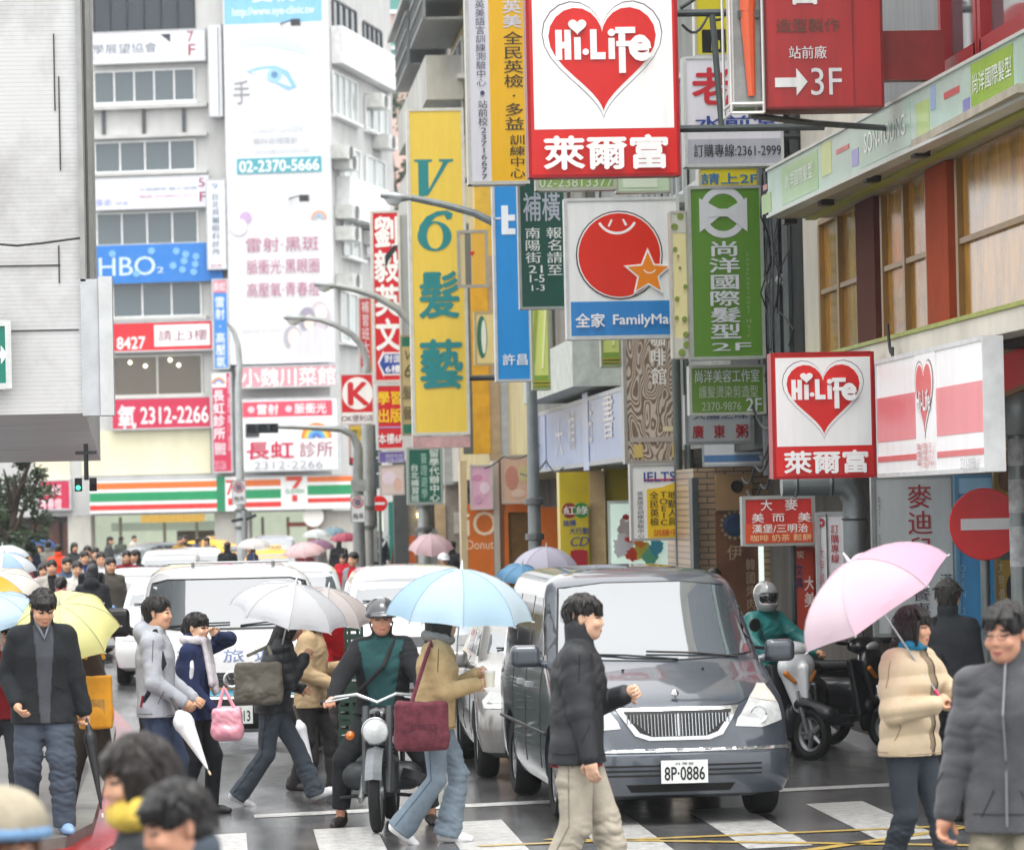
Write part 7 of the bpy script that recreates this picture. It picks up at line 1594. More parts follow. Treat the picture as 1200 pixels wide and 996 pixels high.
for i in range(len(A_) - 1):
    a, b = A_[i], A_[i + 1]; q = lambda t, x, rr: (x, -math.cos(t) * rr, .29 + math.sin(t) * rr)
    m.add([q(a, -.06, .315), q(a, 0, .34), q(a, .06, .315), q(b, -.06, .315), q(b, 0, .34), q(b, .06, .315)], [(0, 3, 4, 1), (1, 4, 5, 2)])
m.build('front_mudguard', steel('7c8084', metal=.6), mc, smooth=True)
m = MB(); m.lathe([(.001, .13), (.06, .12), (.095, .04), (.10, 0), (.094, -.012)], (0, -.02, .735), (0, 1, 0), 26); hl = m.build('headlamp', BLK, mc, smooth=True)
m = MB(); m.lathe([(.094, -.012), (.10, -.006), (.094, 0)], (0, -.03, .735), (0, 1, 0), 26); m.build('lamp_ring', CHR, hl, smooth=True)
m = MB(); m.lathe([(.001, -.03), (.05, -.022), (.092, .0)], (0, -.035, .735), (0, 1, 0), 26); m.build('lamp_glass', mat('c8cccc', rough=.06, dirt=.2, scale=30, ior=1.8), hl, smooth=True)
m = MB()
for s_ in (-1, 1):
    m.lathe([(.001, -.05), (.03, -.03), (.034, .02), (.001, .03)], (s_ * .19, .06, .70), (0, 1, 0), 14)
m.build('indicator', mat('c8702c', rough=.2), mc, smooth=True)
MB().tube([(-.40, .32, .93), (-.30, .24, .97), (-.14, .17, .99), (0, .18, .93), (.14, .17, .99), (.30, .24, .97), (.40, .32, .93)], .014, 10).build('handlebar', CHR, mc, smooth=True)
for s_ in (-1, 1):
    MB().tube([(s_ * .28, .25, .965), (s_ * .42, .335, .925)], .02, 10).build('grip', BLACKP, mc, smooth=True)
    MB().tube([(s_ * .20, .15, .97), (s_ * .38, .22, .935)], .007, 6).build('lever', CHR, mc)
MB().tube([(.26, .22, .97), (.30, .22, 1.02), (.42, .24, 1.04)], .006, 6).build('mirror_stalk', CHR, mc)
sd = SD((-.25, .1, .5), (.25, .85, 1.0), .01); sd.cone((0, .34, .80), (0, .68, .78), .13, .11, .02, (1, 1, .8)); sdobj('fuel_tank', sd, BLK, mc)
sd = SD((-.2, .5, .6), (.2, 1.6, .95), .012); sd.box((0, 1.05, .76), (.13, .42, .05), .04); sdobj('seat', sd, mat('1c1c1e', rough=.5), mc)
sd = SD((-.35, .1, .1), (.35, 1.0, .75), .01)
sd.box((0, .50, .38), (.12, .20, .14), .05); sd.cone((-.19, .50, .38), (.19, .50, .38), .105, .105, .02); sd.cone((0, .40, .45), (0, .28, .66), .085, .08, .01); sdobj('engine', sd, steel('3c4042', metal=.5, dirt=.4), mc)
m = MB()
for i in range(6): m.box((-.10, .24 + .02 * (5 - i) - .06, .47 + i * .03), (.10, .42 + .02 * (5 - i) - .06, .48 + i * .03))
m.build('cooling_fin', steel('55595b', metal=.5), mc)
MB().tube([(-.07, .22, .52), (-.10, .12, .40), (-.13, .22, .26), (-.17, .55, .20), (-.18, 1.5, .28)], [.02, .02, .022, .025, .045], 10).build('exhaust', CHR, mc, smooth=True)
for s_ in (-1, 1): MB().tube([(s_ * .1, .55, .24), (s_ * .32, .55, .22)], .014, 8).build('footrest', BLACKP, mc)
m = MB(); m.tube([(0, .2, .86), (0, .30, .62), (0, .38, .26), (0, .75, .26)], .02, 8); m.tube([(0, .25, .80), (0, 1.3, .70)], .018, 8)
for s_ in (-1, 1): m.tube([(s_ * .09, 1.24, .29), (s_ * .11, 1.05, .68)], .02, 8)
m.build('frame', BLK, mc, smooth=True)
m = MB(); m.tube([(.24, .45, .34), (.26, .46, .40)], .12, 14); m.build('side_cover', mat('1b1d1f', rough=.45, dirt=.3), mc, smooth=True)

def scooter(label, X, Y, rz, col, seat='1b1b1d', group=None, z0=0, basket=False):
    t = thing('scooter', label, 'scooter', (X, Y, z0), R(rz), group); pm = paint(col); dk = plastic('232527')
    tyre(t, -.62, .235, .09); tyre(t, .62, .235, .10)
    s2 = SD((-.3, -.75, .2), (.3, -.2, 1.1), .009)
    s2.cone((0, -.42, .80), (0, -.47, .50), .185, .085, .03, (1, .55, 1)); s2.ell((0, -.42, .84), (.20, .10, .14), .03); s2.cone((0, -.53, .82), (0, -.55, .52), .05, .02, .04); s2.folds(.0, (1, 1, 1)); sdobj('front_apron', s2, pm, t)
    s2 = SD((-.3, -.6, .2), (.3, -.15, 1.0), .009); s2.box((0, -.33, .60), (.21, .03, .27), .025, .005, Matrix.Rotation(R(-10), 3, 'X')); s2.cone((0, -.42, .42), (0, -.38, .34), .10, .16, .02, (1, .4, 1)); sdobj('leg_shield', s2, dk, t)
    for s_ in (-1, 1):
        s2 = SD((-.3, -.62, .55), (.3, -.3, .85), .007); s2.cone((s_ * .09, -.505, .70), (s_ * .165, -.47, .78), .018, .026, 0); sdobj('indicator', s2, mat('c87830', rough=.15), t)
    s2 = SD((-.2, -.95, .2), (.2, -.35, .7), .009); s2.cone((0, -.84, .42), (0, -.50, .50), .085, .09, .03, (1, 1, .8)); s2.cone((-.3, -.62, .235), (.3, -.62, .235), .255, .255, .005, sub=True); sdobj('front_mudguard', s2, dk, t)
    for s_ in (-1, 1): MB().tube([(s_ * .06, -.62, .235), (s_ * .06, -.50, .62)], .02, 8).build('fork', CHR, t, smooth=True)
    s2 = SD((-.3, -.6, .8), (.3, -.1, 1.15), .009); s2.ell((0, -.36, .98), (.19, .12, .085), .02); s2.cone((-.16, -.30, .985), (.16, -.30, .985), .05, .05, .03); hb = sdobj('headlamp_cowl', s2, pm, t)
    s2 = SD((-.2, -.6, .85), (.2, -.3, 1.1), .007); s2.ell((0, -.44, .975), (.145, .06, .05), .0); s2.box((0, -.30, .97), (.2, .10, .1), 0, 0, sub=True); sdobj('headlamp', s2, LAMPM, hb)
    MB().tube([(-.34, -.22, 1.02), (-.15, -.30, 1.0), (.15, -.30, 1.0), (.34, -.22, 1.02)], .016, 8).build('handlebar', dk, t, smooth=True)
    for s_ in (-1, 1):
        m = MB(); m.tube([(s_ * .22, -.28, 1.02), (s_ * .27, -.27, 1.16), (s_ * .31, -.25, 1.2)], .007, 6); m.lathe([(.001, -.012), (.06, -.01), (.062, .01), (.001, .014)], (s_ * .33, -.25, 1.22), (0, 1, 0), 16); m.build('mirror', BLACKP, t, smooth=True)
    MB().box((-.14, -.25, .28), (.14, .12, .34)).build('footboard', dk, t)
    s2 = SD((-.3, .0, .2), (.3, 1.0, .85), .011); s2.cone((0, .15, .52), (0, .85, .60), .16, .12, .03, (1, 1, 1.2)); s2.box((0, .1, .46), (.15, .06, .2), .05); s2.cone((-.3, .62, .235), (.3, .62, .235), .27, .27, .005, sub=True); sdobj('rear_body', s2, pm, t)
    s2 = SD((-.25, .0, .6), (.25, 1.0, .95), .011); s2.box((0, .45, .77), (.13, .36, .055), .05); s2.ell((0, .62, .80), (.13, .2, .06), .03); sdobj('seat', s2, mat(seat, rough=.45), t)
    MB().tube([(.15, .2, .22), (.17, .85, .3)], [.03, .05], 10).build('exhaust', steel('6a6e70'), t, smooth=True)
    p = MB().box((-.09, .93, .48), (.09, .945, .60)).build('licence_plate', plastic('d8dcd8'), t)
    return t
sc1 = scooter('silver grey scooter with rider edging out beside the people carrier', 4.90, 37.0, 33, 'd4d7da')
scooter('black parked scooter under the pink umbrella canopy', 5.55, 37.6, 62, '1d1e21')
scooter('black parked scooter standing against the grey menu board', 6.0, 38.0, 66, '232427', z0=.0)
scooter('dark blue parked scooter half hidden behind the silver one', 5.2, 39.0, 55, '26303c')

# ================================================================== the cast, from the crossing back into the street
GX = lambda px, Y: at(px, 640, Y).x
def P_(label, px, Y, rz, H, **k): return person(label, (GX(px, Y), Y), rz, H, **k)
WALK = ((.09, -.30, .0, -12), (-.09, .28, .035, 28))
# man in black jacket stepping off the kerb
q = P_('young man in open black jacket and wide blue jeans looking down at the kerb', 46, 28.75, 10, 1.70, z0=.13, skin=0,
       pose=dict(feet=((.12, -.16, 0, 0, 8), (-.13, .06, 0, 0, -8)), hands=((.30, -.06, .80), (-.20, -.12, .93)), head=(4, 26), lean=.06, curl=(.85, .4)),
       top=dict(col='24272a', hem=-.16, fit=1.12, shirt='4c4f54', open=.055, sl=1.12, collar='up'), legs=dict(col='434b57', wide=1.42, fold=1.5), shoes='7f9cc4', hair=('messy', '15120f'))
dress(q, 1); stitch(q, 'jacket', [([q.P + Vector((-.16, -.5, .06)), q.P + Vector((-.07, -.5, .10))], (0, 1, 0)), ([q.P + Vector((.07, -.5, .10)), q.P + Vector((.16, -.5, .06))], (0, 1, 0))])
folded('black folded umbrella hanging from the hand of the man in the black jacket', q.palm[0] + Vector((0, -.02, .04)), q.palm[0] + Vector((.10, -.1, -.66)), '202225', .042)
MB().tube([q.N + Vector((-.05, -.05, .02)), q.N + Vector((0, -.13, -.10)), q.N + Vector((.05, -.05, .02))], .012, 6).build('collar_trim', cloth('7c8088'), q.root)
# yellow umbrella
q = P_('woman in dark brown coat hidden behind a yellow umbrella', 104, 31.0, -70, 1.60, female=True, pose=dict(feet=((.08, .30, .04, 25), (-.08, -.22, 0, 0)), lean=.08, hands=((.12, -.2, 1.1), (-.08, -.28, 1.15)), curl=(.8, .8), head=(0, 10)), top=dict(col='3b2f29', hem=-.12), legs=dict(col='3a352f', wide=1.15), hair=('bob', '15110f'), shoes='2a2624')
ap = at(70, 708, 30.3); umbrella('pale yellow umbrella tilted forward beside the man in the black jacket', ap, (-.10, -.60, .79), .41, 'ebe9a6', None, depth=.27, trans=.4, handle='8a7a3a')
bag('yellow ochre tote bag with a woven pocket below the yellow umbrella', at(112, 822, 30.55), (.125, .055, .20), 'd4942a', name='tote_bag', print_='b98a48', straps=[(at(100, 772, 30.5), at(122, 772, 30.5), at(110, 735, 30.6))], strapcol='d89c30')
# hoodie
q = P_('young man in light grey hooded sweatshirt standing by the tourist van', 179, 30.6, 82, 1.71, pose=dict(feet=((.09, -.1, 0), (-.09, .08, 0)), hands=((.12, -.26, .96), (-.16, -.22, .95)), head=(-6, 0), curl=(.8, .7), lean=.0), top=dict(col='a6a9b0', hem=-.10, fit=1.08, collar='hood', cuff='4a4a58', sl=1.1), legs=dict(col='364158', wide=1.15), hair=('crop', '14110f'), shoes='d0d0d2')
dress(q, -1, '5c5e64', '1c2638')
m = MB(); m.tube([q.S[1] + Vector((.05, -.02, .10)), q.P + Vector((-.20, -.10, .30)), q.P + Vector((-.18, .06, .02))], .02, 8); m.build('bag_strap', cloth('26262c'), q.root, smooth=True)
m = MB(); put_text(m, 'H.', -.06, 0, .06, .085, 0, .02, .2); o = m.build('lettering', cloth('8a1f35'), q.root); o.location = q.P + Vector((-.185, .03, -.02)); o.rotation_euler = (0, 0, R(-80))
folded('white folded umbrella pointing down in front of the grey sweatshirt', at(206, 828, 30.3), at(246, 906, 30.1), 'd9dadc', .075, tc='c8b890')
# navy woman
q = P_('girl in navy jacket with pale scarf shading her brow with one hand', 222, 31.9, 70, 1.55, female=True, pose=dict(feet=((.08, -.12, 0), (-.08, .10, 0)), hands=((.02, -.22, 1.52), (-.18, -.24, .92)), elb=((.9, -.1, -.1), (-.35, .6, -.4)), head=(-8, 4), curl=(.35, .6), hdir=((-.5, .2, .6), None)), top=dict(col='222c4c', hem=-.12, fit=1.05), legs=dict(col='202227', wide=1.1), hair=('tied', '15110f'), shoes='26262a', skin=2)
scarf(q, 'd2cdd2')
MB().tube([q.S[1] + Vector((.06, 0, .09)), q.P + Vector((-.21, -.08, .30)), q.P + Vector((-.2, -.04, .05))], .016, 8).build('bag_strap', cloth('d8d8dc'), q.root, smooth=True)
bag('pink shiny shoulder bag of the girl in the navy jacket', at(266, 848, 31.6), (.115, .08, .125), mat('e49cac', rough=.25, dirt=.1, coat=.5), name='handbag', straps=[(at(256, 832, 31.6), at(276, 832, 31.6), at(262, 805, 31.6))], strapcol='e6a8b6')
# woman in the black quilted jacket
q = P_('woman in black quilted jacket and jeans striding with a big grey tote', 314, 32.7, 86, 1.57, female=True, pose=dict(feet=((.07, -.38, .025, -20), (-.07, .30, .03, 22)), hands=((.10, -.26, 1.0), (-.05, -.30, 1.27)), lean=.12, head=(0, 26), curl=(.6, .85), hip=.87), top=dict(col='26282b', hem=-.10, fit=1.15, quilt=.085, sl=1.12, mat=mat('282a2d', rough=.5, dirt=.25, scale=9, bump=.25)), legs=dict(col='474f58', wide=1.12, flare=.022, fold=1.3), hair=('long', '141110'), shoes='d6d6d8')
dress(q, -1)
ap = at(346, 685, 32.4); umbrella('white umbrella over the woman in the black quilted jacket', ap, (.22, -.22, .95), .47, 'dfe1e5', q.palm[1], depth=.25, trans=.5)
bag('large grey canvas tote on the shoulder of the quilted jacket', at(303, 800, 32.35), (.185, .075, .165), '6c685e', name='tote_bag', straps=[(at(290, 768, 32.3), at(318, 768, 32.3), at(314, 757, 32.45))], strapcol='7a766c')
# beige coat and its umbrella
q = P_('woman carrying a beige coat over her arm behind the quilted jacket', 360, 34.3, 75, 1.54, female=True, pose=dict(feet=((.08, -.18, 0), (-.08, .16, 0)), hands=((.1, -.26, 1.14), (-.16, -.22, 1.0)), head=(0, 14), curl=(.8, .6)), top=dict(col='b59d7a', hem=-.16, fit=1.15, sl=1.2), legs=dict(col='2c2a2b', wide=1.0), hair=('bob', '17130f'), shoes='2b2523')
folded('slim white folded umbrella in front of the beige coat', at(348, 838, 33.8), at(368, 902, 33.7), 'd4d5da', .045)
q = P_('person in red jacket checking a phone beside the crates', 374, 37.2, -12, 1.56, pose=dict(hands=((.06, -.25, 1.12), (-.06, -.25, 1.12)), head=(0, 25), curl=(.7, .7)), top=dict(col='bb1a22', hem=-.1, fit=1.1), legs=dict(col='4c4846', wide=1.05), hair=('short', '17130f'), skin=1)
bag('bright red handbag held by the person in the red jacket', at(377, 777, 36.8), (.105, .06, .115), 'cc1e30', name='handbag', straps=[(at(370, 763, 36.8), at(384, 763, 36.8), at(377, 745, 36.9))])
umbrella('greyish white umbrella behind the white one near the crates', at(385, 690, 36.6), (.16, -.2, .95), .44, 'cfc8c6', q.palm[0], depth=.25, trans=.4)
def crate(label, z):
    t = thing('plastic_crate', label, 'crate', (GX(397, 39.6), 39.6, z), R(4), 'green plastic crates stacked behind the motorcyclist'); m = MB()
    for zz in (.02, .10, .18, .26): m.box((-.2, -.2, zz), (.2, -.18, zz + .045)); m.box((-.2, .18, zz), (.2, .2, zz + .045)); m.box((-.2, -.18, zz), (-.18, .18, zz + .045)); m.box((.18, -.18, zz), (.2, .18, zz + .045))
    for x in (-.2, -.06, .05, .17): m.box((x, -.205, .0), (x + .03, -.175, .30)); m.box((x, .175, .0), (x + .03, .205, .30))
    m.build('slatted_side', plastic('284034', rough=.5), t); MB().box((-.19, -.19, .0), (.19, .19, .02)).build('base', plastic('22362c', rough=.5), t)
for i, nm in enumerate(('lowest', 'second from the ground', 'third from the ground', 'topmost')): crate('green plastic crate, %s of the stack behind the motorcyclist' % nm, .302 * i)
# motorcyclist
MX = Vector((c0.x, 29.55, 0)) + Matrix.Rotation(R(-7), 3, 'Z') @ Vector((0, .74, 0))
q = person('motorcyclist in dark helmet, black jacket and teal shirt astride the motorcycle', (MX.x, MX.y), -7, 1.70, skin=1, pose=dict(hip=.84, feet=((.34, -.02, 0, 0, 14), (-.33, -.10, 0, 0, -14)), knee=((.9, -1, .2), (-.9, -1, .2)), hands=((.34, -.40, .96), (-.34, -.40, .96)), elb=((.9, .4, -.3), (-.9, .4, -.3)), lean=.06, head=(8, 4), curl=(.9, .9), hdir=((.1, -1, -.1), (-.1, -1, -.1)), hnrm=((0, -.2, -1), (0, -.2, -1))),
           top=dict(col='212326', hem=-.04, fit=1.12, shirt='2c5152', open=.125, sl=1.15, collar='stand'), legs=dict(col='232528', wide=1.2, len=.86), hair=('none', ''), shoes='2c2724', extra=None)
helmet(q, '34373b')
m = MB()
for s_ in (0, 1): m.tube([q.S[s_] + Vector((0, -.075, .02)), q.S[s_].lerp(q.E[s_], .5) + Vector(((.065 if s_ == 0 else -.065), -.04, 0)), q.E[s_] + Vector(((.055 if s_ == 0 else -.055), -.03, 0))], .008, 6)
m.build('jacket_stripe', cloth('a8a8a4'), q.root, smooth=True); m = MB(); m.tube([q.S[0] + Vector((-.06, -.05, .06)), q.N + Vector((.02, -.175, -.22)), q.P + Vector((-.16, -.16, .14))], .016, 8); m.build('bag_strap', cloth('2a2a2c'), q.root, smooth=True)
# woman under the pale blue umbrella
q = P_('woman in tan jacket with grey fur collar and flared jeans under a blue umbrella', 506, 28.5, 82, 1.67, female=True, skin=2, pose=dict(feet=((.06, -.06, 0, 0), (-.06, .26, .06, 34)), hands=((.03, -.30, 1.20), (-.06, -.30, 1.13)), head=(6, 6), curl=(.9, .75), lean=.03, hip=.89), top=dict(col='b59d74', hem=-.10, fit=1.08, collar='fur', sl=1.12), legs=dict(col='75838f', wide=1.0, flare=.045, fold=1.2), hair=('long', '17130f'), shoes='e0e0e2')
dress(q, -1, '6e5c3c', '3e5066')
umbrella('large pale blue umbrella hiding the face of the woman in tan', at(541, 667, 28.4), (.07, -.10, 1), .51, 'a6d0ee', q.palm[0], depth=.34, panels=['b6d6ea', 'c8e1ef', 'bedbec', 'd6e7f0'], trans=.5, handle='8090a0')
bag('burgundy patterned shoulder bag of the woman in tan', at(494, 850, 28.15), (.185, .075, .17), cloth('6c3640', dirt=.6, scale=14), name='shoulder_bag', print_='5a2c36', straps=[(at(480, 830, 28.15), at(520, 835, 28.3), at(505, 752, 28.3))], strapcol='6a3440')
t = thing('paper_cup', 'pale paper cup held by the woman in tan', 'cup', q.palm[1] + Vector((.03, -.03, -.03))); MB().lathe([(.001, 0), (.03, 0), (.038, .10), (.001, .10)], n=18).build('cup', plastic('dcd8c8'), t, smooth=True); MB().lathe([(.04, .10), (.04, .112), (.001, .115)], n=18).build('lid', plastic('e8e8ea'), t, smooth=True)
# man in front of the people carrier
q = P_('young man in dark jacket and pale grey trousers walking past the grey people carrier', 670, 23.6, 80, 1.80, pose=dict(feet=((.09, -.24, 0), (-.09, .20, .02, 15)), hands=((.04, -.27, 1.17), (-.25, -.10, .80)), head=(0, 2), curl=(.7, .35), lean=.03), top=dict(col='202327', hem=-.13, fit=1.14, sl=1.15, collar='up', mat=mat('212428', rough=.6, dirt=.2, scale=9, bump=.3)), legs=dict(col='ada596', wide=1.3, fold=1.4), hair=('messy', '13100e'), skin=2, shoes='3a3634')
dress(q, -1, '0b0c0e', '7a7264')
# red lining edge
MB().tube([q.P + Vector((.19 * math.cos(a), .145 * math.sin(a), -.145)) for a in [i * math.pi / 12 for i in range(25)]], .008, 6).build('red_lining', cloth('8e1c24'), q.root, smooth=True)
# scooter rider
q = person('scooter rider in teal raincoat and full grey helmet beside the people carrier', (4.90, 37.2), 33, 1.62, pose=dict(hip=.84, feet=((.30, -.14, 0), (-.18, -.40, .32)), knee=((.4, -1, .2), (-.4, -1, .3)), hands=((.32, -.42, 1.0), (-.32, -.42, 1.0)), elb=((.9, .4, -.3), (-.9, .4, -.3)), lean=.05, head=(-20, 4), curl=(.9, .9), hdir=((0, -1, 0), (0, -1, 0)), hnrm=((0, -.2, -1), (0, -.2, -1))), top=dict(col='1f6a6a', hem=-.05, fit=1.15, sl=1.15, mat=mat('22706e', rough=.4, dirt=.2, bump=.3)), legs=dict(col='26282c'), hair=('none', ''))
helmet(q, '8a8c8c', full=True)
# woman with pink umbrella
q = P_('woman in cream puffer jacket and blue roll neck holding a pink umbrella', 1060, 24.0, 44, 1.68, female=True, skin=0, pose=dict(feet=((.08, -.24, 0), (-.08, .16, .02, 15)), hands=((.24, -.30, 1.22), (-.12, -.28, 1.14)), elb=((.6, .5, -.6), (-.5, .5, -.8)), head=(14, 2), curl=(.5, .95), hdir=((.1, -.5, .9), (.5, -.5, .5))), top=dict(hem=-.10, fit=1.2, quilt=.115, sl=1.28, collar='up', shirt='8a7a66', open=.035, shift=.03, mat=mat('c9b596', rough=.55, dirt=.15, scale=6, bump=.2, sheen=.1)), legs=dict(col='353b42', wide=1.1, fold=1.3), hair=('bob', '16100d'), shoes='2a2624')
dress(q, -1, '8f8068', '1a2430')
s2 = scarf(q, '2f86ac', False, .026); s2.name = 'roll_neck'
q2 = scarf(q, '2e2c2c', False, .03); q2.name = 'collar'; q2.location = (0, .022, .0)
ap = at(995, 658, 23.8); umbrella('pink and white umbrella tilted over the woman in the puffer jacket', ap, umb_axis(ap, q.palm[1]) + Vector((0, -.16, 0)), .50, 'f0c0d4', q.palm[1], depth=.30, panels=['f0d6e2', 'eab4cc', 'ecbcd2', 'f0dfe8', 'eecbdb', 'eab4cc'], n=6, trans=.45, handle='d8527c')
# man seen from behind
q = P_('man in dark jacket seen from behind next to the blue panel', 1108, 29.3, 152, 1.72, pose=dict(feet=((.09, -.1, 0), (-.09, .12, 0)), hands=((.22, -.22, .95), (-.22, -.1, .85)), head=(10, 0)), top=dict(col='25282c', hem=-.12, fit=1.1), legs=dict(col='202226', wide=1.15), hair=('messy', '15120f'))
MB().tube([q.S[0] + Vector((-.08, .06, .08)), q.N + Vector((.0, .15, -.3)), q.P + Vector((-.18, .06, .02))], .02, 8).build('bag_strap', cloth('1a1b1d'), q.root, smooth=True)
# man with glasses, close
q = P_('man with thin glasses in charcoal zip jacket close to the camera', 1182, 18.2, -24, 1.84, skin=1, h=.0065, pose=dict(feet=((.09, -.05, 0), (-.09, .05, 0)), hands=((.28, -.04, .80), (-.29, -.08, .80)), head=(-14, 6), curl=(.35, .45)), top=dict(hem=-.16, fit=1.06, sl=1.08, collar='up', mat=mat('4b4c50', rough=.9, dirt=.25, scale=14, bump=.5, bscale=160, sheen=.2)), legs=dict(col='857f70', wide=1.2), hair=('messy', '120f0d'))
glasses(q); dress(q, -1, '242528', '5c5648'); stitch(q, 'jacket', [([q.P + Vector((.06, -.5, .02)), q.P + Vector((.12, -.5, -.10))], (0, 1, 0)), ([q.P + Vector((-.06, -.5, .02)), q.P + Vector((-.12, -.5, -.10))], (0, 1, 0))], col='1c1d20')
MB().tube([q.P + Vector((0, -.160, -.14)), q.P + Vector((0, -.150, .14)), q.N + Vector((0, -.17, -.22)), q.N + Vector((0, -.095, .01))], .005, 6).build('zip', steel('8a8c90'), q.root)
# close to the lens, out of focus
q = P_('woman with long dark hair and fluffy yellow scarf, head cropped low by the kerb', 178, 12.1, -72, 1.67, female=True, h=.006, pose=dict(head=(0, 8)), top=dict(col='3c3e42', fit=1.1), hair=('long', '1c1512'), skin=0)
scarf(q, 'e2c458', False, .05)
q = P_('man with short black hair and slate jacket low before the red kerb', 226, 11.3, -70, 1.585, h=.006, pose=dict(head=(0, 14)), top=dict(col='4c555f', fit=1.1), hair=('short', '131110'), skin=1)
q = P_('woman with brown hair and cream knitted hat in the bottom corner', -13, 11.0, 40, 1.55, female=True, h=.008, top=dict(col='a8784a', fit=1.15), hair=('long', '6a4326'), skin=0)
sd = SD(q.hc - Vector((.2, .2, .1)), q.hc + Vector((.2, .2, .25)), .008); sd.ell(q.hc + Vector((0, .01, .065)), (.115, .13, .105)); sd.box(q.hc + Vector((0, 0, -.06)), (.3, .3, .09), 0, .01, sub=True); sd.folds(.004, (60, 60, 10)); sdobj('hat', sd, cloth('a9a08c', dirt=.4), q.root); s3 = SD(q.hc - Vector((.2, .2, .1)), q.hc + Vector((.2, .2, .12)), .008)
for i in range(16): s3.cone(q.hc + Vector((.112 * math.cos(i * R(22.5)), .01 + .127 * math.sin(i * R(22.5)), .045)), q.hc + Vector((.112 * math.cos((i + 1) * R(22.5)), .01 + .127 * math.sin((i + 1) * R(22.5)), .045)), .016, .016, .006)
sdobj('hat_band', s3, cloth('6d90b4'), q.root)
q = P_('dark haired passer by at the very edge beside the corner pole', 1203, 31.5, -40, 1.70, h=.011, top=dict(col='2c2e33'))
# ------------------------------------------------------------------ the crowd under the overhang and further back
def crowd(label, px, ytop, H, rz, col, Y=None, hair=('short', '17130f'), leg='2a2c32', shirt=None, female=False, h=None, pose=None, **k):
    hor = 602 + (260 - px) * .02
    if Y is None: Y = F * (CAMH - H - (.0 if px > 125 else 0)) / (ytop - hor)
    onp = GX(px, Y) < -3.0 and Y < 128
    hh = h or (.011 if Y < 45 else .014 if Y < 75 else .018)
    ps = dict(feet=WALK if rz % 180 else ((.1, -.05, 0), (-.1, .1, 0)), head=(0, 6)); ps.update(pose or {})
    return P_(label, px, Y, rz, H - (.13 if onp else 0) * 0, z0=.13 if onp else 0, female=female, h=hh, top=dict(col=col, shirt=shirt, open=.05, fit=1.08, **k), legs=dict(col=leg), hair=hair, pose=ps)
crowd('man in pale grey coat and dark scarf heading the pavement crowd', 60, 655, 1.68, 5, 'aeaaa2', shirt='26262a')
crowd('person in dusty pink jacket with back turned under the clad building', 70, 675, 1.58, 175, 'c4687a', hair=('tied', '17130f'), female=True)
crowd('person in black hooded coat with backpack walking away', 107, 661, 1.68, 172, '2b2d31', hair=('long', '27292d'), collar='hood')
q = None
crowd('man in light grey jacket with blue shoulder bag', 97, 645, 1.72, 30, 'b2b4b0', shirt='2c3a78')
crowd('man in dark blazer over white shirt by the white saloon', 117, 646, 1.72, 10, '26282c', shirt='d8d8d8')
crowd('woman with big brown hair under the blue umbrella', 46, 644, 1.60, 0, '3c3430', hair=('long', '4a2c20'), female=True)
crowd('dark haired girl in black coat near the tree', 32, 655, 1.58, 20, '26262a', hair=('bob', '15110f'), female=True)
crowd('girl with pale pink scarf between the taller walkers', 49, 660, 1.56, 10, 'd0a8b0', hair=('bob', '17130f'), female=True)
crowd('walker in vivid orange red jacket facing away', 68, 645, 1.64, 190, 'd8482a')
crowd('man in navy top towards the shop pillar', 34, 640, 1.70, 5, '38405c')
crowd('tall man in taupe jacket at the rear of the pavement crowd', 103, 639, 1.74, -10, '8a8880')
crowd('woman in charcoal jacket with phone by the shop pillar', 86, 642, 1.62, 25, '3c3e42', hair=('bob', '17130f'), female=True)
crowd('smiling man in maroon sweater behind the white saloon', 148, 650, 1.70, 0, '7a2028', Y=74)
crowd('man in black suit looking sideways behind the white saloon', 161, 647, 1.70, -60, '1f2023', shirt='c8c8c8', Y=75)
crowd('man with black hair half hidden by the yellow umbrella', 84, 692, 1.63, 170, '33363a', Y=37.5)
crowd('person in round black hat behind the man in the black jacket', 22, 690, 1.66, 160, '3a3c40', Y=35)
crowd('person in dark red coat at the edge under the light blue umbrella', -2, 735, 1.50, 10, '7a1a20', Y=32.5)
crowd('grey walker near the dark saloon', 127, 634, 1.64, 80, '4a4c4e')
crowd('person in olive jacket entering the store', 141, 628, 1.66, 150, '4a5048'); crowd('person in white top at the store door', 156, 627, 1.64, 60, 'c8c0b8')
crowd('person in tan jacket near the store counter', 210, 629, 1.66, 20, 'a8843c'); crowd('person in black coat by the store window', 217, 627, 1.68, -30, '242426')
crowd('walker in slate jacket beside the side on taxi', 231, 632, 1.68, 120, '4a5468', Y=112)
crowd('walker in long black coat before the side on taxi', 266, 637, 1.66, 170, '1f2124', Y=96, hem=-.3)
crowd('woman in navy jacket under a white umbrella by the store', 296, 637, 1.60, -60, '2c3450', Y=98, hair=('long', '17130f'), female=True)
crowd('person in black jacket under the crimson umbrella', 397, 633, 1.64, 170, '26262a', Y=104); crowd('person in pale coat under the white umbrella near the signal mast', 372, 636, 1.62, 10, '8a8684', Y=108)
crowd('child in red jacket between the cars', 402, 652, 1.42, -20, 'c02434', Y=86); crowd('person in grey and red jacket beside the white off roader', 416, 650, 1.66, -40, '8c8c90', Y=66, shirt='c01c24')
crowd('person in maroon coat under the pink umbrella behind the cars', 357, 647, 1.58, 30, '6a2a30', Y=90)
q = crowd('officer in dark uniform with white belt at the side street', 445, 624, 1.74, 15, '2a3038', Y=120, leg='22262e'); MB().tube([q.S[0] + Vector((0, -.09, .06)), q.N + Vector((0, -.17, -.25)), q.P + Vector((-.17, -.1, .1))], .03, 6).build('cross_belt', cloth('dcdcdc'), q.root)
q = crowd('rider with silver helmet under the pale pink umbrella', 519, 656, 1.52, 10, '55585c', Y=72, hair=('none', '')); helmet(q, 'c8cacc')
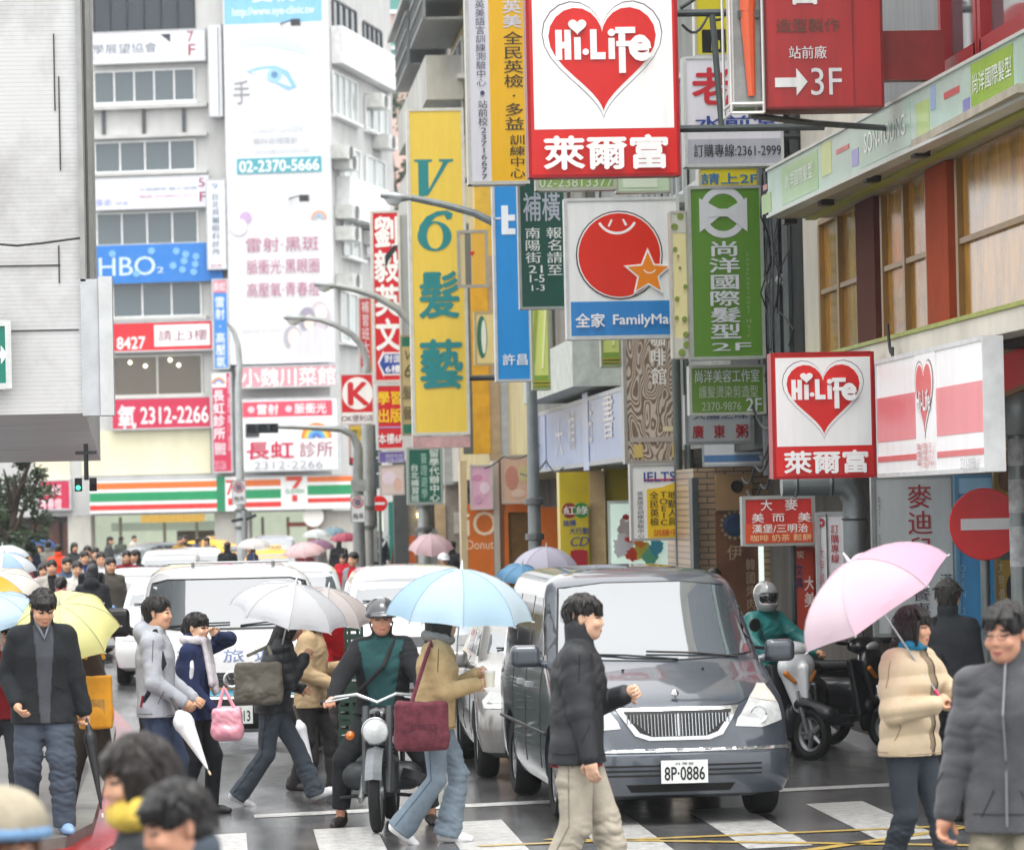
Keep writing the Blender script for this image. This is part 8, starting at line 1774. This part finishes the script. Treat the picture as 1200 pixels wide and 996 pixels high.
crowd('person in black jacket behind the silver helmet', 529, 645, 1.66, 160, '26262a', Y=84)
crowd('passer by in black cap between people carrier and tiled shop', 836, 660, 1.60, 170, '2a2a2c', Y=45)
crowd('person in grey coat under the lilac umbrella', 640, 668, 1.55, 175, '6c6c74', Y=57); crowd('person under the pale blue umbrella behind the people carrier', 612, 690, 1.50, 175, '4a5a6a', Y=44)
crowd('person in brown jacket walking along the arcade shops', 470, 640, 1.64, 185, '5a4a3c', Y=110); crowd('person in beige coat near the orange shop', 545, 648, 1.64, 170, 'a8987c', Y=86, female=True, hair=('bob', '17130f'))
for i, (px, yt, H_, rz, c, nm, y_) in enumerate(((16, 647, 1.66, 10, '5c4a40', 'man in brown jacket behind the white edge umbrella', None), (24, 654, 1.6, -10, '8c3a44', 'woman in wine red coat beside the street tree', None), (77, 652, 1.7, 15, '4c5c74', 'man in steel blue jacket behind the dusty pink one', None), (90, 657, 1.66, 5, 'd0cec8', 'person in off white jacket beside the hooded coat', None), (112, 641, 1.72, -5, '3a3a3c', 'tall walker in dark coat behind the blazer man', None), (128, 655, 1.7, 20, '55514a', 'man in khaki grey jacket close to the white saloon', 62), (56, 640, 1.68, 180, '7c7a72', 'walker in stone grey coat seen from behind at the tree', None), (8, 662, 1.64, 5, '9a4a3c', 'person in rust jacket below the edge umbrellas', None), (244, 634, 1.66, -80, '6a6a70', 'walker in mid grey coat before the store pillar', 118))):
    crowd(nm, px, yt, H_, rz, c, Y=y_, female=i % 3 == 1, hair=(('short', 'bob', 'crop')[i % 3], '17130f'))
# a backpack on the hooded walker
bq = at(107, 690, 55.5); bag('dark backpack on the walker in the hooded coat', bq, (.17, .10, .22), '1f2226', name='backpack', rz=R(-8), h=.015, straps=[(bq + Vector((-.12, .1, .2)), bq + Vector((-.12, .25, .05)), None)])
# umbrellas of the crowd
def um(label, px, ytop, Y, rad, col, axis=(0, -.1, 1), dep=.26, **k): return umbrella(label, at(px, ytop, Y), axis, rad, col, None, depth=dep * rad / .5, **k)
um('royal blue umbrella over the woman with big brown hair', 47, 630, 98, .42, '2a62b0', (.1, -.15, 1), trans=.3)
um('white umbrella at the edge near the tree', 3, 640, 66, .40, 'e6ecf0', (-.1, -.2, 1)); um('light blue and white umbrella below the white one', 5, 648, 56, .44, 'b9d6ee', (.05, -.25, 1), panels=['b0d0ee', 'e8eef2'])
um('patchwork umbrella with yellow and green panels at the pavement edge', -5, 673, 36, .38, 'ece9e0', (-.12, -.45, .9), panels=['eeece6', 'eeece6', 'e9b83c', '4c9a5c', 'eeece6', 'ece8da', 'e9b83c', 'eeece6'])
um('pale sky blue umbrella cropped at the pavement edge', -6, 697, 32, .36, 'c4ddee', (-.1, -.3, 1))
um('white umbrella beside the side on taxi', 297, 631, 97, .40, 'ecebe9'); um('pale pink umbrella before the facing taxi', 355, 636, 89, .46, 'f0cfd2', (-.1, -.2, 1)); um('mauve umbrella behind the pale pink one', 372, 632, 100, .42, 'a07a98')
um('white umbrella at the store corner', 371, 620, 107, .38, 'eaf0ee'); um('teal grey umbrella by the brick pier', 391, 618, 112, .38, '88aab8'); um('crimson umbrella near the signal mast', 404, 624, 103, .38, 'b04a62', trans=.3)
um('pale pink scalloped umbrella over the silver helmet', 505, 627, 74, .41, 'f3d3d8', (.0, -.35, 1), dep=.33); um('lilac white umbrella behind the people carrier', 640, 641, 56.5, .48, 'd6d2e2', (.05, -.15, 1), dep=.36)
um('small sky blue umbrella touching the roof of the people carrier', 612, 662, 43.5, .26, '7fb8e0', (.15, -.3, 1), dep=.3)
um('clear white umbrella of the officer side street walker', 441, 622, 124, .42, 'e4ecec')
GRP = dict(person='people crossing and crowding the street', umbrella='open umbrellas in the rain', scooter='scooters by the arcade', white_car='white cars queueing in the street', silver_car='silver and grey cars queueing in the street', taxi='yellow taxis', shop_sign='blade signs along the street', salon_sign='blade signs along the street', language_sign='blade signs along the street', school_sign='blade signs along the street', hair_sign='blade signs along the street', phone_sign='blade signs along the street', yellow_sign='blade signs along the street', street_lamp='street lamps with curved arms', clinic_board='boards on the clinic building', blade_sign='narrow blade signs on the clinic building', association_sign='banner signs on the clinic building', lamp_box='slim lamp boxes', cable='loose cables between the signs', folded_umbrella='folded umbrellas in hands', handbag='handbags', tote_bag='tote bags', utility_pole='grey street poles', parking_sign='no parking plates', no_entry_sign='round no entry discs', shop_poster='posters on shop fronts', menu_board='boards under the arcade', edge_sign='boards by the corner pole', shop_fascia='shop fascias', road_sign='road signs')
for o in [o for o in bpy.data.objects if o.parent is None and o.get('category')]:
    g_ = GRP.get(o.name.split('.')[0])
    if g_ and not o.get('group'): o['group'] = g_
# ------------------------------------------------------------------ humid air
hz_ = MB().box((-60, -3, -1), (80, 262, 45)).build('haze', mat('ffffff'))
hm = bpy.data.materials.new('haze'); hm.use_nodes = True; n = hm.node_tree.nodes; n.remove(n['Principled BSDF'])
pv = n.new('ShaderNodeVolumePrincipled'); pv.inputs['Color'].default_value = (.93, .96, 1, 1); pv.inputs['Density'].default_value = .0003; pv.inputs['Anisotropy'].default_value = .2
hm.node_tree.links.new(pv.outputs[0], n['Material Output'].inputs['Volume']); hz_.data.materials[0] = hm; tag(hz_, kind='stuff')
